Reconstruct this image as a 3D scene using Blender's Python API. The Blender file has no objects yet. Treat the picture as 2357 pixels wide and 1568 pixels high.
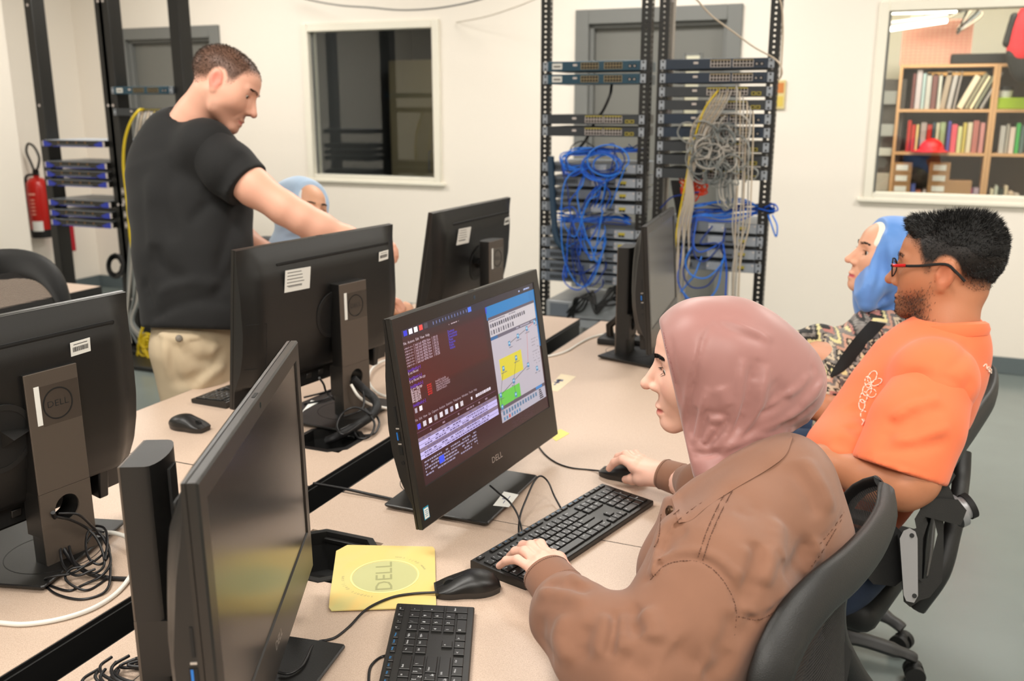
import bpy, bmesh, math, random
import numpy as np
from mathutils import Vector, Matrix, noise as mnoise
random.seed(7)
SC = bpy.context.scene
COL = SC.collection
PI = math.pi
R = math.radians

# ------------------------------------------------------------------ camera
CAM = np.array([0.0, 0.0, 1.55]); FPX = 2162.07; PITCH = R(14.054); YAW = R(23.112)
cd = bpy.data.cameras.new('camera'); cam = bpy.data.objects.new('camera', cd); COL.objects.link(cam)
cam.location = CAM; cam.rotation_euler = (PI/2-PITCH, 0, YAW)
cd.sensor_width = 36; cd.lens = FPX/2357*36; cd.clip_start = .05
cd.dof.use_dof = True; cd.dof.focus_distance = 1.55; cd.dof.aperture_fstop = 5.0
SC.camera = cam
# ------------------------------------------------------------------ world, lights, exposure
SC.view_settings.view_transform = 'Standard'; SC.view_settings.look = 'None'
SC.view_settings.gamma = 1; SC.view_settings.exposure = 0.12; SC.view_settings.use_curve_mapping = False
w = bpy.data.worlds.new('room'); SC.world = w; w.use_nodes = True
w.node_tree.nodes['Background'].inputs[0].default_value = (1.0, .95, .9, 1)
w.node_tree.nodes['Background'].inputs[1].default_value = .30
def area(name, loc, size, power, rot=(0,0,0), col=(1,.955,.89)):
    l = bpy.data.lights.new(name, 'AREA'); l.shape = 'RECTANGLE'; l.size, l.size_y = size
    l.energy = power; l.color = col
    o = bpy.data.objects.new(name, l); COL.objects.link(o); o.location = loc; o.rotation_euler = rot
    return o
for i, (x, y, e) in enumerate([(-4.6, 4.6, 50), (-1.6, 4.6, 55), (1.2, 4.4, 55), (-4.6, 1.6, 45), (-1.7, 1.2, 45), (1.4, 1.2, 45), (-3.2,-1.5,45), (.3, -1.6, 55)]):
    area('ceiling_lamp', (x, y, 2.96), (1.25, .62), e)
# soft light thrown back by the ceiling above the photographer
area('ceiling_bounce', (.1, -.5, 2.9), (1.6, 1.6), 60, (R(14), 0, 0), (1, .94, .86))

# ------------------------------------------------------------------ measuring: a pixel of the 2357x1568 frame to a point
_cp, _sp, _cy, _sy = math.cos(PITCH), math.sin(PITCH), math.cos(YAW), math.sin(YAW)
FW = np.array([-_sy*_cp, _cy*_cp, -_sp]); RT = np.array([_cy, _sy, 0.]); DN = np.cross(FW, RT)
def ray(x, y): return FW + RT*((x-1178.5)/FPX) + DN*((y-784)/FPX)
def P(x, y, d): return CAM + ray(x, y)*d                   # at forward depth d
def PZ(x, y, z=.74):
    r = ray(x, y); return CAM + r*((z-CAM[2])/r[2])
def PY(x, y, Y):
    r = ray(x, y); return CAM + r*((Y-CAM[1])/r[1])
def PX(x, y, X):
    r = ray(x, y); return CAM + r*((X-CAM[0])/r[0])
def proj(p):
    q = np.asarray(p, float)-CAM; f = q@FW
    return (q@RT)/f*FPX+1178.5, (q@DN)/f*FPX+784, f

# ------------------------------------------------------------------ materials
def lin(c):
    if isinstance(c, str): c = tuple(int(c[i:i+2], 16)/255 for i in (0, 2, 4))
    return tuple((v/12.92 if v <= .04045 else ((v+.055)/1.055)**2.4) for v in c[:3])
MATS = {}
def mat(name, col=(.5,.5,.5), rough=.5, metal=0., bump=0., bscale=200., var=0., vscale=5., attr=False, trans=0., spec=.5, emit=0., alpha=1., sss=0., sheen=0., stretch=(1,1,1), coat=0., btype='noise'):
    if name in MATS: return MATS[name]
    m = bpy.data.materials.new(name); m.use_nodes = True; n = m.node_tree; L = n.links
    b = n.nodes['Principled BSDF']; MATS[name] = m
    c = lin(col)
    b.inputs['Base Color'].default_value = (*c, 1); b.inputs['Roughness'].default_value = rough
    b.inputs['Metallic'].default_value = metal; b.inputs['Specular IOR Level'].default_value = spec
    b.inputs['Transmission Weight'].default_value = trans; b.inputs['Alpha'].default_value = alpha
    if sss: b.inputs['Subsurface Weight'].default_value = sss; b.inputs['Subsurface Radius'].default_value = (.012, .005, .003); b.inputs['Subsurface Scale'].default_value = 1.
    if sheen: b.inputs['Sheen Weight'].default_value = sheen; b.inputs['Sheen Roughness'].default_value = .5
    if coat: b.inputs['Coat Weight'].default_value = coat
    tc = None
    def coord():
        nonlocal tc
        if tc is None:
            t = n.nodes.new('ShaderNodeTexCoord'); mp = n.nodes.new('ShaderNodeMapping'); mp.inputs['Scale'].default_value = stretch
            L.new(t.outputs['Object'], mp.inputs[0]); tc = mp.outputs[0]
        return tc
    src = None
    if attr:
        a = n.nodes.new('ShaderNodeAttribute'); a.attribute_name = 'Col'; src = a.outputs['Color']
        L.new(src, b.inputs['Base Color'])
    if var:
        t = n.nodes.new('ShaderNodeTexNoise'); t.inputs['Scale'].default_value = vscale; t.inputs['Detail'].default_value = 4
        L.new(coord(), t.inputs['Vector'])
        mr = n.nodes.new('ShaderNodeMapRange'); mr.inputs[1].default_value = .3; mr.inputs[2].default_value = .7
        mr.inputs[3].default_value = 1-var; mr.inputs[4].default_value = 1+var; L.new(t.outputs[0], mr.inputs[0])
        mx = n.nodes.new('ShaderNodeVectorMath'); mx.operation = 'SCALE'
        if src: L.new(src, mx.inputs[0])
        else: mx.inputs[0].default_value = c
        L.new(mr.outputs[0], mx.inputs['Scale']); L.new(mx.outputs[0], b.inputs['Base Color']); src = mx.outputs[0]
    if bump:
        if btype == 'noise':
            t = n.nodes.new('ShaderNodeTexNoise'); t.inputs['Scale'].default_value = bscale; t.inputs['Detail'].default_value = 3
        else:
            t = n.nodes.new('ShaderNodeTexWave'); t.inputs['Scale'].default_value = bscale; t.bands_direction = 'DIAGONAL'; t.inputs['Distortion'].default_value = .6
        L.new(coord(), t.inputs['Vector'])
        bp = n.nodes.new('ShaderNodeBump'); bp.inputs['Strength'].default_value = bump; bp.inputs['Distance'].default_value = .002
        L.new(t.outputs['Fac'], bp.inputs['Height']); L.new(bp.outputs[0], b.inputs['Normal'])
    if emit:
        if src: L.new(src, b.inputs['Emission Color'])
        else: b.inputs['Emission Color'].default_value = (*c, 1)
        b.inputs['Emission Strength'].default_value = emit
    return m

def tag(o, label=None, cat=None, group=None, kind=None):
    for k, v in (('label', label), ('category', cat), ('group', group), ('kind', kind)):
        if v: o[k] = v
    return o
def thing(name, label, cat, loc=(0,0,0), rz=0., group=None):
    o = bpy.data.objects.new(name, None); COL.objects.link(o); o.location = loc; o.rotation_euler = (0,0,rz)
    o.empty_display_size = .05
    return tag(o, label, cat, group)
def kids(o): return [c for c in bpy.data.objects if c.parent == o]
def clone(o, parent=None):
    c = o.copy(); COL.objects.link(c)
    if parent is not None: c.parent = parent
    for ch in kids(o): clone(ch, c)
    return c

def T(loc=(0,0,0), x=None, y=None, z=None, rz=0., ry=0., rx=0.):
    if x is not None:
        x = Vector(x).normalized(); y = Vector(y).normalized(); z = Vector(z).normalized() if z is not None else x.cross(y)
        m = Matrix((x, y, z)).transposed().to_4x4()
    else: m = Matrix.Rotation(rz, 4, 'Z') @ Matrix.Rotation(ry, 4, 'Y') @ Matrix.Rotation(rx, 4, 'X')
    m.translation = Vector(loc); return m

class MB:
    """collects shapes into one bmesh, then links it as ONE object"""
    def __init__(s, M=None): s.bm = bmesh.new(); s.M = M or Matrix()
    def _put(s, vs, M=None):
        M = s.M @ M if M is not None else s.M
        bmesh.ops.transform(s.bm, matrix=M, verts=vs)
    def box(s, c, d, bev=0., M=None, mi=0, seg=1, rz=0.):
        g = bmesh.ops.create_cube(s.bm, size=1)['verts']
        bmesh.ops.scale(s.bm, vec=d, verts=g)
        if bev:
            es = list({e for v in g for e in v.link_edges})
            r = bmesh.ops.bevel(s.bm, geom=es, offset=bev, segments=seg, affect='EDGES', profile=.5)
            g = list({v for f in r['faces'] for v in f.verts} | {v for v in g if v.is_valid})
        if rz: bmesh.ops.rotate(s.bm, matrix=Matrix.Rotation(rz, 3, 'Z'), verts=g)
        bmesh.ops.translate(s.bm, vec=c, verts=g)
        if mi:
            for f in {f for v in g for f in v.link_faces}: f.material_index = mi
        s._put(g, M); return s
    def b2(s, lo, hi, bev=0., **k):
        return s.box([(a+b)/2 for a, b in zip(lo, hi)], [abs(b-a) for a, b in zip(lo, hi)], bev, **k)
    def faces(s, vs, fs, M=None, mi=0):
        v = [s.bm.verts.new(p) for p in vs]
        for f in fs:
            try: q = s.bm.faces.new([v[i] for i in f]); q.material_index = mi
            except ValueError: pass
        s._put(v, M); return s
    def quad(s, a, b, c, d, mi=0, M=None): return s.faces([a, b, c, d], [(0,1,2,3)], M, mi)
    def loft(s, rings, closed=True, cap=True, M=None, mi=0, loop=False):
        n = len(rings[0]); vs = [p for r in rings for p in r]; fs = []
        m = len(rings)
        for i in range(m if loop else m-1):
            a, b = i*n, ((i+1) % m)*n
            for j in range(n if closed else n-1):
                k = (j+1) % n; fs.append((a+j, a+k, b+k, b+j))
        if cap and not loop: fs += [tuple(range(n))[::-1], tuple(range((m-1)*n, m*n))]
        return s.faces(vs, fs, M, mi)
    def cyl(s, a, b, r, r2=None, n=12, mi=0, M=None, cap=True):
        return s.tube([a, b], [r, r if r2 is None else r2], n, mi=mi, M=M, cap=cap)
    def tube(s, pts, r, n=8, closed=False, mi=0, M=None, cap=True, flat=None):
        pts = [Vector(p) for p in pts]; N = len(pts)
        if not hasattr(r, '__len__'): r = [r]*N
        tg = []
        for i in range(N):
            a = pts[i-1] if (i or closed) else pts[0]; b = pts[(i+1) % N] if (i < N-1 or closed) else pts[-1]
            t = b-a; tg.append(t.normalized() if t.length > 1e-9 else Vector((0,0,1)))
        ref = Vector((0,0,1)) if flat is None else Vector(flat[0])
        if abs(tg[0].dot(ref)) > .95: ref = Vector((1,0,0))
        u = (ref - tg[0]*ref.dot(tg[0])).normalized(); rings = []
        for i in range(N):
            if flat is not None: u = ref
            u = (u - tg[i]*u.dot(tg[i])).normalized(); v = tg[i].cross(u)
            k = flat[1] if flat is not None else 1
            rings.append([pts[i] + (u*math.cos(2*PI*j/n)*k + v*math.sin(2*PI*j/n))*r[i] for j in range(n)])
        return s.loft(rings, True, cap, M, mi, closed)
    def prism(s, poly, h0, h1, M=None, mi=0):     # polygon in local xy, extruded in z
        return s.loft([[(x, y, h0) for x, y in poly], [(x, y, h1) for x, y in poly]], M=M, mi=mi)
    def disc(s, r, n=24, M=None, mi=0, z=0.):
        return s.faces([(r*math.cos(2*PI*i/n), r*math.sin(2*PI*i/n), z) for i in range(n)], [tuple(range(n))], M, mi)
    def ring(s, r0, r1, z0, z1, n=32, M=None, mi=0, loop=True):
        rs = []
        for i in range(n):
            c, q = math.cos(2*PI*i/n), math.sin(2*PI*i/n)
            rs.append([(r0*c, r0*q, z0), (r1*c, r1*q, z0), (r1*c, r1*q, z1), (r0*c, r0*q, z1)])
        return s.loft(rs, M=M, mi=mi, loop=True)
    def lathe(s, prof, n=24, M=None, mi=0):
        rs = []
        for i in range(n):
            c, q = math.cos(2*PI*i/n), math.sin(2*PI*i/n); rs.append([(r*c, r*q, z) for r, z in prof])
        return s.loft(rs, closed=False, M=M, mi=mi, loop=True)
    def grid(s, P2, closed_u=False, mi=0, M=None):   # P2: rows of points
        return s.loft(P2, closed=closed_u, cap=False, M=M, mi=mi)
    def text(s, body, size, M, ext=.0002, mi=0, sx=1., align='CENTER'):
        vs, fs = text_geo(body, align)
        return s.faces([(x*size*sx, y*size, 0 if z < .5 else ext) for x, y, z in vs], fs, M, mi)
    def build(s, name, mats, parent=None, smooth=40, loc=None):
        me = bpy.data.meshes.new(name)
        bmesh.ops.recalc_face_normals(s.bm, faces=s.bm.faces)
        s.bm.to_mesh(me); s.bm.free()
        for m in (mats if isinstance(mats, (list, tuple)) else [mats]): me.materials.append(m)
        if smooth:
            me.polygons.foreach_set('use_smooth', [True]*len(me.polygons)); me.set_sharp_from_angle(angle=R(smooth))
        o = bpy.data.objects.new(name, me); COL.objects.link(o)
        if parent is not None: o.parent = parent
        if loc is not None: o.location = loc
        return o
_TX = {}
def text_geo(body, align='CENTER'):
    k = (body, align)
    if k not in _TX:
        cu = bpy.data.curves.new('t', 'FONT'); cu.body = body; cu.size = 1; cu.align_x = align; cu.align_y = 'CENTER'
        cu.resolution_u = 2
        o = bpy.data.objects.new('t', cu); me = o.to_mesh()
        vs = [tuple(v.co) for v in me.vertices]; fs = [tuple(p.vertices) for p in me.polygons]
        o.to_mesh_clear(); bpy.data.objects.remove(o); bpy.data.curves.remove(cu)
        _TX[k] = (vs, fs)
    return _TX[k]
def cr(pts, n=8, closed=False):
    """Catmull-Rom through points"""
    p = [np.array(q, float) for q in pts]; out = []; N = len(p)
    if N < 3: return [tuple(p[0]+(p[-1]-p[0])*t) for t in np.linspace(0, 1, n)]
    rng = range(N if closed else N-1)
    for i in rng:
        a = p[i-1] if (i or closed) else 2*p[0]-p[1]; b = p[i]; c = p[(i+1) % N]; d = p[(i+2) % N] if (i+2 < N or closed) else 2*p[-1]-p[-2]
        for j in range(n):
            t = j/n; out.append(tuple(.5*((2*b)+(c-a)*t+(2*a-5*b+4*c-d)*t*t+(3*b-a-3*c+d)*t**3)))
    if not closed: out.append(tuple(p[-1]))
    return out
def cable(name, pts, r, m, parent=None, n=6, k=8, label=None, cat=None, group=None, closed=False):
    o = MB().tube(cr(pts, k, closed), r, n, closed=closed).build(name, m, parent, smooth=80)
    return tag(o, label, cat, group)
def slab_hole(mb, x0, x1, z0, z1, y0, y1, cx, cz, r, n=24, mi=0, M=None):
    """a slab from y0 to y1 with a round hole bored through along y"""
    outer = []
    for i in range(n):
        a = 2*PI*i/n; c, q = math.cos(a), math.sin(a)
        t = min((x1-cx)/c if c > 1e-6 else 1e9, (x0-cx)/c if c < -1e-6 else 1e9, (z1-cz)/q if q > 1e-6 else 1e9, (z0-cz)/q if q < -1e-6 else 1e9)
        outer.append((cx+c*t, cz+q*t))
    corners = [(x0,z0),(x1,z0),(x1,z1),(x0,z1)]
    for c in corners:
        k = min(range(n), key=lambda i: (outer[i][0]-c[0])**2+(outer[i][1]-c[1])**2); outer[k] = c
    rs = []
    for i in range(n):
        a = 2*PI*i/n; ix, iz = cx+r*math.cos(a), cz+r*math.sin(a); ox, oz = outer[i]
        rs.append([(ix, y0, iz), (ox, y0, oz), (ox, y1, oz), (ix, y1, iz)])
    mb.loft(rs, loop=True, M=M, mi=mi)
# ================================================================== smooth solid modelling for bodies and cloth
A3 = lambda p: np.array(p, np.float32)
class Solid:
    def __init__(s, lo, hi, h):
        s.lo = np.array(lo, float); s.h = h; n = np.ceil((np.array(hi)-s.lo)/h).astype(int)+1; s.n = n
        s.ax = [(s.lo[i]+h*np.arange(n[i])).astype(np.float32) for i in range(3)]
        s.f = np.full(n, .5, np.float32)
    def win(s, lo, hi):
        a = np.maximum(0, np.floor((np.array(lo)-s.lo)/s.h).astype(int)); b = np.minimum(s.n, np.ceil((np.array(hi)-s.lo)/s.h).astype(int)+1)
        if (b <= a).any(): return None, None
        sl = tuple(slice(i, j) for i, j in zip(a, b))
        return sl, (s.ax[0][sl[0]][:,None,None], s.ax[1][sl[1]][None,:,None], s.ax[2][sl[2]][None,None,:])
    def put(s, fn, lo, hi, k=.01, op='u'):
        m = max(k*1.5, .02); sl, X = s.win(np.array(lo)-m, np.array(hi)+m)
        if sl is None: return s
        d = fn(*X); a = s.f[sl]
        if op == 'u':
            h = np.clip(.5+.5*(a-d)/k, 0, 1); s.f[sl] = a*(1-h)+d*h-k*h*(1-h)
        elif op == 's':
            d = -d; h = np.clip(.5-.5*(a-d)/k, 0, 1); s.f[sl] = a*(1-h)+d*h+k*h*(1-h)
        elif op == 'i':
            h = np.clip(.5-.5*(a-d)/k, 0, 1); s.f[sl] = a*(1-h)+d*h+k*h*(1-h)
        return s
    def ball(s, c, r, k=.01, op='u', ax=None):
        """ellipsoid: r radii along the rows of ax"""
        c = np.array(c, float); r = np.array([r]*3 if np.isscalar(r) else r, float); M = np.eye(3) if ax is None else np.array(ax, float)
        e = np.sqrt(((M*r[:,None])**2).sum(0)); c32, M32 = c.astype(np.float32), M.astype(np.float32)
        def fn(x, y, z):
            x, y, z = x-c32[0], y-c32[1], z-c32[2]; k0 = 0; k1 = 0
            for i in range(3):
                q = x*M32[i,0]+y*M32[i,1]+z*M32[i,2]; k0 = k0+(q/np.float32(r[i]))**2; k1 = k1+(q/np.float32(r[i]**2))**2
            k0 = np.sqrt(k0); k1 = np.sqrt(k1)+1e-9; return k0*(k0-1)/k1
        return s.put(fn, c-e, c+e, k, op)
    def cone(s, a, b, ra, rb, k=.01, op='u', flat=None):
        """round cone; flat = (direction, factor<1) squeezes it along a direction"""
        a = np.array(a, float); b = np.array(b, float); r = max(ra, rb); A, B = a.astype(np.float32), (b-a).astype(np.float32); bb = float((B*B).sum())+1e-12
        if flat is not None:
            fd = np.array(flat[0], float); fd /= np.linalg.norm(fd); ff = 1/flat[1]**2-1; fd = fd.astype(np.float32)
        def fn(x, y, z):
            x, y, z = x-A[0], y-A[1], z-A[2]; t = np.clip((x*B[0]+y*B[1]+z*B[2])/bb, 0, 1)
            x, y, z = x-t*B[0], y-t*B[1], z-t*B[2]; q = x*x+y*y+z*z
            if flat is not None: q = q+ff*(x*fd[0]+y*fd[1]+z*fd[2])**2
            return np.sqrt(q)-(ra+(rb-ra)*t)
        return s.put(fn, np.minimum(a, b)-r, np.maximum(a, b)+r, k, op)
    def chain(s, pts, k=.02, op='u', flat=None):
        for p, q in zip(pts[:-1], pts[1:]): s.cone(p[0], q[0], p[1], q[1], k, op, flat)
        return s
    def plane(s, p, n, k=.005, op='s', lo=None, hi=None):
        """cut away the side that n points to"""
        p = np.array(p, float); n = np.array(n, float); n /= np.linalg.norm(n); d0 = float(p@n)
        fn = lambda x, y, z: (-(x*np.float32(n[0])+y*np.float32(n[1])+z*np.float32(n[2])-np.float32(d0)))
        lo = s.lo if lo is None else lo; hi = s.lo+s.h*s.n if hi is None else hi
        return s.put(fn, lo, hi, k, 's')
    def at(s, p):
        i = np.round((np.asarray(p)-s.lo)/s.h).astype(int)
        if (i < 0).any() or (i >= s.n).any(): return .5
        return float(s.f[tuple(i)])
    def hit(s, px, py, d0=.5, d1=6.):
        r = ray(px, py); c = s.lo+s.h*s.n/2; dc = float((c-CAM)@FW); R_ = np.linalg.norm(s.h*s.n)/2+.05
        t = np.arange(max(d0, dc-R_), min(d1, dc+R_), s.h*.5); p = CAM+r*t[:,None]
        i = np.round((p-s.lo)/s.h).astype(int); ok = ((i >= 0) & (i < s.n)).all(1); i = np.clip(i, 0, s.n-1)
        v = np.where(ok, s.f[i[:,0], i[:,1], i[:,2]], .5); j = np.argmax(v < 0)
        if v[j] >= 0: return None
        if j == 0: return p[0]
        a, b = v[j-1], v[j]; return p[j-1]+(p[j]-p[j-1])*(a/(a-b+1e-9))
    def stroke(s, pts3, width, amp, taper=True):
        """press a groove (amp>0) or raise a ridge (amp<0) along a line"""
        pts3 = np.array([p for p in pts3 if p is not None]); 
        if len(pts3) < 2: return s
        m = width*2.2; sl, X = s.win(pts3.min(0)-m, pts3.max(0)+m)
        if sl is None: return s
        best = None; n = len(pts3)-1
        seg = np.linalg.norm(np.diff(pts3, axis=0), axis=1); L = np.concatenate([[0], np.cumsum(seg)]); L /= L[-1]+1e-9
        X = [np.broadcast_to(v, s.f[sl].shape) for v in X]
        near = np.abs(s.f[sl]) < max(.02, abs(amp)*2.5)
        if not near.any(): return s
        x, y, z = (v[near] for v in X); best = np.full(x.shape, 9., np.float32); w = np.zeros_like(best)
        for i in range(n):
            A, B = pts3[i].astype(np.float32), (pts3[i+1]-pts3[i]).astype(np.float32); bb = float((B*B).sum())+1e-12
            t = np.clip(((x-A[0])*B[0]+(y-A[1])*B[1]+(z-A[2])*B[2])/bb, 0, 1)
            q = (x-A[0]-t*B[0])**2+(y-A[1]-t*B[1])**2+(z-A[2]-t*B[2])**2; g = q < best; best[g] = q[g]; w[g] = (L[i]+t*(L[i+1]-L[i]))[g]
        e = np.exp(-best/(width*width)) if amp < 0 else np.exp(-(np.sqrt(best+1e-7)/(width*.95))**1.35); 
        if taper: e = e*np.clip(np.sin(np.pi*np.clip(w, 0, 1))*1.8, 0, 1)
        f = s.f[sl].copy(); f[near] += (amp*e).astype(np.float32); s.f[sl] = f; return s
    def pstroke(s, pix, width, amp, taper=True, n=5):
        return s.stroke([s.hit(x, y) for x, y in cr([(a, b, 0) for a, b in pix], n) for x, y in [(x, y)]] if False else [s.hit(q[0], q[1]) for q in cr([(a, b, 0) for a, b in pix], n)], width, amp, taper)
    def patch(s, poly, amp, depth=.06, soft=2.):
        """raise the cloth inside an outline seen from the front by amp metres"""
        poly = np.array(poly, float); near = np.abs(s.f) < .02; I = np.nonzero(near)
        q = np.stack([s.ax[i][I[i]] for i in range(3)], 1)-CAM; f = q@FW; px = (q@RT)/f*FPX+1178.5; py = (q@DN)/f*FPX+784
        b = (px > poly[:,0].min()-9) & (px < poly[:,0].max()+9) & (py > poly[:,1].min()-9) & (py < poly[:,1].max()+9)
        hs = [s.hit(x, y) for x, y in list(poly)+[poly.mean(0)]]; hs = [float((h-CAM)@FW) for h in hs if h is not None]
        if not hs: return s
        b &= (f < max(hs)+depth) & (f > min(hs)-depth); px, py = px[b], py[b]
        ins = np.zeros(len(px), bool); best = np.full(len(px), 1e9)
        for (x0, y0), (x1, y1) in zip(poly, np.roll(poly, -1, 0)):
            c = ((y0 > py) != (y1 > py)) & (px < (x1-x0)*(py-y0)/(y1-y0+1e-12)+x0); ins ^= c
            dx, dy = x1-x0, y1-y0; t = np.clip(((px-x0)*dx+(py-y0)*dy)/(dx*dx+dy*dy+1e-9), 0, 1); best = np.minimum(best, np.hypot(px-x0-t*dx, py-y0-t*dy))
        w = np.where(ins, 1., 0.)*np.clip(best/soft, 0, 1); ii = tuple(v[b] for v in I); s.f[ii] -= (amp*w).astype(np.float32); return s
    def rough(s, amp, scale, seed=0.):
        """gentle wrinkling of the whole surface"""
        near = np.abs(s.f) < .03; idx = np.nonzero(near); x, y, z = (s.ax[i][idx[i]]*scale+seed for i in range(3))
        v = np.sin(x*1.7+2.1*np.sin(y*1.3+z*.7))+np.sin(y*2.3+1.7*np.sin(z*1.9+x*.6))+np.sin(z*2.1+1.9*np.sin(x*1.1+y*1.7))
        s.f[idx] += (amp*v/3).astype(np.float32); return s
    def mesh(s):
        """surface nets"""
        f = s.f; n = s.n; neg = f < 0; cells = neg[:-1,:-1,:-1]
        cnt = np.zeros(tuple(n-1), np.int8)
        for i in (0,1):
            for j in (0,1):
                for k in (0,1): cnt += neg[i:n[0]-1+i, j:n[1]-1+j, k:n[2]-1+k]
        act = (cnt > 0) & (cnt < 8); idx = np.argwhere(act); num = len(idx); vid = np.full(tuple(n-1), -1, np.int32); vid[act] = np.arange(num)
        acc = np.zeros((num, 3), np.float64); c = np.zeros(num); I = idx
        for a in range(3):
            o = [b for b in range(3) if b != a]
            for u in (0,1):
                for v in (0,1):
                    p = I.copy(); p[:,o[0]] += u; p[:,o[1]] += v; q = p.copy(); q[:,a] += 1
                    fa, fb = f[p[:,0],p[:,1],p[:,2]], f[q[:,0],q[:,1],q[:,2]]; m = (fa < 0) != (fb < 0)
                    t = fa[m]/(fa[m]-fb[m]); w = p[m].astype(float); w[:,a] += t; acc[m] += w; c[m] += 1
        V = s.lo+s.h*(acc/c[:,None]); F = []
        for a in range(3):
            o1, o2 = (a+1) % 3, (a+2) % 3
            sa = [slice(0, n[i]) for i in range(3)]; sa[a] = slice(0, n[a]-1); sb = list(sa); sb[a] = slice(1, n[a])
            A, B = neg[tuple(sa)], neg[tuple(sb)]; e = np.argwhere(A != B)
            e = e[(e[:,o1] > 0) & (e[:,o2] > 0) & (e[:,o1] < n[o1]-1) & (e[:,o2] < n[o2]-1)]
            fl = A[e[:,0],e[:,1],e[:,2]]; q = []
            for u, v in ((1,1),(0,1),(0,0),(1,0)):
                p = e.copy(); p[:,o1] -= u; p[:,o2] -= v; q.append(vid[p[:,0],p[:,1],p[:,2]])
            q = np.stack(q, 1); q[~fl] = q[~fl][:, ::-1]; F.append(q)
        F = np.concatenate(F); F = F[(F >= 0).all(1)]
        return V, F
    def geo(s, relax=1):
        V, F = s.mesh()
        if relax:
            for _ in range(relax):
                acc = np.zeros_like(V); c = np.zeros(len(V))
                for i in range(4):
                    np.add.at(acc, F[:,i], V[F[:,(i+1)%4]]); np.add.at(c, F[:,i], 1)
                    np.add.at(acc, F[:,(i+1)%4], V[F[:,i]]); np.add.at(c, F[:,(i+1)%4], 1)
                V = V*.5+acc/np.maximum(c,1)[:,None]*.5
        return V, F
    def build(s, name, m, parent=None, color=None, relax=1):
        V, F = s.geo(relax); return mesh_np(name, V, F, m, parent, color)
def mesh_np(name, V, F, m, parent=None, color=None, smooth=True):
    me = bpy.data.meshes.new(name); me.vertices.add(len(V)); me.vertices.foreach_set('co', np.asarray(V, np.float32).ravel())
    k = F.shape[1]; me.loops.add(len(F)*k); me.loops.foreach_set('vertex_index', F.astype(np.int32).ravel())
    me.polygons.add(len(F)); me.polygons.foreach_set('loop_start', np.arange(0, len(F)*k, k, dtype=np.int32))
    if smooth: me.polygons.foreach_set('use_smooth', np.ones(len(F), bool))
    me.update(); me.validate(); me.materials.append(m)
    if color is not None:
        a = me.color_attributes.new('Col', 'FLOAT_COLOR', 'POINT'); c = np.ones((len(V), 4), np.float32); c[:,:3] = color(V) if callable(color) else color
        a.data.foreach_set('color', c.ravel())
    o = bpy.data.objects.new(name, me); COL.objects.link(o)
    if parent is not None:
        o.parent = parent; o.matrix_parent_inverse = parent.matrix_basis.inverted() if False else Matrix.Identity(4)
        bake_into(o, parent)
    return o
def bake_into(o, parent):
    """vertices were made in world space; express them in the parent's space"""
    M = Matrix.Translation(parent.location) @ parent.rotation_euler.to_matrix().to_4x4()
    pp = parent.parent
    while pp is not None:
        M = (Matrix.Translation(pp.location) @ pp.rotation_euler.to_matrix().to_4x4()) @ M; pp = pp.parent
    o.data.transform(M.inverted())
class Paint:
    """colour by place: base colour, then soft patches of the thing's own colour"""
    def __init__(s, base): s.base = lin(base); s.l = []
    def ball(s, c, r, col, soft=.4, ax=None, op=1.): s.l.append(('b', np.array(c, float), np.array([r]*3 if np.isscalar(r) else r, float), lin(col), soft, np.eye(3) if ax is None else np.array(ax), op)); return s
    def line(s, pts, w, col, soft=.5, op=1.):
        pts = [p for p in pts if p is not None]
        if len(pts) > 1: s.l.append(('l', np.array(pts, float), w, lin(col), soft, None, op))
        return s
    def noise(s, amp, scale): s.l.append(('n', amp, scale, None, 0, None, 1)); return s
    def fn(s, f, col, op=1.): s.l.append(('f', f, None, lin(col), 0, None, op)); return s
    def __call__(s, V):
        C = np.tile(np.array(s.base, np.float32), (len(V), 1))
        for k, a, b, col, soft, ax, op in s.l:
            if k == 'b': d = np.sqrt((((V-a)@ax.T/b)**2).sum(1)); w = np.clip((1-d)/soft, 0, 1)
            elif k == 'l':
                best = np.full(len(V), 9.)
                for p, q in zip(a[:-1], a[1:]):
                    B = q-p; t = np.clip(((V-p)@B)/(B@B+1e-12), 0, 1); best = np.minimum(best, np.linalg.norm(V-p-t[:,None]*B, axis=1))
                w = np.clip((1-best/b)/soft, 0, 1)
            elif k == 'f': w = a(V)
            else:
                x, y, z = (V*b).T; v = np.sin(x*1.7+2*np.sin(y*1.3))+np.sin(y*2.1+2*np.sin(z*1.1))+np.sin(z*1.9+2*np.sin(x*1.5)); C *= (1+a*v/3)[:,None]; continue
            w = (w*w*(3-2*w)*op)[:,None]; C = C*(1-w)+np.array(col, np.float32)*w
        return C
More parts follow.
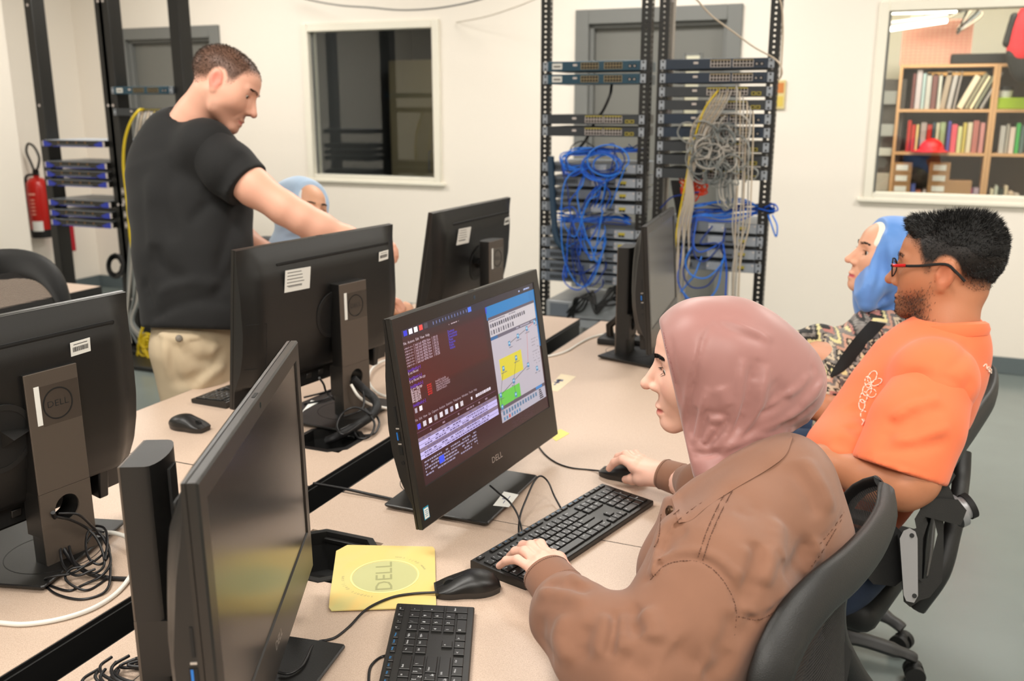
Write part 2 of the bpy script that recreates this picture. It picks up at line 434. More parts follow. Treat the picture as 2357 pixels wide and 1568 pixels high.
def blades(name, roots, dirs, length, width, m, parent, seed=1, bend=.3, droop=None):
    """short strands: one thin two-quad blade each"""
    rng = np.random.default_rng(seed); n = len(roots); roots = np.asarray(roots); dirs = np.asarray(dirs); dirs = dirs/(np.linalg.norm(dirs, axis=1)[:,None]+1e-9)
    L = length*(.7+.6*rng.random(n)) if np.isscalar(length) else length
    up = rng.normal(size=(n,3)); side = np.cross(dirs, up); side /= np.linalg.norm(side, axis=1)[:,None]+1e-9
    nb = np.cross(side, dirs); d = droop if droop is not None else 0
    p0 = roots; p1 = roots+dirs*(L*.55)[:,None]; p2 = roots+dirs*L[:,None]+nb*(L*bend*(rng.random(n)-.5))[:,None]
    if droop is not None: p2 = p2+np.array(droop)*L[:,None]
    w = side*width/2; V = np.concatenate([p0-w, p0+w, p1+w*.8, p1-w*.8, p2]); i = np.arange(n)
    F = np.stack([i, i+n, i+2*n, i+3*n], 1); F2 = np.stack([i+3*n, i+2*n, i+4*n, i+4*n], 1)
    me = bpy.data.meshes.new(name); me.vertices.add(len(V)); me.vertices.foreach_set('co', V.astype(np.float32).ravel())
    T3 = F2[:, :3]; loops = np.concatenate([F.ravel(), T3.ravel()]).astype(np.int32)
    me.loops.add(len(loops)); me.loops.foreach_set('vertex_index', loops); me.polygons.add(2*n)
    me.polygons.foreach_set('loop_start', np.concatenate([np.arange(n)*4, 4*n+np.arange(n)*3]).astype(np.int32)); me.update(); me.validate()
    me.materials.append(m); o = bpy.data.objects.new(name, me); COL.objects.link(o); o.parent = parent; bake_into(o, parent); o['kind'] = 'stuff'
    return o
def E_axes(rot=0., yaw=0.):
    """axes of the picture plane: across, down, away, turned by rot in the plane"""
    c, q = math.cos(rot), math.sin(rot); return np.array([RT*c+DN*q, -RT*q+DN*c, FW])

class Head:
    """a head in its own frame: x forward, y to its left, z up, origin between the eyes' level and the ears"""
    def __init__(s, pos, fwd, up, k=1.):
        s.x = np.array(fwd, float); s.x /= np.linalg.norm(s.x); u = np.array(up, float); u = u-s.x*(u@s.x); s.z = u/np.linalg.norm(u); s.y = np.cross(s.z, s.x)
        s.o = np.array(pos, float); s.k = k; s.A = np.array([s.x, s.y, s.z])
    def p(s, x, y, z): return s.o+(s.x*x+s.y*y+s.z*z)*s.k
    def skin(s, h=.0022, male=False, neck=None, lo=(-.13,-.1,-.2), hi=(.14,.1,.14), nose=1., ears=True, smile=0., lidopen=1.15, chin=0., lip=1., skip_top=False):
        cs = [s.p(a, b, c) for a in (lo[0], hi[0]) for b in (lo[1], hi[1]) for c in (lo[2], hi[2])]
        if neck is not None: cs += [q[0]+np.array(v)*q[1]*1.3 for q in neck for v in ((1,1,1),(-1,-1,-1))]
        S = Solid(np.min(cs, 0), np.max(cs, 0), h); K = s.k; A = s.A
        b = lambda c, r, k=.01, op='u', ax=None: S.ball(s.p(*c), np.array([r]*3 if np.isscalar(r) else r)*K, k*K, op, A if ax is None else ax)
        c = lambda p, q, ra, rb, k=.01, op='u': S.cone(s.p(*p), s.p(*q), ra*K, rb*K, k*K, op)
        j = .006 if male else 0.
        b((-.022,0,.022), (.092,.074,.076)); b((.028,0,.030), (.060,.062,.050), .03); b((.028,0,-.035), (.056,.056+j*.6,.076), .03)
        for q in (-1, 1):
            c((-.005,q*(.052+j*.6),-.045), (.020,q*(.046+j),-.082), .020, .017, .02)
            c((.020,q*(.046+j),-.080), (.070,q*.012,-.104-chin), .017, .016, .02)
            b((.050,q*.034,-.035+smile*.005), (.030,.027,.034), .035)
            b((.022,q*.052,-.020), (.034,.016,.030), .035)
        b((.076+j*.5,0,-.103-chin), (.017,.020+j,.015), .014); b((.068,0,-.070), (.025,.031,.027), .02)
        c((.082,.010,.017), (.068,.044,.014), .0085+j*.3, .008, .012); c((.082,-.010,.017), (.068,-.044,.014), .0085+j*.3, .008, .012)
        for q in (-1, 1): b((.098,q*.0315,-.005), (.020,.018,.0150), .012, 's')
        for q in (-1, 1): c((.079,q*.0085,-.004), (.088,q*.0105,-.038), .0085, .0095, .010)
        n = nose; c((.084,0,.004), (.1065+.004*n,0,-.034*n), .0075, .0085*n, .010); b((.107+.004*n,0,-.038*n), (.0105,.0098,.0095), .006)
        for q in (-1, 1): b((.0960,q*.0118,-.0420*n), (.0092,.0062,.0066), .006)
        for q in (-1, 1): b((.101,q*.0062,-.0525*n), (.0055,.003,.004), .003, 's')
        for q in (-1, 1): b((.0685,q*.0315,-.006), (.0148,.0152,.0145), .005)
        lo_ = .0046*lidopen
        for q in (-1, 1): b((.0835,q*.0338,-.0065), (.0165,.0150,lo_), .0018, 's')
        for q in (-1, 1): b((.0685,q*.0315,-.006), (.0120,.0125,.0125), .001, 's')
        w = .021+smile*.006; u = smile*.005
        b((.0915,0,-.0735), (.0085,.018,.0058*lip), .005); b((.0900,0,-.0860), (.0090,.016,.0070*lip), .005)
        for q in (-1, 1):
            c((.090,q*.006,-.0745), (.079,q*w,-.079+u), .0046*lip, .0022, .005); c((.0885,q*.006,-.0850), (.0785,q*w,-.080+u), .0050*lip, .0022, .005)
        for q in (-1, 1): S.stroke([s.p(.1,0,-.0795), s.p(.097,q*.009,-.0793), s.p(.086,q*(w-.001),-.0795+u)], .0022*K, .0035*K, False)
        S.stroke([s.p(.094,0,-.058), s.p(.097,0,-.067)], .003*K, .0016*K, False)
        if smile:
            for q in (-1, 1): S.stroke([s.p(.092,q*.020,-.045), s.p(.082,q*.033,-.062), s.p(.070,q*.037,-.082)], .004*K, .0022*K)
        if ears:
            for q in (-1, 1):
                ax = np.array([s.x*.95+s.z*.25+s.y*q*-.1, s.y, s.z*.95-s.x*.25])
                for i in range(3): ax[i] /= np.linalg.norm(ax[i])
                b((-.012,q*.078,-.012), (.0185,.0075,.031), .004, 'u', ax); b((-.008,q*.086,-.010), (.0105,.0065,.019), .005, 's', ax)
                b((-.004,q*.077,-.040), (.009,.006,.011), .006, 'u', ax); b((.0035,q*.0765,-.016), (.005,.006,.007), .004)
        if neck is not None: S.chain(neck, .02)
        return S
    def eyes(s, parent, iris=(.20,.13,.08), look=(1,0,0), both=True):
        mw = mat('eye_white', (.86,.83,.80), .25); mi = mat('eye_iris_%d' % int(iris[0]*100), iris, .15); mp = mat('eye_pupil', (.02,.02,.02), .1)
        L = np.array(look, float); L /= np.linalg.norm(L); L = s.x*L[0]+s.y*L[1]+s.z*L[2]
        for q in (-1, 1):
            c = s.p(.0685, q*.0315, -.006); r = .0121*s.k; mb = MB()
            g = bmesh.ops.create_uvsphere(mb.bm, u_segments=24, v_segments=16, radius=r)['verts']
            for f in mb.bm.faces:
                z = f.calc_center_median().z/r
                f.material_index = 2 if z > .955 else 1 if z > .86 else 0
            z = Vector(L); x = z.orthogonal().normalized()
            bmesh.ops.transform(mb.bm, matrix=T(c, x, z.cross(x), z), verts=g)
            o = mb.build('eyeball', [mw, mi, mp], parent, smooth=180); bake_into(o, parent)
    def on(s, S, x, y, z):
        """the point of the surface S in front of (x,y,z), looking along the head's x"""
        for t in np.arange(.14, -.1, -.001):
            p = s.p(t, y, z)
            if S.at(p) < 0: return p
        return s.p(x, y, z)
    def brows(s, S, parent, m, thick=.0075, n=260, q0=None, arch=.004, h=.017, drop=0.):
        rng = np.random.default_rng(4); P_, D_ = [], []
        for q in (-1, 1):
            for i in range(n):
                t = rng.random(); y = .010+.036*t; z = h+arch*math.sin(t*2.4)-drop*t+(rng.random()-.5)*thick*(1-.5*t); p = s.on(S, .08, q*y, z)
                P_.append(p+s.x*.0006); D_.append(s.y*q*1.0+s.z*(.40-.65*t)-s.x*(.02+.30*t)+rng.normal(size=3)*.08)
        blades('eyebrow', P_, D_,   .0066*s.k, .0009*s.k, m, parent, bend=.1)
    def lashes(s, S, parent, m, n=34):
        P_, D_ = [], []; rng = np.random.default_rng(9)
        for q in (-1, 1):
            for sgn in (1, -1):
                for t in np.linspace(-1, 1, n if sgn > 0 else n//2):
                    y = .0315+t*.0128; dz = sgn*.0050*math.sqrt(max(0, 1-t*t*.95)); z = -.0065+dz; p = s.p(.0685+.0150*math.sqrt(max(.05, 1-(t*.85)**2-((z+.006)/.0145)**2)), q*y, z)
                    P_.append(p); D_.append(s.x*1.0+s.y*q*(.25+t*.5)+s.z*(sgn*.35 if sgn > 0 else -.5)+rng.normal(size=3)*.06)
        L = np.array([.0065*s.k]*len(P_)); blades('eyelashes', P_, D_, L, .0006*s.k, m, parent, bend=.1, droop=None)

def hand(wrist, mid, tips, palm_w, up, thumb_side=1, h=.0022, scale=1., curl=.012, lens=None, knuckle_lift=.006, wr=.024, fore=None, thumb=None):
    """a hand: wrist point, centre of the knuckle row, five finger tips (thumb first), palm width direction"""
    wrist = np.array(wrist, float); mid = np.array(mid, float); tips = [np.array(t, float) for t in tips]; W = np.array(palm_w, float); W /= np.linalg.norm(W); up = np.array(up, float); up /= np.linalg.norm(up)
    allp = np.array([wrist, mid]+tips+([fore] if fore is not None else [])); S = Solid(allp.min(0)-.06*scale, allp.max(0)+.06*scale, h)
    kn = [mid+W*(q*.0195*scale*thumb_side)+up*z for q, z in ((1.45, 0), (.5, .002), (-.45, .001), (-1.35, -.003))]     # index..little
    # palm
    for i, k in enumerate(kn):
        S.cone(wrist+W*(.012-.008*i)*scale*thumb_side, k-up*.004*scale, .0155*scale, .0118*scale, .014*scale)
    S.cone(wrist-(mid-wrist)*.3, wrist+(mid-wrist)*.25, wr*scale, wr*.95*scale, .015*scale, flat=(up, .72))
    if fore is not None: S.cone(fore, wrist, wr*1.15*scale, wr*scale, .01*scale, flat=(up, .8))
    nails = []
    for i, (k, t) in enumerate(zip(kn, tips[1:])):
        v = t-k; L = np.linalg.norm(v); lift = up*(curl*scale+.12*L)*(1 if L < .085*scale else .6); j1 = k+v*.45+lift; j2 = k+v*.78+lift*.75
        r = [.0098, .0104, .0098, .0085][i]*scale
        S.chain([(k, r*1.08), (j1, r*.95), (j2, r*.86), (t, r*.76)], .005*scale); S.ball(k+up*.003*scale, r*.95, .008*scale)
        nails.append((j2, t, r))
    tb = wrist+(mid-wrist)*.22+W*.024*scale*thumb_side-up*.006*scale; tt = tips[0]; v = tt-tb; j = tb+v*.52+W*.006*scale*thumb_side+up*.004*scale if thumb is None else np.array(thumb)
    S.chain([(tb, .0165*scale), (j, .0120*scale), (j+(tt-j)*.55, .0108*scale), (tt, .0088*scale)], .010*scale)
    S.cone(wrist+W*.010*scale*thumb_side, j, .014*scale, .011*scale, .016*scale)
    for i in range(3): S.stroke([(kn[i]+kn[i+1])/2+up*.012*scale, (kn[i]+kn[i+1])/2+up*.012*scale+(mid-wrist)*.35], .003*scale, .0016*scale)
    V, F = S.geo(1)
    return V, F, nails

class Body:
    """collects skin pieces into ONE body mesh"""
    def __init__(s, parent, paint, m): s.parent, s.paint, s.m, s.V, s.F, s.n = parent, paint, m, [], [], 0
    def add(s, V, F): s.V.append(V); s.F.append(F+s.n); s.n += len(V); return s
    def solid(s, S, relax=1): return s.add(*S.geo(relax))
    def build(s):
        return mesh_np('body', np.concatenate(s.V), np.concatenate(s.F), s.m, s.parent, s.paint)
def stitches(name, S, lines, m, parent, r=.0009, dash=.0032, gap=.0016, off=.0006):
    """rows of stitches lying on the cloth"""
    mb = MB()
    for L in lines:
        pts = [S.hit(q[0], q[1]) for q in cr([(a, b, 0) for a, b in L], 10)]; pts = [p+(CAM-p)/np.linalg.norm(CAM-p)*off for p in pts if p is not None]
        if len(pts) < 2: continue
        seg = np.concatenate([[0], np.cumsum(np.linalg.norm(np.diff(pts, axis=0), axis=1))]); pts = np.array(pts); t = 0
        while t+dash < seg[-1]:
            a, b = ([np.interp(u, seg, pts[:,i]) for i in range(3)] for u in (t, t+dash)); mb.tube([a, b], r, 4); t += dash+gap
    o = mb.build(name, m, parent, smooth=0); bake_into(o, parent); o['kind'] = 'stuff'; return o
def tube_in(parent, name, pts, r, m, n=6, k=8, closed=False, flat=None):
    o = MB().tube(cr(pts, k, closed), r, n, closed=closed, flat=flat).build(name, m, parent, smooth=80); bake_into(o, parent); return o

def flap(name, S, A, B, m, parent, nu=40, nv=8, off=.004, thick=.004, bulge=.003):
    """a strip of cloth lying on S between two outlines"""
    ca = cr([(a, b, 0) for a, b in A], 8); cb = cr([(a, b, 0) for a, b in B], 8)
    def res(c, n):
        c = np.array(c); l = np.concatenate([[0], np.cumsum(np.linalg.norm(np.diff(c, axis=0), axis=1))]); t = np.linspace(0, l[-1], n); return np.stack([np.interp(t, l, c[:,i]) for i in (0,1)], 1)
    ca, cb = res(ca, nu), res(cb, nu); dep = np.full((nv, nu), np.nan)
    for i in range(nv):
        for j in range(nu):
            q = ca[j]+(cb[j]-ca[j])*i/(nv-1); h = S.hit(*q)
            if h is not None: dep[i, j] = (h-CAM)@FW
    for i in range(nv):
        for j in range(nu):
            if np.isnan(dep[i, j]):
                k = [dep[a, j] for a in range(nv) if not np.isnan(dep[a, j])]; dep[i, j] = k[0] if k else np.nanmedian(dep)
    for _ in range(3):
        p = np.pad(dep, 1, 'edge'); dep = (p[1:-1,1:-1]*2+p[:-2,1:-1]+p[2:,1:-1]+p[1:-1,:-2]+p[1:-1,2:])/6
    rows, back = [], []
    for i in range(nv):
        v = i/(nv-1); e = off+bulge*math.sin(PI*v); r0, r1 = [], []
        for j in range(nu):
            q = ca[j]+(cb[j]-ca[j])*v; d = dep[i, j]; r0.append(tuple(P(q[0], q[1], d-e-thick))); r1.append(tuple(P(q[0], q[1], d+.004)))
        rows.append(r0); back.append(r1)
    mb = MB(); mb.grid(rows); 
    rim = rows[0]+[r[-1] for r in rows[1:-1]]+rows[-1][::-1]+[r[0] for r in rows[1:-1]][::-1]; rb = back[0]+[r[-1] for r in back[1:-1]]+back[-1][::-1]+[r[0] for r in back[1:-1]][::-1]
    mb.loft([rim, rb], cap=False); bmesh.ops.remove_doubles(mb.bm, verts=mb.bm.verts, dist=1e-6)
    o = mb.build(name, m, parent, smooth=45); bake_into(o, parent); return o
# ================================================================== setting
M_WALL = mat('painted_wall', (.94,.91,.865), .55, bump=.02, bscale=60)
M_CEIL = mat('ceiling_white', (.92,.91,.88), .8)
M_FLOOR = mat('epoxy_floor', (.45,.485,.475), .22, var=.09, vscale=1.6, bump=.03, bscale=9)
M_BASE = mat('baseboard_slate', (.37,.41,.42), .4)
M_DOOR = mat('door_grey', (.45,.45,.43), .45)
M_DOORF = mat('door_frame_grey', (.46,.465,.455), .42)
M_TRIM = mat('window_trim_cream', (.92,.90,.84), .45)
M_GLASS = mat('window_glass', (.95,.97,.97), .0, trans=1.0)
M_BLK = mat('black_plastic', (.070,.068,.066), .38, bump=.15, bscale=900)
M_BLKM = mat('black_matte', (.07,.07,.07), .6)
M_VBLK = mat('deep_black', (.025,.025,.025), .7)
M_DARKPL = mat('graphite_plastic', (.16,.15,.14), .42, bump=.12, bscale=900)
M_STEEL = mat('brushed_steel', (.62,.63,.65), .32, .9)
M_WHITE = mat('white_label', (.9,.9,.88), .6)
M_INK = mat('printed_ink', (.2,.2,.2), .7)
M_WCABLE = mat('white_cable', (.88,.87,.84), .45)
M_BCABLE = mat('black_cable', (.06,.06,.07), .4)
XW, XE, YB, YS, ZC = -6.56, 3.3, 6.1, -3.4, 3.0

def structure(o): o['kind'] = 'structure'; return o
structure(MB().b2((XW-.2, YS-.2, -.1), (XE+.2, YB+.2, 0)).build('floor', M_FLOOR, smooth=0))
structure(MB().b2((XW-.2, YS-.2, ZC), (XE+.2, YB+.2, ZC+.1)).build('ceiling', M_CEIL, smooth=0))
# back wall with openings for two doors and two windows
W1 = (-4.29, -3.15, .998, 2.13); W2 = (-.295, 1.30, .998, 2.13)
D1 = (-6.083, -5.05, 0, 2.15); D2 = (-2.145, -1.073, 0, 2.15)
mb = MB(); xs = [XW-.2]
holes = sorted([W1, W2, D1, D2])
x = XW-.2
for h in holes:
    mb.b2((x, YB, 0), (h[0], YB+.15, ZC))
    if h[2] > 0: mb.b2((h[0], YB, 0), (h[1], YB+.15, h[2]))
    mb.b2((h[0], YB, h[3]), (h[1], YB+.15, ZC)); x = h[1]
mb.b2((x, YB, 0), (XE+.2, YB+.15, ZC))
bmesh.ops.remove_doubles(mb.bm, verts=mb.bm.verts, dist=1e-5)
structure(mb.build('wall_back', M_WALL, smooth=0))
structure(MB().b2((XW-.15, YS-.2, 0), (XW, YB, ZC)).build('wall_left', M_WALL, smooth=0))
structure(MB().b2((XE, YS-.2, 0), (XE+.15, YB, ZC)).build('wall_right', M_WALL, smooth=0))
structure(MB().b2((XW, YS-.15, 0), (XE, YS, ZC)).build('wall_front', M_WALL, smooth=0))
_pc = PX(36, 270, XW+.34)
structure(MB().b2((XW, _pc[1]-1.2, 0), (XW+.34, _pc[1], ZC)).build('trim_1', M_WALL, smooth=0))   # wall pilaster
mb = MB()
for a, b in ((XW, D1[0]), (D1[1], D2[0]), (D2[1], XE)): mb.b2((a, YB-.012, 0), (b, YB, .102), .003)
structure(mb.build('baseboard_back', M_BASE))
structure(MB().b2((XW, _pc[1], 0), (XW+.012, YB-.012, .102), .003).build('baseboard_left', M_BASE))

def window(n, X0, X1, Z0, Z1):
    fr = MB(); t = .055
    for lo, hi in (((X0, YB-.022, Z0), (X0+t, YB+.10, Z1)), ((X1-t, YB-.022, Z0), (X1, YB+.10, Z1)), ((X0+t, YB-.022, Z1-t), (X1-t, YB+.10, Z1)), ((X0+t, YB-.022, Z0), (X1-t, YB+.10, Z0+t*.8))):
        fr.b2(lo, hi, .004)
    fr.b2((X0-.03, YB-.03, Z0-.012), (X1+.03, YB+.02, Z0+.012), .004)      # sill lip
    f = structure(fr.build('window_%d' % n, M_TRIM))
    g = MB().b2((X0+t, YB+.03, Z0+t*.8), (X1-t, YB+.036, Z1-t)).build('pane', M_GLASS, f, smooth=0)
    s = MB()
    for xx in (X0+t, X1-t): s.b2((xx-.004, YB+.022, Z0+.04), (xx+.012 if xx < X0+.2 else xx+.004, YB+.03, Z1-t))
    s.build('glazing_bead', mat('grey_gasket', (.42,.43,.43), .4, .4), f)
    return f
window(1, *W1); window(2, *W2)

def door(n, X0, X1, Z1, vx, lit):
    t = .09; fr = MB()
    # frame in two steps: outer casing then the rebated stop
    for a, b in (((X0, 0), (X0+t, Z1)), ((X1-t, 0), (X1, Z1)), ((X0+t, Z1-t), (X1-t, Z1))):
        fr.b2((a[0], YB-.025, a[1]), (b[0], YB+.11, b[1]), .003)
    q = t+.025
    for a, b in (((X0+t, 0), (X0+q, Z1-t)), ((X1-q, 0), (X1-t, Z1-t)), ((X0+q, Z1-q), (X1-q, Z1-t))):
        fr.b2((a[0], YB+.015, a[1]), (b[0], YB+.11, b[1]), .002)
    f = structure(fr.build('door_%d' % n, M_DOORF))
    # leaf with a narrow vision opening
    lf = MB(); x0, x1, z1 = X0+q+.002, X1-q-.002, Z1-q-.003; v0, v1, h0, h1 = vx, vx+.10, 1.02, 1.86
    y0, y1 = YB+.055, YB+.1
    lf.b2((x0, y0, .01), (v0, y1, z1)); lf.b2((v1, y0, .01), (x1, y1, z1)); lf.b2((v0, y0, .01), (v1, y1, h0)); lf.b2((v0, y0, h1), (v1, y1, z1))
    lf.build('door_leaf', M_DOOR, f, smooth=0)
    b = MB()
    for lo, hi in (((v0-.012, y0-.006, h0-.012), (v0+.004, y0, h1+.012)), ((v1-.004, y0-.006, h0-.012), (v1+.012, y0, h1+.012)), ((v0, y0-.006, h1-.004), (v1, y0, h1+.012)), ((v0, y0-.006, h0-.012), (v1, y0, h0+.004))): b.b2(lo, hi)
    b.build('vision_bead', M_DOORF, f)
    MB().b2((v0, y0+.018, h0), (v1, y0+.022, h1)).build('vision_glass', M_GLASS, f, smooth=0)
    hb = MB(); hx = x1-.07 if n == 1 else x0+.07
    hb.b2((hx-.02, y0-.008, .95), (hx+.02, y0, 1.15), .003); hb.tube([(hx, y0-.005, 1.05), (hx, y0-.05, 1.05), (hx+(.12 if n == 2 else -.12), y0-.05, 1.05)], .009, 8)
    hb.build('door_handle', M_STEEL, f)
door(1, D1[0], D1[1], D1[3], PY(447, 170, 6.16)[0], False)
door(2, D2[0], D2[1], D2[3], PY(1575, 170, 6.16)[0], True)

# ---------------------------------------------------------------- rooms beyond: a corridor, a dim store and a lit office
M_OFF = mat('office_wall', (.94,.92,.85), .7)
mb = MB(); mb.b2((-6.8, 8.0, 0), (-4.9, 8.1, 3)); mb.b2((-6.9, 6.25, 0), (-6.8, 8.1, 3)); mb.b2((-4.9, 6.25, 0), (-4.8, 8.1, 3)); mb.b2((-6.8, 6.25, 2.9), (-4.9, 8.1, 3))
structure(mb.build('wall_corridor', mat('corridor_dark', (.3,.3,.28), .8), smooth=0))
mb = MB(); mb.b2((-2.4, 7.6, 0), (-.75, 7.7, 3)); mb.b2((-2.5, 6.25, 0), (-2.4, 7.7, 3)); mb.b2((-.75, 6.25, 0), (-.70, 7.7, 3))
structure(mb.build('wall_passage', M_OFF, smooth=0))
area('passage_lamp', (-1.6, 6.95, 2.8), (.8, .8), 16)
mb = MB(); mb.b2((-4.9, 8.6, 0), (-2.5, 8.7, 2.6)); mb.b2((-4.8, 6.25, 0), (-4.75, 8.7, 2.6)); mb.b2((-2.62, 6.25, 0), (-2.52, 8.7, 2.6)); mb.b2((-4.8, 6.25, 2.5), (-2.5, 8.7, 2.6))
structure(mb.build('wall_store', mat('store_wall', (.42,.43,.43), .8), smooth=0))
area('store_fill', (-3.5, 7.0, 2.45), (.8, .4), 6)  # unseen light added to show the dark store behind its glass
mb = MB(); mb.b2((-.70, 8.9, 0), (3.3, 9.0, 2.9)); mb.b2((-.70, 6.25, 0), (-.66, 9.0, 2.9)); mb.b2((3.2, 6.25, 0), (3.3, 9.0, 2.9)); mb.b2((-.7, 6.25, 2.85), (3.3, 9.0, 2.9))
structure(mb.build('wall_office', M_OFF, smooth=0))
structure(MB().b2((-6.9, 6.3, -.1), (3.4, 9.0, 0)).build('floor_beyond', M_FLOOR, smooth=0))
area('office_lamp', (.3, 7.2, 2.8), (1.6, .5), 55, col=(1,.95,.85))

# a second lab bench far left, chair in front of it
def cupboard(loc, w, d, h, label):
    t = thing('tall_cupboard', label, 'cupboard', loc)
    m = mat('cupboard_beige', (.60,.55,.42), .5)
    MB().b2((-w/2, -d/2, 0), (w/2, d/2, h), .003).build('carcass', m, t)
    for s in (-1, 1):
        dd = MB().b2((0 if s > 0 else -w/2+.004, -d/2-.02, .05), (w/2-.004 if s > 0 else 0, -d/2-.001, h-.01), .003).build('door', m, t)
        MB().tube([(s*.03, -d/2-.02, .95), (s*.03, -d/2-.055, .97), (s*.03, -d/2-.055, 1.13), (s*.03, -d/2-.02, 1.15)], .006, 6).build('handle', M_STEEL, dd)
    return t
cupboard((-4.1, 8.05, 0), .90, .5, 1.95, 'tall beige cupboard with bar handles in the dim room, left one')
cupboard((-3.18, 8.10, 0), .80, .5, 1.80, 'shorter tall beige cupboard in the dim room, right one')
# ================================================================== desks
def lam(): 
    m = mat('speckled_laminate', (.81,.70,.60), .42)
    if m.node_tree.nodes.get('speck'): return m
    n = m.node_tree; L = n.links; b = n.nodes['Principled BSDF']
    tc = n.nodes.new('ShaderNodeTexCoord'); t = n.nodes.new('ShaderNodeTexNoise'); t.name = 'speck'; t.inputs['Scale'].default_value = 620; t.inputs['Detail'].default_value = 5
    r = n.nodes.new('ShaderNodeValToRGB'); r.color_ramp.elements[0].position = .34; r.color_ramp.elements[1].position = .60
    r.color_ramp.elements[0].color = (*lin((.715,.62,.545)), 1); r.color_ramp.elements[1].color = (*lin((.80,.715,.645)), 1)
    L.new(tc.outputs['Object'], t.inputs['Vector']); L.new(t.outputs['Fac'], r.inputs[0]); L.new(r.outputs[0], b.inputs['Base Color'])
    return m
M_LAM = lam()
M_EDGE = mat('black_edge_band', (.10,.10,.10), .45)
M_LEG = mat('desk_leg_dark', (.12,.125,.13), .45)
DX = {'L': (-1.902, -1.164), 'R': (-1.078, -.335)}; DY = [(-.22, 1.5905), (1.5935, 3.40)]
TRAYS = {('L',1): (-1.292, 1.86, .15, .14), ('R',0): (-.95, 1.33, .16, .17)}
def desk(side, k, label, tray=None):
    x0, x1 = DX[side]; y0, y1 = DY[k]
    t = thing('lab_desk', label, 'desk', ((x0+x1)/2, (y0+y1)/2, 0), group='facing lab desks in the middle of the room')
    ox, oy = (x0+x1)/2, (y0+y1)/2; hx, hy = (x1-x0)/2, (y1-y0)/2
    top = MB(); ed = MB()
    if tray is not None:
        cx, cy, w, d = tray; cx -= ox; cy -= oy; a0, a1, b0, b1 = cx-w/2, cx+w/2, cy-d/2, cy+d/2
        for lo, hi in (((-hx, -hy), (hx, b0)), ((-hx, b1), (hx, hy)), ((-hx, b0), (a0, b1)), ((a1, b0), (hx, b1))):
            top.b2((lo[0], lo[1], .714), (hi[0], hi[1], .74)) if hi[0]-lo[0] > .001 else None
        bmesh.ops.remove_doubles(top.bm, verts=top.bm.verts, dist=1e-5)
    else: top.b2((-hx+.001, -hy+.001, .714), (hx-.001, hy-.001, .74), .0008)
    top.build('desktop', M_LAM, t, smooth=0)
    e = .0025
    for lo, hi in (((-hx-e, -hy, .712), (-hx, hy, .7395)), ((hx, -hy, .712), (hx+e, hy, .7395)), ((-hx, -hy-.001, .712), (hx, -hy, .7395)), ((-hx, hy, .712), (hx, hy+.001, .7395))): ed.b2(lo, hi)
    ed.build('edge_band', M_EDGE, t, smooth=0)
    for sx in (-1, 1):
        for sy in (-1, 1):
            MB().b2((sx*(hx-.06)-.025, sy*(hy-.12)-.025, 0), (sx*(hx-.06)+.025, sy*(hy-.12)+.025, .712), .004).build('leg', M_LEG, t)
    MB().b2((-hx+.06, -hy+.14, .655), (hx-.06, -hy+.10, .712), .003).build('crossbar', M_LEG, t)
    MB().b2((-hx+.06, hy-.14, .655), (hx-.06, hy-.10, .712), .003).build('crossbar', M_LEG, t)
    s = 1 if side == 'L' else -1      # modesty panel beside the gap
    MB().b2((s*(hx-.02), -hy+.05, .33), (s*(hx-.005), hy-.05, .70), .002).build('modesty_panel', M_BLKM, t)
    return t
desk('L', 0, 'pale speckled desk at lower left under the large monitor seen from behind')
desk('L', 1, 'pale speckled desk in front of the standing man', TRAYS['L',1])
desk('R', 0, 'pale speckled desk in the foreground with the yellow mouse mat', TRAYS['R',0])
desk('R', 1, 'pale speckled desk with the long keyboard and the lit screen')

# cable trough in the gap between the rows
t = thing('cable_trough', 'black steel cable trough running in the gap between the desk rows', 'cable trough', (-1.121, 1.6, 0))
MB().b2((-.040, -1.8, .58), (-.036, 1.78, .733), .0).build('trough_side', M_BLKM, t, smooth=0)
MB().b2((.036, -1.8, .58), (.040, 1.78, .700), .0).build('trough_side', M_BLKM, t, smooth=0)
MB().b2((-.036, -1.8, .575), (.036, 1.78, .58), .0).build('trough_floor', M_VBLK, t, smooth=0)
for i in range(14):
    MB().b2((-.035, -1.7+i*.25, .62), (.035, -1.688+i*.25, .66), .001).build('cable_clip', M_DARKPL, t)
tag(MB().tube(cr([(-1.121+.012*math.sin(i*1.7), -.1+i*.3, .60+.01*math.cos(i*2.1)) for i in range(12)], 5), .006, 6).build('power_lead', M_BCABLE), 'black power lead lying along the bottom of the cable trough', 'cable')

def cable_well(cx, cy, w, d, label, k):
    t = thing('cable_well', label, 'cable well', (cx, cy, .74))
    rim = MB(); c = .035
    def oct_(a, b, c): return [(-a+c, -b), (a-c, -b), (a, -b+c), (a, b-c), (a-c, b), (-a+c, b), (-a, b-c), (-a, -b+c)]
    o, i = oct_(w/2+.008, d/2+.008, c), oct_(w/2-.004, d/2-.004, c*.85)
    rim.loft([[(x, y, 0) for x, y in o], [(x*.99, y*.99, .0025) for x, y in o], [(x, y, .0025) for x, y in i], [(x*.97, y*.97, -.022) for x, y in i]], cap=False)
    rim.build('rim', M_BLK, t, smooth=30)
    cup = MB(); cup.loft([[(x*.97, y*.97, -.022) for x, y in i], [(x*.93, y*.93, -.075) for x, y in i]], cap=True); 
    f = max(cup.bm.faces, key=lambda f: f.calc_center_median().z); cup.bm.faces.remove(f)
    cup.build('cup', M_VBLK, t, smooth=30)
    MB().b2((-w/2+.035, d/2-.016, -.014), (w/2-.035, d/2-.008, -.006), .001).build('hinge', M_BLK, t)
    s = MB()
    for q in range(2): s.b2((-.05+q*.055, -.02, -.073), (-.01+q*.055, .03, -.060), .003)
    s.build('socket', M_BLK, t)
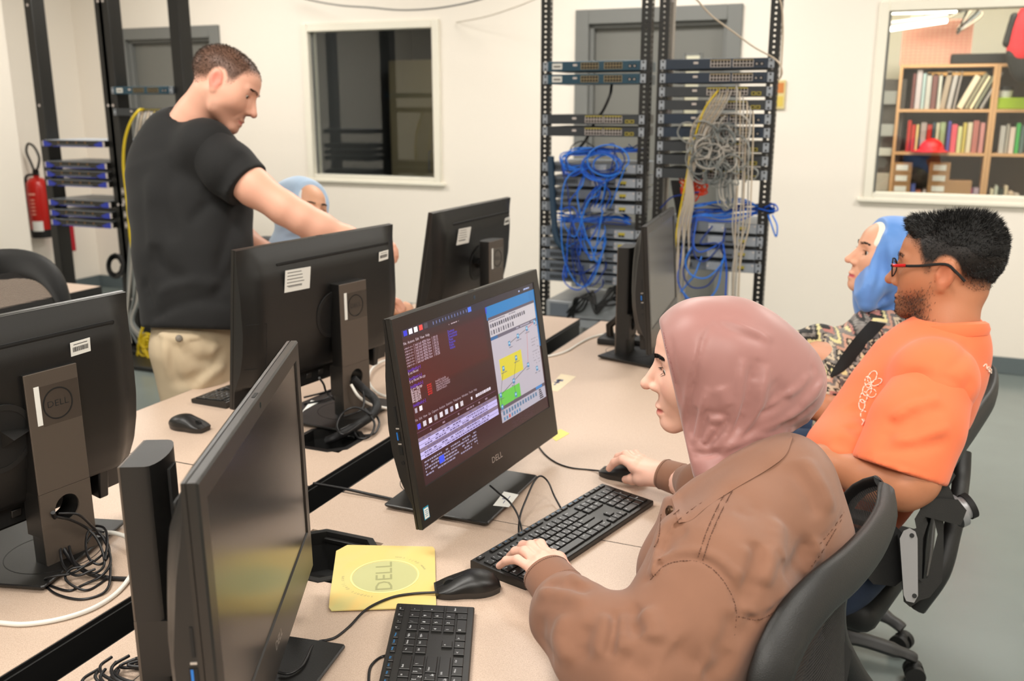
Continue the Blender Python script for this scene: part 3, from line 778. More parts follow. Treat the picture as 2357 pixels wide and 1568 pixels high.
cable_well(*TRAYS['L',1], 'black open cable well in the desk behind the middle monitor stand', 0)
cable_well(*TRAYS['R',0], 'black open cable well beside the yellow mouse mat', 1)
# ================================================================== all-in-one computers
M_BEZ = mat('monitor_bezel', (.112,.104,.096), .34, bump=.06, bscale=1200)
M_SHELL = mat('monitor_shell', (.080,.077,.074), .40, bump=.15, bscale=1100)
M_COLB = mat('stand_plate', (.33,.295,.265), .42, .15, bump=.08, bscale=900)
M_OFFSCR = mat('dark_screen', (.055,.055,.06), .22, spec=.9)
M_USB = mat('usb_blue', (.08,.42,.75), .4)
M_LOGO = mat('logo_silver', (.72,.70,.68), .35, .5)
M_TAPE = mat('clear_tape', (.27,.24,.215), .2)
W_, H_ = .585, .395
def interp(x, xs, ys): return float(np.interp(x, xs, ys))
def sstep(t): t = max(0, min(1, t)); return t*t*(3-2*t)
def shell_y(x, z):
    zs = [-.1975,-.148,-.140,-.10,-.05,0,.05,.09,.13,.165,.1975]
    side = interp(z, zs, [.017,.018,.022,.036,.043,.043,.037,.032,.024,.019,.0175])
    mid = interp(z, zs, [.020,.022,.052,.060,.064,.064,.060,.056,.050,.036,.0185])
    t = sstep((.2925-abs(x))/.055)
    return side+(mid-side)*t
def screen_logo(mb, M, s): mb.text('DELL', s, M, .0006, sx=1.15)
def computer(label, c, yaw, tilt, col, cyaw, base, byaw, screen=None, back_labels=True, sx=(-.155,), group='all-in-one computers on the desks'):
    """c: centre of the screen face; col: centre of the back of the stand column; base: centre of the foot"""
    t = thing('all_in_one_computer', label, 'computer', (base[0], base[1], .74), byaw, group)
    inv = (Matrix.Translation((base[0], base[1], .74)) @ Matrix.Rotation(byaw, 4, 'Z')).inverted()
    n = Vector((math.cos(yaw)*math.cos(tilt), math.sin(yaw)*math.cos(tilt), math.sin(tilt))); r = Vector((-math.sin(yaw), math.cos(yaw), 0)); u = n.cross(r)
    F = inv @ T(c, r, -n, u)                      # local: x right seen from the front, y to the back, z up
    # bezel ring
    b = MB(F); sw, st, sb = .026, .026, .074
    x0, x1, z0, z1 = -W_/2, W_/2, -H_/2, H_/2; e = .0025
    rs = []
    def rect(a, y): return [(x0+a, y, z0+a), (x1-a, y, z0+a), (x1-a, y, z1-a), (x0+a, y, z1-a)]
    ins = [(x0+sw, 0, z0+sb), (x1-sw, 0, z0+sb), (x1-sw, 0, z1-st), (x0+sw, 0, z1-st)]
    g = .0015; ins2 = [(x0+sw+g, .0022, z0+sb+g), (x1-sw-g, .0022, z0+sb+g), (x1-sw-g, .0022, z1-st-g), (x0+sw+g, .0022, z1-st-g)]
    b.loft([ins2, ins, rect(e, 0), rect(0, e), rect(0, .011), rect(.0012, .0115), rect(.0012, .0125), rect(0, .013), rect(.0005, .0175)], cap=False)
    pan = b.build('bezel', M_BEZ, t, smooth=25)
    s = MB(F).quad(*ins2).build('screen', M_OFFSCR, t, smooth=0)
    # camera eye and its privacy slider
    MB(F).cyl((0, -.0002, z1-.0135), (0, .001, z1-.0135), .0042, n=16).build('webcam', mat('lens_glass', (.25,.28,.27), .1, .3), t)
    k = MB(F); k.box((0, .0062, z1), (.020, .0045, .0012)); k.build('webcam_slider', M_VBLK, t)
    l = MB(F); screen_logo(l, T((0, -.0003, z0+.041), (1,0,0), (0,0,1), (0,-1,0)), .018); l.build('logo', M_LOGO, t)
    # domed back shell
    nx, nz = 40, 36; rows = []
    zz = sorted(set(list(np.linspace(z0+.0005, z1-.0005, nz)) + [-.150, -.1385]))
    for z in zz: rows.append([(x, shell_y(x, z), z) for x in np.linspace(x0+.0005, x1-.0005, nx)])
    sh = MB(F).grid(rows)
    # side walls
    for sgn in (0, -1):
        sh.loft([[(x0+.0005 if sgn == 0 else x1-.0005, .0172, z), (x0+.0005 if sgn == 0 else x1-.0005, shell_y(x0, z), z)] for z in zz], closed=False, cap=False)
    sh.build('back_shell', M_SHELL, t, smooth=50)
    v = MB(F); v.box((-.03, shell_y(0, .153)+.0002, .153), (.43, .0035, .0085), .0030, seg=2)
    v.build('vent_slot', M_VBLK, t)
    # drive door, recess ring, ports
    d = MB(F); rr = [(.235, .022), (.284, .022), (.284, -.090), (.235, -.090)]
    for a, q in zip(rr, rr[1:]+rr[:1]): d.tube([(a[0], shell_y(*a)+.0002, a[1]), ((a[0]+q[0])/2, shell_y((a[0]+q[0])/2, (a[1]+q[1])/2)+.0002, (a[1]+q[1])/2), (q[0], shell_y(*q)+.0002, q[1])], .0008, 6)
    d.build('drive_door_seam', M_VBLK, t)
    q = MB(F); q.ring(.052, .062, .062, .0655, 36, M=T((0, 0, 0), (1,0,0), (0,0,-1), (0,1,0))); q.build('mount_ring', M_BLKM, t)
    MB(F @ T((0, .0645, 0), (1,0,0), (0,0,-1), (0,1,0))).disc(.052, 36).build('mount_well', M_VBLK, t)
    pr = MB(F); pr.box((0, .026, -.165), (.36, .012, .045), .002)
    for i in range(5): pr.box((-.13+i*.045, .033, -.165), (.018, .006, .014), .001, mi=1)
    pr.build('port_panel', [M_VBLK, M_DARKPL], t)
    for sg in (-1, 1): MB(F).b2((sg*.215-.008, .018, z0), (sg*.215+.014, .048, -.132), .003).build('foot_rib', M_SHELL, t)
    # side ports (card slot, usb, usb-c, audio)
    sp = MB(F); xx = x0-.0006
    z_ = .078
    sp.b2((xx, .020, -.075+z_), (xx+.004, .0235, -.040+z_), mi=0)
    sp.b2((xx, .019, -.105+z_), (xx+.004, .028, -.088+z_), mi=0); sp.b2((xx-.0003, .0235, -.104+z_), (xx+.004, .0262, -.089+z_), mi=1)
    sp.b2((xx, .019, -.132+z_), (xx+.004, .027, -.116+z_), mi=0)
    for zq in (-.082, -.111): sp.b2((xx, .019, zq-.0012+z_), (xx+.003, .026, zq+.0012+z_), mi=2)
    sp.cyl((xx, .0225, -.147+z_), (xx+.004, .0225, -.147+z_), .0038, mi=0, n=12)
    sp.build('side_port', [M_VBLK, M_USB, M_LOGO], t)
    if back_labels:
        def lab(nm, x, z, w, h, kind, rot=0.):
            y = max(shell_y(x-w/2, z), shell_y(x+w/2, z), shell_y(x, z+h/2), shell_y(x, z-h/2))+.0006
            A = F @ T((x, y, z), (-1,0,0), (0,0,1), (0,1,0)) @ Matrix.Rotation(rot, 4, 'Z')
            g = MB(A).box((0,0,0), (w, h, .0006), .0, mi=0)
            if kind == 'bar':
                rnd = random.Random(3); xq = -w*.40
                while xq < w*.38:
                    ww = rnd.choice([.0006,.0011,.0018])*w/.05; g.b2((xq, -h*.22, .0003), (xq+ww, h*.12, .0005), mi=1); xq += ww+rnd.choice([.0007,.0011])*w/.05
                g.box((0, h*.3, .0004), (w*.7, h*.05, .0002), mi=1)
            else:
                rnd = random.Random(5)
                for i in range(5): g.b2((-w*.42, h*(.36-i*.15), .0003), (-w*.42+w*(.3+.4*rnd.random()), h*(.39-i*.15), .0005), mi=1)
                for i in range(12): g.b2((-w*.35+i*w*.045, -h*.30, .0003), (-w*.35+i*w*.045+w*.02, -h*.24, .0005), mi=1)
            g.build(nm, [M_WHITE, M_INK], t)
        for s_ in sx: lab('asset_sticker', s_, .125 if s_ < -.16 else .112, .040, .026, 'bar', R(3))
        if len(sx) == 1 and sx[0] < -.16: lab('service_label', .128, .112, .088, .055, 'txt', R(-1.5))
        lab('warning_label', .12, -.178, .05, .012, 'bar')
    # stand: column with cable hole, back plate with ring and tape, neck, foot
    S = inv @ T((col[0], col[1], .752), (-math.sin(cyaw), math.cos(cyaw), 0), (-math.cos(cyaw), -math.sin(cyaw), 0), (0,0,1))
    # local: x right seen from front, y to the back, z up; back plate at y=0
    hc = .353; w2 = .0505
    def profile(h0, h1):
        pts = [(-w2, 0), (w2, 0), (w2, -.030)] + [(w2*math.cos(a), -.030-.017*math.sin(a)) for a in np.linspace(.35, PI-.35, 9)] + [(-w2, -.030)]
        return [[(x, y, h) for x, y in pts] for h in (h0, h1)]
    cb = MB(S); cb.loft(profile(.135, hc)); cb.loft(profile(0, .052)); slab_hole(cb, -w2, w2, .052, .135, -.044, 0, 0, .096, .024)
    cb.build('stand_column', M_SHELL, t, smooth=30)
    pb = MB(S); pb.b2((-w2, 0, .135), (w2, .0035, hc), .0008); pb.b2((-w2, 0, 0), (w2, .0035, .052)); slab_hole(pb, -w2, w2, .052, .135, 0, .0035, 0, .096, .024)
    pb.build('stand_back_plate', M_COLB, t, smooth=20)
    Z = hc-.062; A = S @ T((-.006, .0036, Z), (-1,0,0), (0,0,1), (0,1,0))
    MB(A).box((.006, 0, 0), (.074, .072, .0003)).build('tape_piece', M_TAPE, t, smooth=0)
    rg = MB(A); rg.ring(.0265, .0288, .0002, .0008, 40); rg.text('DELL', .0165, T((0,0,.0002)), .0007, sx=1.15); rg.build('embossed_logo', M_VBLK, t, smooth=0)
    MB(A).box((-.037, .003, .0004), (.0095, .070, .0008)).build('paper_strip', M_WHITE, t, smooth=0)
    # rail on the front of the column and the neck to the panel
    MB(S).b2((-.014, -.0500, .12), (.014, -.045, hc-.018), .001).build('height_rail', M_VBLK, t)
    p0 = S @ Vector((0, -.045, c[2]-.752)); p1 = F @ Vector((0, .060, 0)); dv = (p1-p0)
    nk = MB(); nk.tube([p0, p0+dv*.5, p1], [.027, .027, .030], 4, flat=((0,0,1), .62)); nk.build('neck', M_SHELL, t, smooth=20)
    # foot plate
    B = MB(); bx, by = .1175, .135
    def rc(a, b, z): return [(-a, -b+.004, z), (-a+.004, -b, z), (a-.004, -b, z), (a, -b+.004, z), (a, b-.004, z), (a-.004, b, z), (-a+.004, b, z), (-a, b-.004, z)]
    B.loft([rc(bx-.012, by-.012, .0), rc(bx-.002, by-.002, .006), rc(bx, by, .008), rc(bx, by, .011), rc(bx-.002, by-.002, .0125)])
    B.build('foot_plate', M_BLK, t, smooth=25)
    cl = inv @ Vector((col[0], col[1], .74))
    MB(T((cl.x*.6, cl.y*.8, .0125))).ring(.0815, .083, 0, .0004, 48).build('swivel_ring', M_VBLK, t)
    return t, F
_s = 1.0
PC = {}
def comp(key, *a, **k): PC[key] = computer(*a, **k)
comp('centre', 'powered-on computer with a lit screen in front of the woman in brown', (-.776,1.686,.991), R(-4.5), R(8.6), (-.945,1.70), R(-2), (-.832,1.685), R(0), back_labels=False)
comp('near', 'nearest computer, at lower left, switched off and seen edge-on', (-.756,.943,.988), R(26), R(.6), (-.917,.876), R(26), (-.83,.925), R(9), back_labels=False)
comp('mid', 'computer seen from behind in front of the standing man', (-.0-1.426,2.018,1.031), R(172.3), R(6.5), (-1.325,2.046), R(170), (-1.395,2.045), R(176), sx=(-.212,))
comp('large', 'large computer back at the left edge with one barcode sticker', (-1.441,1.042,1.012), R(173.4), R(7.4), (-1.357,1.130), R(173), (-1.456,1.121), R(195.5), sx=(-.165,))
comp('far', 'farthest computer seen from behind, standing before the blank white wall', (-1.452,2.955,1.025), R(178), R(10.0), (-1.300,2.905), R(176), (-1.39,2.93), R(178), sx=(-.212,))
comp('rfar', 'farthest right-hand computer, seen edge-on in front of the network racks', (-.742,3.02,1.003), R(5.6), R(4.1), (-.868,2.955), R(2), (-.765,2.955), R(-16), back_labels=False)
# ================================================================== what the lit screen shows (flat picture on the screen of the centre computer)
def screen_picture(t, F):
    m = bpy.data.materials.new('screen_picture'); m.use_nodes = True; n = m.node_tree; b = n.nodes['Principled BSDF']
    a = n.nodes.new('ShaderNodeAttribute'); a.attribute_name = 'Col'; n.links.new(a.outputs['Color'], b.inputs['Base Color']); n.links.new(a.outputs['Color'], b.inputs['Emission Color'])
    b.inputs['Emission Strength'].default_value = .50; b.inputs['Roughness'].default_value = .28; b.inputs['Specular IOR Level'].default_value = .7
    x0, x1, z0, z1 = -W_/2+.026, W_/2-.026, -H_/2+.074, H_/2-.026; SW, SH = x1-x0, z1-z0
    V, Fc, C = [], [], []
    lvl = [0]
    mv = lambda v: float(np.interp(v, [0,.055,.105,.745,.795,.87,.898,.973,1], [0,.055,.09,.48,.53,.655,.69,.83,.955]))
    def R_(u0, v0, u1, v1, col, l=1):          # u right, v down, 0..1
        if u1 <= .57 and l > 0: v0, v1 = mv(v0), mv(v1)
        if col == (.10,.05,.09): pass
        i = len(V); y = -.0004-.00004*l
        for u, v in ((u0, v0), (u0, v1), (u1, v1), (u1, v0)): V.append((x0+u*SW, y+.0022, z1-v*SH)); C.append(lin(col))
        Fc.append((i, i+1, i+2, i+3))
    def T_(u, v, body, s, col, l=3):
        v = mv(v); s *= 1.15; vs, fs = text_geo(body, 'LEFT'); i = len(V)
        for x, yy, z in vs: V.append((x0+u*SW+x*s, .0022-.0004-.00004*l, z1-v*SH+yy*s)); C.append(lin(col))
        for f in fs: Fc.append(tuple(i+k for k in f))
    rn = random.Random(5)
    def words(u, v, w, h, col, l=3, dens=.8, cw=.006):
        x = u
        while x < u+w:
            k = cw*rn.uniform(.6, 2.6); R_(x, v-h/2, min(x+k, u+w), v+h/2, col, l) if rn.random() < dens else None; x += k+cw*.45
    R_(0,0,1,1,(.17,.10,.125),0)                                             # wine-dark desktop
    for i in range(14):                                                    # soft red glow of the terminal background
        g = i/13; R_(.02+.16*g*.6, .10+.10*g, .57-.05*g, .66-.10*g, (.17+.10*g, .09+.0*g, .11), .1+.05*i) if i < 8 else None
    R_(0,0,1,.055,(.13,.12,.17),1)
    for i, c in enumerate([(.15,.20,.75),(.80,.82,.88),(.85,.85,.85),(.78,.25,.25),(.25,.25,.30)]): R_(.015+i*.032, .012, .037+i*.032, .045, c, 2)
    for i in range(12): R_(.20+i*.021, .020, .205+i*.021, .040, (.35,.40,.60), 2)
    R_(.445,.012,.47,.045,(.25,.40,.85),2); words(.86,.03,.10,.012,(.55,.62,.8))
    # terminal
    T_(.005,.105,'File  Actions  Edit  View  Help',.0062,(.72,.68,.74)); words(.30,.085,.07,.010,(.6,.55,.6))
    for i in range(7):
        v = .155+i*.030; T_(.006, v, '-rw-r--r-- 1 kali kali 4096 Nov  1 09:%02d' % (10+i*3), .0062, (.66,.60,.68)); T_(.285+.0*i, v, ['Desktop','Documents','Downloads','Music','Pictures','Public','Videos'][i], .0062, (.25,.27,.80))
    T_(.006,.385,'(kali@kali)-[~]',.0062,(.35,.22,.75)); T_(.006,.412,'$ cat file.txt',.0060,(.70,.66,.74))
    T_(.006,.470,'(kali@kali)-[~]',.0062,(.35,.22,.75)); T_(.006,.497,'$ cp file.txt file.cpp',.0060,(.70,.66,.74))
    T_(.006,.553,'(kali@kali)-[~]',.0062,(.35,.22,.75)); T_(.006,.580,'$ g++ file.cpp',.0060,(.78,.74,.80))
    for i in range(5):
        v = .607+i*.024; T_(.006, v, 'file.cpp:%d:%d:' % (i+2, 5+i), .0058, (.80,.75,.80)); T_(.105, v, 'error:', .0058, (.85,.18,.18)); T_(.16, v, ['invalid include','was not declared','expected initializer','missing terminator','before return'][i], .0058, (.62,.55,.60))
    T_(.006,.745,'(kali@kali)-[~]',.0062,(.35,.22,.75)); R_(.012,.765,.026,.795,(.55,.55,.62),2); R_(.04,.765,.058,.795,(.80,.80,.85),2)
    # capture window below
    R_(.0,.795,.565,1,(.16,.09,.12),2.2); T_(.004,.822,'File  Edit  View  Go  Capture  Analyze  Statistics  Telephony  Wireless  Tools  Help',.0058,(.60,.56,.62),3)
    for i, c in enumerate([(.3,.3,.85),(.7,.7,.75),(.8,.8,.85),(.55,.55,.6),(.75,.75,.8),(.7,.72,.8),(.6,.6,.7),(.85,.85,.9),(.7,.7,.75)]): R_(.012+i*.036, .838, .032+i*.036, .858, c, 3)
    words(.35,.848,.18,.012,(.75,.75,.82)); R_(0,.868,.565,.870,(.35,.25,.35),3); words(.02,.885,.50,.009,(.50,.44,.52),3,.5,.012)
    for i in range(6): 
        c = (.66,.65,.86) if i not in (0, 3) else (.45,.41,.50); R_(.0, .898+i*.0125, .565, .9095+i*.0125, c, 3); words(.03, .904+i*.0125, .46, .005, (.33,.31,.48), 4, .7, .008)
    # hex dump strip
    for i in range(5): words(.02, .978+i*.0045, .36, .0022, (.50,.50,.62), 4, .8, .008)
    R_(.11,.982,.145,.992,(.15,.28,.85),5)
    # blue desktop and the network diagram window on the right
    R_(.575,.055,1,.15,(.10,.42,.66),1); R_(.945,.055,1,.50,(.08,.40,.64),1.05); R_(.572,.055,.582,.10,(.15,.2,.7),2)
    R_(.583,.135,.985,.155,(.30,.28,.34),2); R_(.583,.155,.985,.285,(.66,.66,.70),2); words(.59,.166,.22,.007,(.35,.35,.42),3)
    for i in range(17): R_(.592+i*.018, .185, .603+i*.018, .212, (.20,.20,.26) if i % 3 else (.35,.35,.42), 3)
    for i in range(10): R_(.592+i*.020, .230, .602+i*.020, .262, (.25,.25,.32) if i % 2 else (.45,.45,.50), 3)
    R_(.583,.275,.985,.300,(.34,.33,.40),3); R_(.583,.277,.64,.300,(.15,.35,.55),4); words(.80,.288,.16,.008,(.62,.62,.70),4)
    R_(.583,.300,.985,.790,(.62,.62,.68),2.5)
    R_(.625,.455,.815,.610,(.72,.70,.22),3); R_(.583,.690,.765,.800,(.35,.68,.28),3)
    nodes = [(.725,.375),(.805,.350),(.890,.325),(.965,.30),(.860,.595),(.720,.655),(.600,.705),(.600,.830*.955),(.722,.760),(.650,.530),(.765,.500),(.935,.655)]
    def ln(a, b, col, w=.0022):
        (ax, ay), (bx, by) = a, b; dx, dy = (bx-ax)*SW, (by-ay)*SH; L = math.hypot(dx, dy); nx, ny = -dy/L*w/2*.5, dx/L*w/2*.5; i = len(V)
        for (u, v), s in ((a, 1), (b, 1), (b, -1), (a, -1)): V.append((x0+u*SW+nx*s, .0022-.0004-.00004*5, z1-v*SH-ny*s)); C.append(lin(col))
        Fc.append((i, i+1, i+2, i+3))
    for a, b, c in ((0,1,0),(1,2,0),(2,3,1),(2,4,1),(4,5,0),(5,6,0),(6,7,0),(5,8,0),(6,9,0),(5,10,0)): ln(nodes[a], nodes[b], (.70,.25,.28) if c else (.16,.15,.20))
    for u, v in nodes: R_(u-.009, v-.018, u+.009, v+.018, (.22,.45,.62), 6); R_(u-.006, v-.010, u+.006, v+.004, (.55,.72,.82), 7); words(u-.02, v+.030, .045, .006, (.35,.35,.42), 6)
    for i in range(9): words(.915, .42+i*.024, .06, .006, (.45,.45,.52), 4, .7)
    R_(.583,.790,.985,.815,(.32,.30,.36),4); R_(.90,.79,.96,.812,(.20,.45,.70),5)
    R_(.583,.815,.985,.905,(.60,.61,.68),3)
    for i in range(13): R_(.60+i*.024, .828, .614+i*.024, .858, (.28,.42,.55), 4)
    for i in range(7): R_(.60+i*.022, .872, .612+i*.022, .896, (.25,.45,.62) if i != 2 else (.65,.25,.25), 4)
    for i in range(5): R_(.925, .822+i*.016, .945+.004*i, .832+i*.016, (.15,.15,.2), 4)
    for i in range(9): words(.66, .915+i*.008, .20, .004, (.24,.17,.22), 3, .5)
    # right-hand dark part and the bottom shade
    me = bpy.data.meshes.new('screen_picture'); me.from_pydata([tuple(F @ Vector(v)) for v in V], [], Fc); me.materials.append(m)
    ca = me.color_attributes.new('Col', 'FLOAT_COLOR', 'POINT'); ca.data.foreach_set('color', [x for c in C for x in (*c, 1.)])
    o = bpy.data.objects.new('screen_picture', me); COL.objects.link(o); o.parent = t
_t, _F = PC['centre']; screen_picture(_t, _F)
# processor badge on the lower left of the bezel
g = MB(_F @ T((-W_/2+.016, -.0003, -H_/2+.028), (1,0,0), (0,0,1), (0,-1,0)))
g.box((0,0,0), (.0175,.0235,.0004), mi=0); g.box((0,-.0005,.0003), (.0145,.0195,.0004), mi=1)
for i in range(4): g.box((0,.005-.0035*i,.0006), (.010-.002*(i%2),.0012,.0002), mi=0)
g.build('processor_badge', [mat('badge_blue', (.10,.55,.68), .3), M_WHITE], _t, smooth=0)
# ================================================================== keyboards, mice and small things on the desks
M_KB = mat('keyboard_case', (.10,.097,.09), .42, bump=.1, bscale=900)
M_KEY = mat('key_cap', (.085,.083,.08), .40)
M_LEGEND = mat('key_legend', (.86,.87,.88), .6)
M_LEGB = mat('key_legend_blue', (.20,.58,.85), .6)
U = .01905
def kb_layout():
    K = []     # x, y (units from front left), w, h, latin, second, colour
    def row(y, items, x=0., h=1.):
        for it in items:
            if isinstance(it, (int, float)): x += it; continue
            lab, w = (it, 1.) if isinstance(it, str) else it
            a, b = (lab.split('|')+[''])[:2]; K.append((x, y, w, h, a, b)); x += w
    row(5.25, ['Esc', 1., 'F1','F2','F3','F4', .5, 'F5','F6','F7','F8', .5, 'F9','F10','F11','F12', .25, 'PrtSc','ScrLk','Pause', .25, '<','-','+','='], h=.62)
    row(4, ['~|ذ','1|١','2|٢','3|٣','4|٤','5|٥','6|٦','7|٧','8|٨','9|٩','0|٠','-','=',('Back',2), .25,'Ins','Home','PgUp', .25,'Num','/','*','-'])
    row(3, [('Tab',1.5),'Q|ض','W|ص','E|ث','R|ق','T|ف','Y|غ','U|ع','I|ه','O|خ','P|ح','[|ج',']|د',('\\',1.5), .25,'Del','End','PgDn', .25,'7','8','9'])
    row(2, [('Caps',1.75),'A|ش','S|س','D|ي','F|ب','G|ل','H|ا','J|ت','K|ن','L|م',';|ك',"'|ط",('Enter',2.25), 3.5,'4','5','6'])
    row(1, [('Shift',2.25),'Z|ئ','X|ء','C|ؤ','V|ر','B|ل','N|ى','M|ة',',|و','.|ز','/|ظ',('Shift',2.75), 1.25,'^', 1.25,'1','2','3'])
    row(0, [('Ctrl',1.25),('Win',1.25),('Alt',1.25),('',6.25),('Alt',1.25),('Win',1.25),('Menu',1.25),('Ctrl',1.25), .25,'<','v','>', .25,('0',2),'.'])
    K.append((21.5, 2, 1, 2, '+', '')); K.append((21.5, 0, 1, 2, 'Enter', ''))
    return K
def keyboard(label, loc, rz):
    t = thing('keyboard', label, 'keyboard', (*loc, .74), rz, 'keyboards on the desks')
    L, D = .442, .127
    mb = MB(); prof = [(0, .0035), (0, .0105), (.0015, .0125), (D-.002, .0195), (D, .018), (D, .004), (D-.004, .0), (.004, .0)]
    mb.loft([[(x, y-D/2, z) for y, z in prof] for x in (-L/2, L/2)]); mb.build('case', M_KB, t, smooth=20)
    meshes = {}; x0, y0 = -L/2+.0065, -D/2+.0085
    leg, legb = MB(), MB()
    for x, y, w, h, a, b in kb_layout():
        k = (w, h)
        if k not in meshes:
            m = MB(); W, Hh = w*U-.0026, h*(U if h != .62 else .0175)-.0026
            f = lambda s, z: [(-W/2+s, -Hh/2+s, z), (W/2-s, -Hh/2+s, z), (W/2-s, Hh/2-s, z), (-W/2+s, Hh/2-s, z)]
            m.loft([f(0, -.004), f(.0004, .0016), f(.0012, .0024)])
            o = m.build('key', M_KEY, t, smooth=0); meshes[k] = o.data
        else: o = bpy.data.objects.new('key', meshes[k]); COL.objects.link(o); o.parent = t
        hh = h if h != .62 else .62; cx, cy = x0+(x+w/2)*U, y0+(y+(hh/2 if h != .62 else .42))*U
        zc = .0125+(cy+D/2)/D*.0068+.0012; o.location = (cx, cy, zc); o.rotation_euler = (.054, 0, 0)
        A = T((cx, cy, zc)) @ Matrix.Rotation(.054, 4, 'X') @ Matrix.Translation((0, 0, .00245))
        if a:
            big = len(a) == 1; s = .0066 if big else .0040
            tgt = legb if a in ('PrtSc','ScrLk','Pause') or (a[0] == 'F' and len(a) > 1) else leg
            if big and b: tgt.text(a, s, A @ Matrix.Translation((-.0038, .0034, 0)), .0001)
            elif big: tgt.text(a, s, A @ Matrix.Translation((-w*U/2+.0062, .002, 0)), .0001)
            else: tgt.text(a, s, A @ Matrix.Translation((0 if w < 1.3 else -w*U/2+.009, .001 if h < 1 else .003, 0)), .0001)
        if b: leg.text(b, .0066, A @ Matrix.Translation((.0035, -.0028, 0)), .0001)
    leg.build('key_legends', M_LEGEND, t, smooth=0); legb.build('blue_legends', M_LEGB, t, smooth=0)
    d = MB()
    for i in range(3): d.box((L/2-.070+i*.019, D/2-.0075, .0197), (.0022, .0007, .0004))
    d.build('indicator', M_LEGEND, t, smooth=0)
    for sx in (-1, 1): MB().b2((sx*.19-.008, D/2-.02, -.0), (sx*.19+.008, D/2-.014, .004), .001).build('foot', M_VBLK, t)
    return t
def kbpos(a, b, c, d):      # rear-esc, rear-numpad, front-numpad, front-esc pixels
    q = [PZ(*p, .757) for p in (a, b, c, d)]; ce = sum(q)/4; v = (q[1]-q[0])+(q[2]-q[3]); return (ce[0], ce[1]), math.atan2(v[1], v[0])
_c, _a = kbpos((1088,1283), (1385,1112), (1504,1152), (1210,1350))
keyboard('black wired keyboard that the woman in brown is typing on', _c, _a)
q1, q2 = PZ(915,1382,.757), PZ(1092,1403,.757); v = q1-PZ(872,1568,.757); a2 = math.atan2(v[1], v[0]); dx = np.array([math.cos(a2), math.sin(a2)])
mid = (q1+q2)[:2]/2-dx*.221
keyboard('nearest black keyboard at the bottom edge, number pad towards the yellow mouse mat', tuple(mid), a2)
q = PZ(453,921,.75); keyboard('black keyboard half hidden by the middle computer on the far row', (q[0]+.055, q[1]+.215), -PI/2-.04+0.0)
q = PZ(905,800,.75); keyboard('black keyboard glimpsed between the middle and centre computers', (q[0]-.07, q[1]+.1), -PI/2)

def mouse(label, loc, rz):
    t = thing('mouse', label, 'mouse', (*loc, .74), rz, 'computer mice on the desks')
    L, rows = .113, []; ts = np.linspace(0, 1, 22); low = []
    for u in ts:                      # nose at +x
        x = (u-.5)*L; w = .0305*(1-abs(2*u-1)**3.2*(.42 if u > .5 else .62))*(1-.10*math.exp(-((u-.58)/.16)**2))
        h = .0385*math.sin(PI*(.10+.80*u**.82))**.62*(1-.42*max(0, u-.45)/.55)
        if u < .06: h *= .62+.38*u/.06
        n = 17; rows.append([(x, w*math.cos(PI*j/(n-1)), .0125+(h-.0125)*abs(math.sin(PI*j/(n-1)))**.62) for j in range(n)])
        low.append([(x, w, .0125), (x*.97, w*.90, .001), (x*.97, -w*.90, .001), (x, -w, .0125)])
    m = MB(); m.grid(rows); m.faces(rows[0], [tuple(range(17))]); m.faces(rows[-1], [tuple(range(17))[::-1]]); m.build('top_shell', M_BLK, t, smooth=40)
    m = MB(); m.loft([[(p[0]*1.0, p[1]*.985, p[2]-.0002) for p in r] for r in low], closed=True); m.build('lower_shell', M_VBLK if False else M_DARKPL, t, smooth=40)
    gz = lambda x: float(np.interp(x, [r[8][0] for r in rows], [r[8][2] for r in rows]))
    g = MB(); g.tube([(x, 0, gz(x)+.0001) for x in np.linspace(.006, .053, 10)], .0008, 5); g.build('button_gap', M_VBLK, t)
    w = MB(); w.cyl((.030, -.0035, gz(.03)-.0075), (.030, .0035, gz(.03)-.0075), .0115, n=24); w.build('scroll_wheel', M_VBLK, t)
    return t
def mpos(nose, tail): 
    a, b = PZ(*nose, .755), PZ(*tail, .755); v = a-b; c = (a+b)/2; return (c[0], c[1]), math.atan2(v[1], v[0])
mouse('black mouse lying half on the yellow mouse mat', *mpos((1003,1350), (1148,1340)))
mouse('black mouse alone on the far desk near the edge', *mpos((478,982), (391,968)))
mouse('black mouse under the right hand of the woman in brown', *mpos((1403,1080), (1474,1094)))

def cb(label, pix, r, m=None, group=None, k=8, nm='cable'):
    pts = [PZ(p[0], p[1], p[2] if len(p) > 2 else .74+r) for p in pix]
    o = cable(nm, pts, r, m or M_BCABLE, k=k, n=8); tag(o, label, 'cable', group); return o
cb('thin black mouse cable running from the yellow mat to the nearest computer', [(1001,1364,.750),(950,1367,.748),(900,1376,.748),(845,1402,.748),(805,1442),(775,1466),(752,1474),(735,1477),(718,1490,.752),(705,1518,.756),(690,1538,.756),(665,1551,.756),(640,1548,.757)], .0022)
cb('thin black lead leaving the nearest keyboard at the bottom edge', [(905,1508,.75),(880,1512),(860,1526),(850,1546),(848,1590)], .0022)
cb('black lead curling up from the keyboard to the lit computer', [(1290,1168,.752),(1275,1140,.755),(1262,1110,.775),(1245,1096,.79),(1230,1108,.785),(1213,1145,.77),(1198,1185,.757),(1194,1225,.744),(1200,1250,.75)], .0020)
cb('black lead hanging under the lit screen beside its white label', [(1128,1118,.79),(1150,1137,.785),(1172,1155,.78),(1190,1182,.765),(1200,1215,.75),(1206,1250,.748)], .0020)
cb('black mouse lead crossing the desk behind the lit screen', [(1400,1086,.75),(1360,1082),(1315,1077),(1282,1066),(1255,1047),(1235,1022),(1215,1000)], .0020)
cb('short thick black lead lying over the desk joint', [(722,1113),(796,1126,.748),(850,1138,.746),(905,1150,.746),(960,1163,.745),(1010,1172,.745)], .0034)
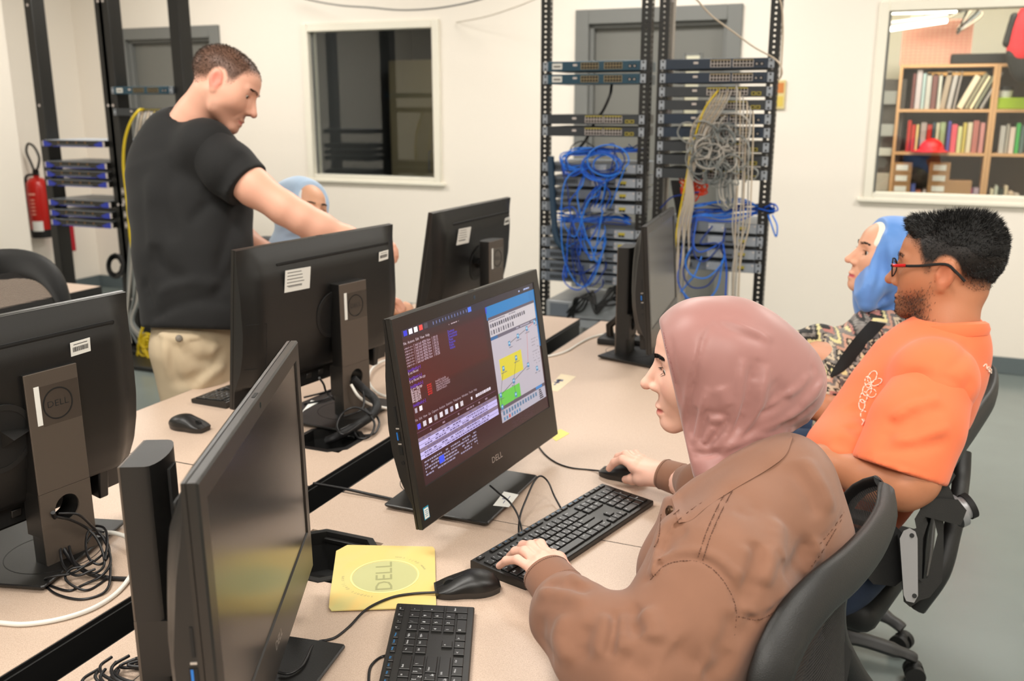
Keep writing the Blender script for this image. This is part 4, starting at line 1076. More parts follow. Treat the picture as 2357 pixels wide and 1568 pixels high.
cb('thick white cable curving over the lower left desk', [(-80,1425),(0,1434),(60,1437),(140,1425),(215,1400),(270,1364),(305,1318,.75),(318,1275,.765),(300,1243,.775),(270,1229,.77),(238,1226,.76),(215,1228,.76)], .0042, M_WCABLE)
cb('thick black cable from the hole of the left stand', [(122,1180,.85),(130,1215,.81),(140,1250,.78),(165,1290,.757),(200,1318,.750),(245,1330),(300,1333),(345,1330)], .0042)
for i, pts in enumerate([
    [(135,1182,.85),(180,1185,.84),(215,1215,.80),(238,1240,.78),(255,1290,.762),(235,1325,.752),(195,1345),(160,1360),(120,1350),(100,1335),(125,1325),(170,1318,.76),(215,1290,.77)],
    [(130,1190,.85),(165,1198,.83),(205,1220,.80),(230,1255,.78),(240,1300,.76),(215,1320,.755),(180,1308,.757),(160,1265,.77),(165,1235,.78),(190,1215,.785),(235,1213,.785),(247,1240,.78),(242,1290,.765)],
    [(240,1225,.78),(205,1222,.79),(198,1262,.775),(210,1292,.765),(235,1298,.76),(252,1270,.765),(240,1238,.775),(215,1228,.78),(200,1250,.775)],
    [(250,1330),(205,1358),(170,1350,.748),(150,1330,.755),(165,1310,.76),(205,1300,.762),(245,1270,.768)],
    [(160,1215,.79),(140,1250,.78),(145,1300,.76),(175,1325,.757),(220,1310,.762)],
    [(255,1300,.757),(250,1350,.747),(225,1372),(180,1380),(130,1368),(103,1345),(110,1330,.757),(160,1322,.76)]]):
    cb('black cables coiled behind the stand at the left edge', pts, .0023, group='coiled leads by the left stand')
rnd = random.Random(11)
for i in range(9):
    a = rnd.uniform(-.4, .4); cx, cy = 325+rnd.uniform(-45, 30), 1545+rnd.uniform(-15, 25); s = rnd.uniform(35, 75)
    pts = [(368+rnd.uniform(-4,4), 1480+i*5, .76)]+[(cx+s*1.3*math.cos(th+a), cy+s*.55*math.sin(th), .744+.004*rnd.random()+.002*i) for th in np.linspace(-.9-PI*.2, PI*1.25, 9)]
    cb('black leads coiled at the bottom beside the nearest computer', pts, .0024, group='coiled leads at the bottom left')
# bundle at the middle stand
M_SLEEVE = mat('braided_sleeve', (.09,.09,.10), .55, bump=.6, bscale=260, btype='wave')
cb('thick black braided cable sleeve going down into the cable well', [(812,872,.85),(835,895,.82),(858,915,.80),(868,935,.79),(858,955,.775),(835,972,.765),(805,990,.755),(775,1006,.742),(755,1014,.725)], .0115, M_SLEEVE)
cb('white cable passing through the hole of the middle stand', [(808,885,.84),(825,912,.81),(850,930,.78),(875,937,.76),(905,941,.75),(935,938)], .0038, M_WCABLE)
cb('white cable looping behind the lit screen', [(930,845),(905,830,.75),(880,832,.755),(857,848,.757),(848,872,.755),(858,895,.75),(880,910),(905,916)], .0038, M_WCABLE)
for pts in ([(855,955,.79),(820,938,.80),(790,950,.79),(775,980,.775),(790,1000,.765),(830,975,.775)], [(840,940,.80),(862,975,.765),(850,1005,.748),(825,1008,.745),(815,985,.755),(835,962,.77),(862,955,.77),(873,975,.755),(862,998,.746),(838,1003,.745)], [(850,905,.81),(835,885,.83),(838,920,.80),(830,945,.79),(790,960,.785)], [(700,915,.755),(740,905,.755),(770,895,.76),(800,885,.80)], [(775,905,.76),(745,920,.757),(700,930,.755)], [(735,870,.87),(745,885,.83),(752,905,.80),(770,920,.79)]):
    cb('thin black leads looping round the middle stand', pts, .0030, group='leads round the middle stand')
cb('white cable running towards the farthest right-hand computer', [(1235,822),(1270,819),(1305,808),(1335,790),(1362,777),(1395,769),(1425,768),(1450,770)], .0040, M_WCABLE)
for pts in ([(1460,740,.80),(1470,760,.77),(1490,775,.755),(1510,785,.75)], [(1455,745,.80),(1462,770,.77),(1480,785,.755),(1500,800,.75)], [(1465,735,.80),(1485,745,.78),(1500,765,.76),(1515,770,.755)]):
    cb('thin black leads behind the farthest right-hand stand', pts, .0030, group='leads behind the farthest right-hand stand')

# yellow mouse mat
def mat_yellow():
    pix = [(800,1258),(996,1262),(1001,1268),(1004,1396),(998,1401),(763,1409),(757,1402),(760,1372),(774,1272)]
    pts = [PZ(x, y, .742) for x, y in pix]; c = PZ(886,1330,.742)
    t = thing('mouse_mat', 'worn yellow mouse mat with a round faded logo', 'mouse mat', (c[0], c[1], .74))
    # faded, blotched print
    m = mat('mat_yellow', (.86,.77,.47), .42); n = m.node_tree; L = n.links; b = n.nodes['Principled BSDF']
    tc = n.nodes.new('ShaderNodeTexCoord'); mp = n.nodes.new('ShaderNodeMapping'); mp.inputs['Scale'].default_value = (7, 4, 1); tx = n.nodes.new('ShaderNodeTexNoise'); tx.inputs['Scale'].default_value = 2.2
    r = n.nodes.new('ShaderNodeValToRGB'); r.color_ramp.elements[0].position = .38; r.color_ramp.elements[1].position = .60
    r.color_ramp.elements[0].color = (*lin((.80,.76,.50)), 1); r.color_ramp.elements[1].color = (*lin((.88,.76,.47)), 1)
    L.new(tc.outputs['Object'], mp.inputs[0]); L.new(mp.outputs[0], tx.inputs['Vector']); L.new(tx.outputs['Fac'], r.inputs[0]); L.new(r.outputs[0], b.inputs['Base Color'])
    o2 = [(p[0]-c[0], p[1]-c[1]) for p in pts]; MB().prism(o2, .0032, .0052).build('mat_sheet', m, t, smooth=0)
    e = PZ(963,1330,.742); rr = abs(np.linalg.norm(e-c)); mg = mat('mat_print_green', (.72,.72,.52), .45); mk = mat('mat_print_grey', (.60,.60,.43), .5)
    MB(T((0,0,.0053))).disc(rr*.96, 48).build('logo_disc', mg, t, smooth=0)
    MB(T((0,0,.0050))).ring(rr*.97, rr*1.03, 0, .0008, 56).build('logo_ring', mat('mat_print_pale', (.88,.83,.58), .4), t, smooth=0)
    v = PZ(886,1280,.742)-PZ(886,1370,.742); ang = math.atan2(v[1], v[0])
    tx_ = MB(); tx_.text('DELL', rr*.72, T((0,0,.0055), rz=ang), .0003, sx=1.1)
    def arc(body, a0, r, cw, s):
        for i, ch in enumerate(body):
            a = a0+(-1 if cw else 1)*i*s*.70/r
            if ch != ' ': tx_.text(ch, s, T((r*math.cos(a), r*math.sin(a), .0053)) @ Matrix.Rotation(a-PI/2 if cw else a+PI/2, 4, 'Z'), .0004)
    def wa(px, py): q = PZ(px, py, .742)-c; return math.atan2(q[1], q[0])
    arc('www.dell.com', wa(985,1312), rr*1.22, False, .0095); arc('support.dell.com', wa(855,1380), rr*1.25, True, .0095)
    tx_.build('printed_text', mk, t, smooth=0)
mat_yellow()
def sheet(name, label, cat, pix, z, m, th=.0004, ink=None, parent=None):
    pts = [PZ(x, y, z) for x, y in pix]; c = sum(pts)/len(pts)
    t = thing(name, label, cat, (c[0], c[1], z)); MB().prism([(p[0]-c[0], p[1]-c[1]) for p in pts], 0, th).build('sheet', m, t, smooth=0)
    if ink:
        g = MB(); u = pts[1]-pts[0]; v = pts[-1]-pts[0]; L = np.linalg.norm(u); 
        for (a, b, w_, h_) in ink:
            p = pts[0]+u*a+v*b-c; g.box((p[0], p[1], th+.0002), (w_*L, h_*L, .0002), rz=math.atan2(u[1], u[0]))
        g.build('ink_mark', mat('ink_blue', (.35,.37,.50), .7), t, smooth=0)
    return t
sheet('paper_tape', 'strip of pale paper tape with a small inked mark on the desk', 'label', [(1258,897),(1291,861),(1326,867),(1283,902)], .7402, mat('paper_cream', (.86,.80,.68), .7), ink=[(.55,.35,.25,.05),(.62,.4,.10,.12),(.48,.3,.05,.10),(.35,.30,.1,.03)])
sheet('sticky_note', 'yellow sticky note peeking out behind the lit screen', 'note', [(1262,1002),(1290,988),(1311,998),(1280,1016)], .7402, mat('note_yellow', (.85,.80,.45), .7))
sheet('white_label', 'white label stuck on the foot of the lit computer', 'label', [(1135,1164),(1160,1132),(1194,1139),(1171,1168)], .7527, M_WHITE, ink=[(.3,.5,.2,.02),(.5,.4,.05,.15),(.6,.6,.25,.02)])
sheet('white_label', 'white label stuck on the foot of the middle computer', 'label', [(690,955),(716,922),(735,925),(700,945)], .7527, M_WHITE)
# unidentified black arched object, built as an arch on a base
t = thing('arched_gadget', 'black arched handset on a cradle behind the farthest right-hand stand', 'gadget', tuple(PZ(1405,788,.74)))
_o = PZ(1405,788,.74)
b = MB(); q = [PZ(1384,792,.742), PZ(1432,792,.742)]; 
b.box((.06, 0, .012), (.19, .10, .024), .006, seg=2); o = b.build('plinth', M_BLKM, t)
b = MB(); b.tube([(.0,0,.02),(-.005,0,.06),(.02,0,.085),(.07,0,.092),(.12,0,.085),(.145,0,.06),(.14,0,.02)], [.015,.014,.013,.013,.013,.014,.015], 10); b.build('gadget_arch', mat('worn_black', (.12,.10,.08), .35), t)
# rolls of cable or tape further on
t = thing('tape_roll', 'small pale roll behind the farthest right-hand stand', 'tape roll', tuple(PZ(1475,745,.74)))
MB(T((0,0,0))).ring(.018, .04, 0, .03, 24).build('roll', mat('tape_tan', (.78,.62,.48), .5), t)
# ================================================================== network racks
M_POST = mat('rack_black', (.075,.075,.07), .45)
M_HOLE = mat('hole_edge', (.55,.55,.53), .5)
M_TEAL = mat('switch_teal', (.09,.27,.35), .4); M_NAVY = mat('switch_navy', (.10,.17,.25), .4); M_SLATE = mat('switch_slate', (.19,.21,.23), .42)
M_ZINC = mat('zinc_grey', (.66,.69,.73), .38, .25); M_RBODY = mat('router_body', (.46,.49,.53), .40, .2)
M_PORT = mat('port_dark', (.05,.045,.04), .6); M_PORTF = mat('port_frame', (.80,.68,.60), .5); M_YEL = mat('port_yellow', (.72,.66,.22), .5); M_WP = mat('port_white', (.82,.78,.76), .5)
def perforated(mb, x0, x1, z0, z1, y, pitch, hole, axis='x', mi=0):
    """a flat strip with a row of square holes; axis x: lies in xz, axis y: lies in yz at x=y"""
    n = int((z1-z0)/pitch); c = (x0+x1)/2; h = hole/2
    def q(a, b, u, v):
        if axis == 'x': mb.quad((a, y, u), (b, y, u), (b, y, v), (a, y, v), mi)
        else: mb.quad((y, a, u), (y, b, u), (y, b, v), (y, a, v), mi)
    q(x0, c-h, z0, z1); q(c+h, x1, z0, z1); z = z0
    for i in range(n): zc = z0+(i+.5)*pitch; q(c-h, c+h, z, zc-h); z = zc+h
    q(c-h, c+h, z, z1)
def rack(label, xa, xb, Y, top, depth=.55, solid=False, wide=.045):
    """posts stand outside xa..xb (the clear width)"""
    t = thing('equipment_rack', label, 'rack', ((xa+xb)/2, Y, 0)); w = (xb-xa)/2
    for s in (-1, 1):
        for k, yy in ((0, 0.), (1, depth)):
            if k: continue
            m = MB()
            if solid:
                m.b2((s*w, -.0, .0), (s*(w+wide), .10, top), .003)
                for i in range(int(top/.6)): m.cyl((s*(w+wide/2), -.001, .35+i*.6), (s*(w+wide/2), .002, .35+i*.6), .009, n=10, mi=1)
                m.build('post', [M_POST, M_WP], t)
                continue
            perforated(m, min(s*(w-.012), s*(w+wide-.012)), max(s*(w-.012), s*(w+wide-.012)), 0, top, yy, .0222, .0085)
            perforated(m, yy if not k else yy-.045, yy+.045 if not k else yy, 0, top, s*(w+wide-.012), .0222, .0085, 'y')
            perforated(m, yy if not k else yy-.03, yy+.03 if not k else yy, 0, top, s*(w-.012), .0222, .0070, 'y')
            m.build('post', M_POST, t, smooth=0)
    m = MB(); d = .10 if solid else depth
    m.b2((-w-wide, -.12 if solid else -.05, 0), (w+wide, d+.08, .05), .004)
    if solid: m.b2((-w-wide, -.33, 0), (w+wide, d+.30, .03), .004)
    m.build('rack_base', M_POST, t)
    if False:
        for s in (-1, 1):
            m = MB(); m.b2((s*(w+.01)-.012, .04, top-.05), (s*(w+.01)+.012, depth-.04, top-.01), .002); m.b2((s*(w+.01)-.012, .04, .55), (s*(w+.01)+.012, depth-.04, .59), .002); m.build('side_rail', M_POST, t)
    return t
RY = 4.20
def zat(px, py, Y=RY): return float(PY(px, py, Y)[2])
def xat(px, py, Y=RY): return float(PY(px, py, Y)[0])
RX = [(-1.615, -1.165), (-1.065, -.615)]
rack('black perforated rack on the left of the pair, holding grey routers and bright blue cables', RX[0][0], RX[0][1], RY, 2.42)
rack('black perforated rack on the right of the pair, with the grey cable tangle', RX[1][0], RX[1][1], RY, 2.42)
# grey trunking standing between the racks
t = thing('cable_trunking', 'tall grey trunking standing between the two right-hand racks', 'trunking', (-1.105, RY+.22, 0)); MB().b2((-.022, -.02, 0), (.022, .02, 2.42), .002).build('duct', mat('duct_grey', (.58,.55,.51), .5), t)
for i in range(4): MB().b2((-.024, -.025, .5+i*.5), (.024, -.02, .53+i*.5), .001).build('duct_clip', M_WP, t)

def unit(label, xa, xb, Y, z, body, style, group, ears=M_ZINC, depth=.26, name='network_switch', h=.0425, cat='network switch'):
    t = thing(name, label, cat, ((xa+xb)/2, Y, z), 0, group); w = (xb-xa)/2
    MB().b2((-w+.008, -.012, -h/2), (w-.008, depth, h/2), .0012).build('chassis', body, t, smooth=20)
    for s in (-1, 1):
        b = MB(); b.b2((s*(w-.008), -.004, -h/2+.002), (s*(w+.018), -.0005, h/2-.002), .0005)
        b.b2((s*(w-.008)-.0015, -.004, -h/2+.002), (s*(w-.008)+.0015, .05, h/2-.002))
        for q in (-1, 1): b.cyl((s*(w+.006), -.007, q*.012), (s*(w+.006), -.004, q*.012), .0045, n=10, mi=1)
        b.build('ear_bracket', [ears, M_POST], t, smooth=20)
    def ports(x0, n, fr, top=None, rows=2, s=.0135, gap=None, body_col=None):
        p = MB(); W = n*s; p.b2((x0-.002, -.0135, -.0145), (x0+W+.001, -.012, .0145), mi=1)
        if top: p.b2((x0-.002, -.0145, .0125), (x0+W+.001, -.012, .0165), mi=2)
        for r in range(rows):
            for i in range(n): p.b2((x0+i*s+.0015, -.0145, -.0125 if r == 0 else .0015), (x0+(i+1)*s-.0015, -.0136, -.0015 if r == 0 else .0125), mi=0)
        p.build('port_block', [M_PORT, fr, top or fr], t, smooth=0)
    if style == 'teal':
        ports(-.055, 6, mat('port_tan', (.62,.55,.40), .5)); ports(.055, 6, mat('port_tan', (.62,.55,.40), .5))
        MB().b2((-w+.03, -.0128, -.013), (-w+.078, -.012, .013)).build('barcode_sticker', M_WHITE, t, smooth=0)
        m = MB(); m.box((-w+.054, -.0131, -.001), (.034, .0003, .006)); m.build('sticker_print', M_INK, t, smooth=0)
    elif style == 'navy':
        ports(-.02, 6, M_WP, mat('port_tan', (.62,.55,.40), .5), s=.0138); ports(.075, 6, M_WP, mat('port_tan', (.62,.55,.40), .5), s=.0138)
    elif style == 'slate':
        ports(-.03, 6, M_WP, M_YEL, s=.0135); ports(.06, 6, M_WP, M_YEL, s=.0135)
        m = MB()
        for i in range(2): m.b2((.158+i*.022, -.0145, -.0155), (.176+i*.022, -.012, -.001), mi=1); m.b2((.161+i*.022, -.015, -.0125), (.173+i*.022, -.0144, -.004), mi=0)
        m.build('uplink_port', [M_PORT, M_YEL], t, smooth=0)
    if style in ('teal', 'navy'):
        m = MB()
        for i in range(2): m.b2((.176+i*.021-.01, -.0150, -.009), (.190+i*.021-.01, -.012, .004), mi=0); m.cyl((.183+i*.021-.01, -.016, -.003), (.183+i*.021-.01, -.0149, -.003), .0035, n=8, mi=1)
        m.build('uplink_port', [M_PORT, M_WP], t, smooth=0)
    if style != 'router':
        MB().b2((-.095, -.0128, 0.0), (-.075, -.012, .009), .0003).build('maker_badge', M_WP, t)
    else:
        m = MB()
        m.b2((-w+.02, -.0135, -.016), (.00, -.012, .016), mi=0)
        for i in range(16): m.b2((-w+.03+i*.0085, -.0145, -.010), (-w+.035+i*.0085, -.0134, .010), mi=1)
        m.b2((.005, -.0145, -.017), (.075, -.012, .017), mi=2); m.b2((.080, -.0145, -.017), (.118, -.012, .017), mi=0); m.b2((.122, -.0150, -.019), (w-.012, -.012, .019), mi=2)
        m.b2((.140, -.017, -.004), (.172, -.0149, .008), mi=3)
        for i in range(2): m.b2((.142+i*.015, -.0178, -.012), (.154+i*.015, -.0149, -.004), mi=1)
        for x, z in ((.010,.0), (.068,.0), (.126,.010), (.126,-.010), (w-.018,.012)): m.cyl((x, -.0175, z), (x, -.014, z), .004, n=8, mi=4)
        for i in range(4): m.b2((.085+i*.008, -.0155, -.010), (.091+i*.008, -.0144, .0), mi=1)
        m.build('front_panel', [M_RBODY, M_PORT, M_ZINC, M_YEL, M_WP], t, smooth=0)
    return t
OR = ['top', 'second', 'third', 'fourth', 'fifth', 'sixth', 'seventh', 'eighth', 'ninth']
L1 = [(152,'teal','teal'), (182,'teal','teal'), (275,'slate','slate'), (303,'slate','slate')]
lab = ['teal switch with a white sticker, top of the left rack', 'teal switch with a white sticker, second in the left rack', 'slate switch with yellow-topped ports, upper of two below the gap in the left rack', 'slate switch with yellow-topped ports, just above the blue cables of the left rack']
for (py, st, _), l in zip(L1, lab): unit(l, RX[0][0], RX[0][1], RY-.005, zat(1370, py), {'teal': M_TEAL, 'slate': M_SLATE}[st], st, 'switches in the left rack of the pair')
for i, py in enumerate([386, 418, 447, 477, 534, 561, 588, 614, 640]):
    unit('grey metal router in the left rack, %s from the top among the routers' % OR[i], RX[0][0], RX[0][1], RY-.005, zat(1345, py), M_RBODY, 'router', 'routers in the left rack of the pair', name='router', cat='router', depth=.32)
for i, (py, st, m) in enumerate([(147,'navy',M_NAVY),(179,'navy',M_NAVY),(211,'slate',M_SLATE),(242,'slate',M_SLATE),(274,'navy',M_NAVY),(305,'navy',M_NAVY),(338,'slate',M_SLATE),(369,'slate',M_SLATE),(401,'slate',M_SLATE)]):
    unit('%s switch in the right rack of the pair, %s from the top' % ('navy' if st == 'navy' else 'slate', OR[i]), RX[1][0], RX[1][1], RY-.005, zat(1650, py), m, st, 'switches in the right rack of the pair')
for i, py in enumerate([523, 552, 582, 612]):
    unit('grey metal router in the right rack, %s below the pile of blue cables' % OR[i], RX[1][0], RX[1][1], RY-.005, zat(1660, py), M_RBODY, 'router', 'routers in the right rack of the pair', name='router', cat='router', depth=.32)
for l, py, hh in (('silver supply unit with grey inset, upper of two in the left rack', 712, .085), ('silver supply unit, lower of two in the left rack', 738, .05)):
    t = thing('power_supply', l, 'power supply', (-1.36, RY-.02, zat(1330, py))); b = MB(); b.b2((-.235, -.02, -hh/2), (.235, .35, hh/2), .003, mi=0); b.build('case', mat('silver_case', (.66,.68,.70), .4, .3), t)
    MB().b2((-.215, -.022, -hh/2+.012), (-.12, -.02, hh/2-.012)).build('vent_panel', M_RBODY, t)
# cables ----------------------------------------------------------------------------------------------
BLUES = [mat('patch_blue', (.07,.36,.82), .38), mat('patch_blue_light', (.16,.50,.92), .38), mat('patch_blue_deep', (.04,.20,.52), .4)]
GREYS = [mat('patch_grey', (.56,.57,.56), .45), mat('patch_grey_light', (.72,.70,.67), .45), mat('patch_grey_dark', (.44,.46,.46), .45)]
M_CREAM = mat('patch_cream', (.78,.72,.64), .45); M_YCAB = mat('patch_yellow', (.85,.74,.10), .4); M_OCAB = mat('fibre_orange', (.85,.25,.10), .4)
def rc(label, pts, r, m, group, k=6, Y=RY, n=5, nm='patch_cable'):
    """pts: pixels with the distance in front of the rack face"""
    q = [PY(a, b, Y-c) for a, b, c in pts]; o = cable(nm, q, r, m, k=k, n=n); tag(o, label, 'cable', group); return o
rn = random.Random(21)
gb = 'blue patch cables on the left rack'
def bl(i, pts, r=.0032, l='bright blue patch cable looping down the front of the left rack'): rc(l, pts, r, BLUES[i % 3], gb)
for i in range(8):     # round coil at the top
    a = rn.uniform(0, 6.28); cx, cy, s = 1392+rn.uniform(-12, 12), 375+rn.uniform(-8, 10), 28+i*2.2
    bl(i, [(cx+s*math.cos(a+th)*1.1, cy+s*math.sin(a+th)*.82, .06+.006*i) for th in np.linspace(0, 6.0, 12)]+[(1360+i*7, 440+rn.uniform(-20, 30), .05), (1340+i*9, 480, .015)], l='bright blue patch cable wound into the round coil on the left rack')
for i in range(9):
    x0, y0 = 1400+rn.uniform(-20, 60), 352+rn.uniform(-8, 8)
    bl(i+1, [(1492-rn.uniform(0, 60), 340+rn.uniform(-12, 10), -.12), (x0+30, y0-8, -.02), (1345+rn.uniform(-20, 20), 350+rn.uniform(-10, 8), .03), (1298+rn.uniform(-8, 8), 362+rn.uniform(-8, 12), .05), (1310+rn.uniform(-10, 10), 385+rn.uniform(-5, 20), .05), (1360, 382+rn.uniform(-8, 8), .05)], l='blue patch cable lying in the flat pile on top of the left rack routers')
for i, (x0, y0, x1, y1, s) in enumerate([(1346,400,1385,560,-55),(1352,395,1390,520,-42),(1300,380,1375,590,-25),(1372,430,1330,560,-10),(1380,440,1300,500,10),(1362,440,1340,610,-38),(1295,470,1376,500,-10),(1305,560,1392,545,6),(1352,520,1385,640,-48),(1340,480,1300,600,-12),(1390,470,1345,540,16),(1392,500,1392,600,-70)]):
    mx, my = (x0+x1)/2+s, (y0+y1)/2; lo = max(y0, y1)+rn.uniform(20, 60)
    bl(i, [(x0, y0, .012), (x0-6, y0+12, .05), ((x0+mx)/2, (y0+my)/2, .07), (mx, my, .075), ((mx+x1)/2, lo, .08), (x1, y1+20, .06), (x1+2, y1, .012)])
bl(1, [(1345,380,.03),(1300,420,.07),(1292,520,.08),(1300,600,.08),(1330,655,.08),(1360,650,.08),(1385,590,.07),(1392,540,.015)])
bl(0, [(1305,590,.05),(1296,640,.08),(1318,665,.085),(1345,660,.08),(1380,600,.07),(1390,565,.015)]); bl(2, [(1310,570,.05),(1302,600,.08),(1325,630,.08),(1355,622,.08),(1388,595,.02)])
for i in range(14):
    y = 502+rn.uniform(-14, 12)
    bl(i, [(1280+rn.uniform(0, 15), y, .0), (1320, y+rn.uniform(-8, 8), -.02), (1370, y+rn.uniform(-8, 8), -.04), (1420, y+rn.uniform(-10, 6), -.05), (1452+rn.uniform(-10, 5), y+rn.uniform(-2, 12), -.02)], l='blue patch cable in the bundle lying across the middle gap of the left rack')
# navy strap sleeve on the left side
rc('wide dark blue cable sleeve hanging down the left side of the left rack', [(1268,360,.03),(1270,420,.04),(1274,480,.045),(1279,540,.05),(1296,570,.05),(1320,582,.045)], .016, mat('sleeve_navy', (.13,.24,.33), .6), 'blue patch cables on the left rack', n=8)
rc('black lead hanging between the switches of the left rack', [(1408,196,-.05),(1404,220,-.02),(1388,255,-.02),(1372,275,-.03),(1350,320,-.02),(1330,345,.02)], .007, M_BCABLE, None)
rc('thin black lead arching above the blue cables', [(1310,355,.03),(1318,335,.04),(1340,325,.04),(1362,335,.03),(1374,350,.03)], .003, M_BCABLE, None)
for i in range(9):
    rc('black power lead tangled at the foot of the left rack', [(1300+rn.uniform(0,20), 726+rn.uniform(-6,6), .04), (1335+rn.uniform(-12,12), 705+rn.uniform(-25,10), .08), (1360+rn.uniform(-10,10), 690+rn.uniform(-20,20), .1), (1375, 712+rn.uniform(-14,14), .12), (1400+rn.uniform(0,15), 680+rn.uniform(-20,30), .08), (1425, 640+rn.uniform(0,60), .02)], .005, M_BCABLE, 'black leads at the foot of the left rack')
gg = 'grey patch cables on the right rack'
for i in range(26):
    cx, cy = 1655+rn.uniform(-48, 42), 335+rn.uniform(-45, 70); s = rn.uniform(16, 38); a = rn.uniform(0, 6.28); e = rn.uniform(.6, 1.2)
    pts = [(1630+rn.uniform(-20, 60), 262+rn.uniform(-4, 30), .012)]+[(cx+s*math.cos(a+th), cy+s*e*math.sin(a+th), .05+.05*rn.random()) for th in np.linspace(0, rn.uniform(4.5, 7.5), 9)]
    rc('grey patch cable curled in the big tangle on the right rack', pts, .0036, GREYS[i % 3], gg)
rc('grey patch cable with a round loop at the left of the tangle', [(1640,300,.03),(1610,330,.06),(1580,328,.07),(1560,308,.07),(1570,285,.07),(1592,284,.06),(1603,305,.06),(1596,325,.06)], .0036, GREYS[0], gg)
rc('grey patch cable ending in a small loop at the right of the tangle', [(1700,300,.03),(1722,360,.05),(1722,400,.05),(1735,412,.05),(1745,398,.05),(1735,388,.05),(1718,398,.05),(1716,420,.05)], .0036, GREYS[0], gg)
for i in range(7):
    x = 1655+i*5+rn.uniform(-3, 3); b = rn.uniform(455, 485)
    rc('grey patch cable hanging in a narrow bight below the tangle', [(x, 400, .05), (x-6-i, 430, .055), (x-4, b-8, .06), (x+5, b, .06), (x+10, b-12, .055), (x+8, 420, .05)], .0036, GREYS[i % 3], gg)
for i, (x0, x1) in enumerate([(1694,1690),(1701,1686),(1709,1692),(1718,1698),(1725,1684),(1732,1700)]):
    rc('cream patch cable dropping straight down the right rack', [(x0, 195+i*12, .012), (x0+2, 215+i*12, .05), (x0+rn.uniform(-3,3), 320, .06), (x0-rn.uniform(0,6), 440, .06), (x0-8, 520, .06), (x1+5, 600, .06), (x1, 690, .05), (x1-2, 800, .03)], .0036, M_CREAM if i % 2 else GREYS[1], 'straight cables down the right rack')
for i in range(8):
    x = 1640+i*6
    rc('grey patch cable sweeping from the ports to the left of the right rack', [(x, 208+(i % 3)*3, .012), (x-6, 228, .05), (x-25, 262, .06), (x-48, 300, .06), (1582+i*2, 400, .06), (1576+i*3, 460, .06), (1560+i*4, 520, .06), (1562+i*4-(i % 3)*6, 600, .06), (1552+i*3, 690, .05), (1540+i*4, 790, .03)], .0036, GREYS[1] if i % 2 else M_CREAM, 'grey cables sweeping down the left of the right rack')
rc('bright yellow patch cable curving down the right rack', [(1655,206,.012),(1645,218,.05),(1625,245,.06),(1612,275,.065),(1598,320,.065),(1588,360,.06),(1578,420,.06),(1566,480,.06),(1557,535,.06),(1552,600,.05)], .0042, M_YCAB, None)
gb2 = 'blue patch cables on the right rack'
for i in range(16):
    y = 487+rn.uniform(-22, 22)
    rc('blue patch cable in the flat pile on the right rack', [(1566+rn.uniform(0, 12), y+10, .02), (1610, y+rn.uniform(-8, 8), .02), (1660, y+rn.uniform(-8, 8), -.02), (1710, y+rn.uniform(-12, 4), -.04), (1760+rn.uniform(0, 20), 478+rn.uniform(-12, 14), -.02), (1782, 482, .02)], .0036, BLUES[i % 3], gb2)
for i, pts in enumerate([[(1760,478,.0),(1782,470,.03),(1790,484,.04),(1770,486,.03),(1745,480,.0)], [(1768,495,.02),(1775,515,.05),(1786,545,.05),(1789,520,.05),(1778,495,.03)], [(1600,500,.03),(1592,540,.07),(1600,590,.08),(1625,600,.07),(1660,560,.05),(1670,524,.015)], [(1604,505,.03),(1596,560,.07),(1610,580,.07),(1640,570,.06),(1668,553,.015)],
    [(1598,560,.06),(1578,600,.08),(1590,632,.085),(1625,640,.08),(1660,610,.06),(1668,582,.015)], [(1590,580,.06),(1572,625,.08),(1590,660,.085),(1628,658,.08),(1655,620,.07),(1668,584,.015)], [(1664,560,.05),(1672,620,.06),(1670,680,.06),(1668,740,.05)], [(1570,670,.07),(1590,690,.085),(1625,692,.08),(1652,660,.07),(1662,600,.05)],
    [(1640,520,.04),(1612,560,.06),(1650,560,.06),(1665,585,.015)], [(1566,500,.02),(1572,560,.05),(1560,640,.06),(1580,690,.07)], [(1615,590,.05),(1600,630,.07),(1585,650,.07),(1566,672,.07)], [(1520,480,.0),(1545,455,.03),(1575,448,.04),(1610,442,.03)]]):
    rc('blue patch cable looping below the pile on the right rack', pts, .0036, BLUES[i % 3], gb2)
for i in range(12):
    x, y = 1592+rn.uniform(-20, 22), 425+rn.uniform(-8, 22)
    rc('orange fibre lead bundled above the blue pile', [(x-18, y-14, -.02), (x+rn.uniform(-8,8), y, .01), (x+16, y+rn.uniform(-6,12), .01), (x+rn.uniform(-4,10), y+18, .01), (x-14, y+10, -.01), (x+5, y-10, -.02)], .0040, M_OCAB, 'orange fibre leads in the right rack')
for i in range(5): rc('black lead hanging beside the orange fibre leads', [(1546+i*4, 415, -.02), (1550+i*4, 440, -.02), (1556+i*3, 470, -.02), (1560+i*3, 500, -.02)], .006, M_BCABLE, 'black leads inside the right rack')
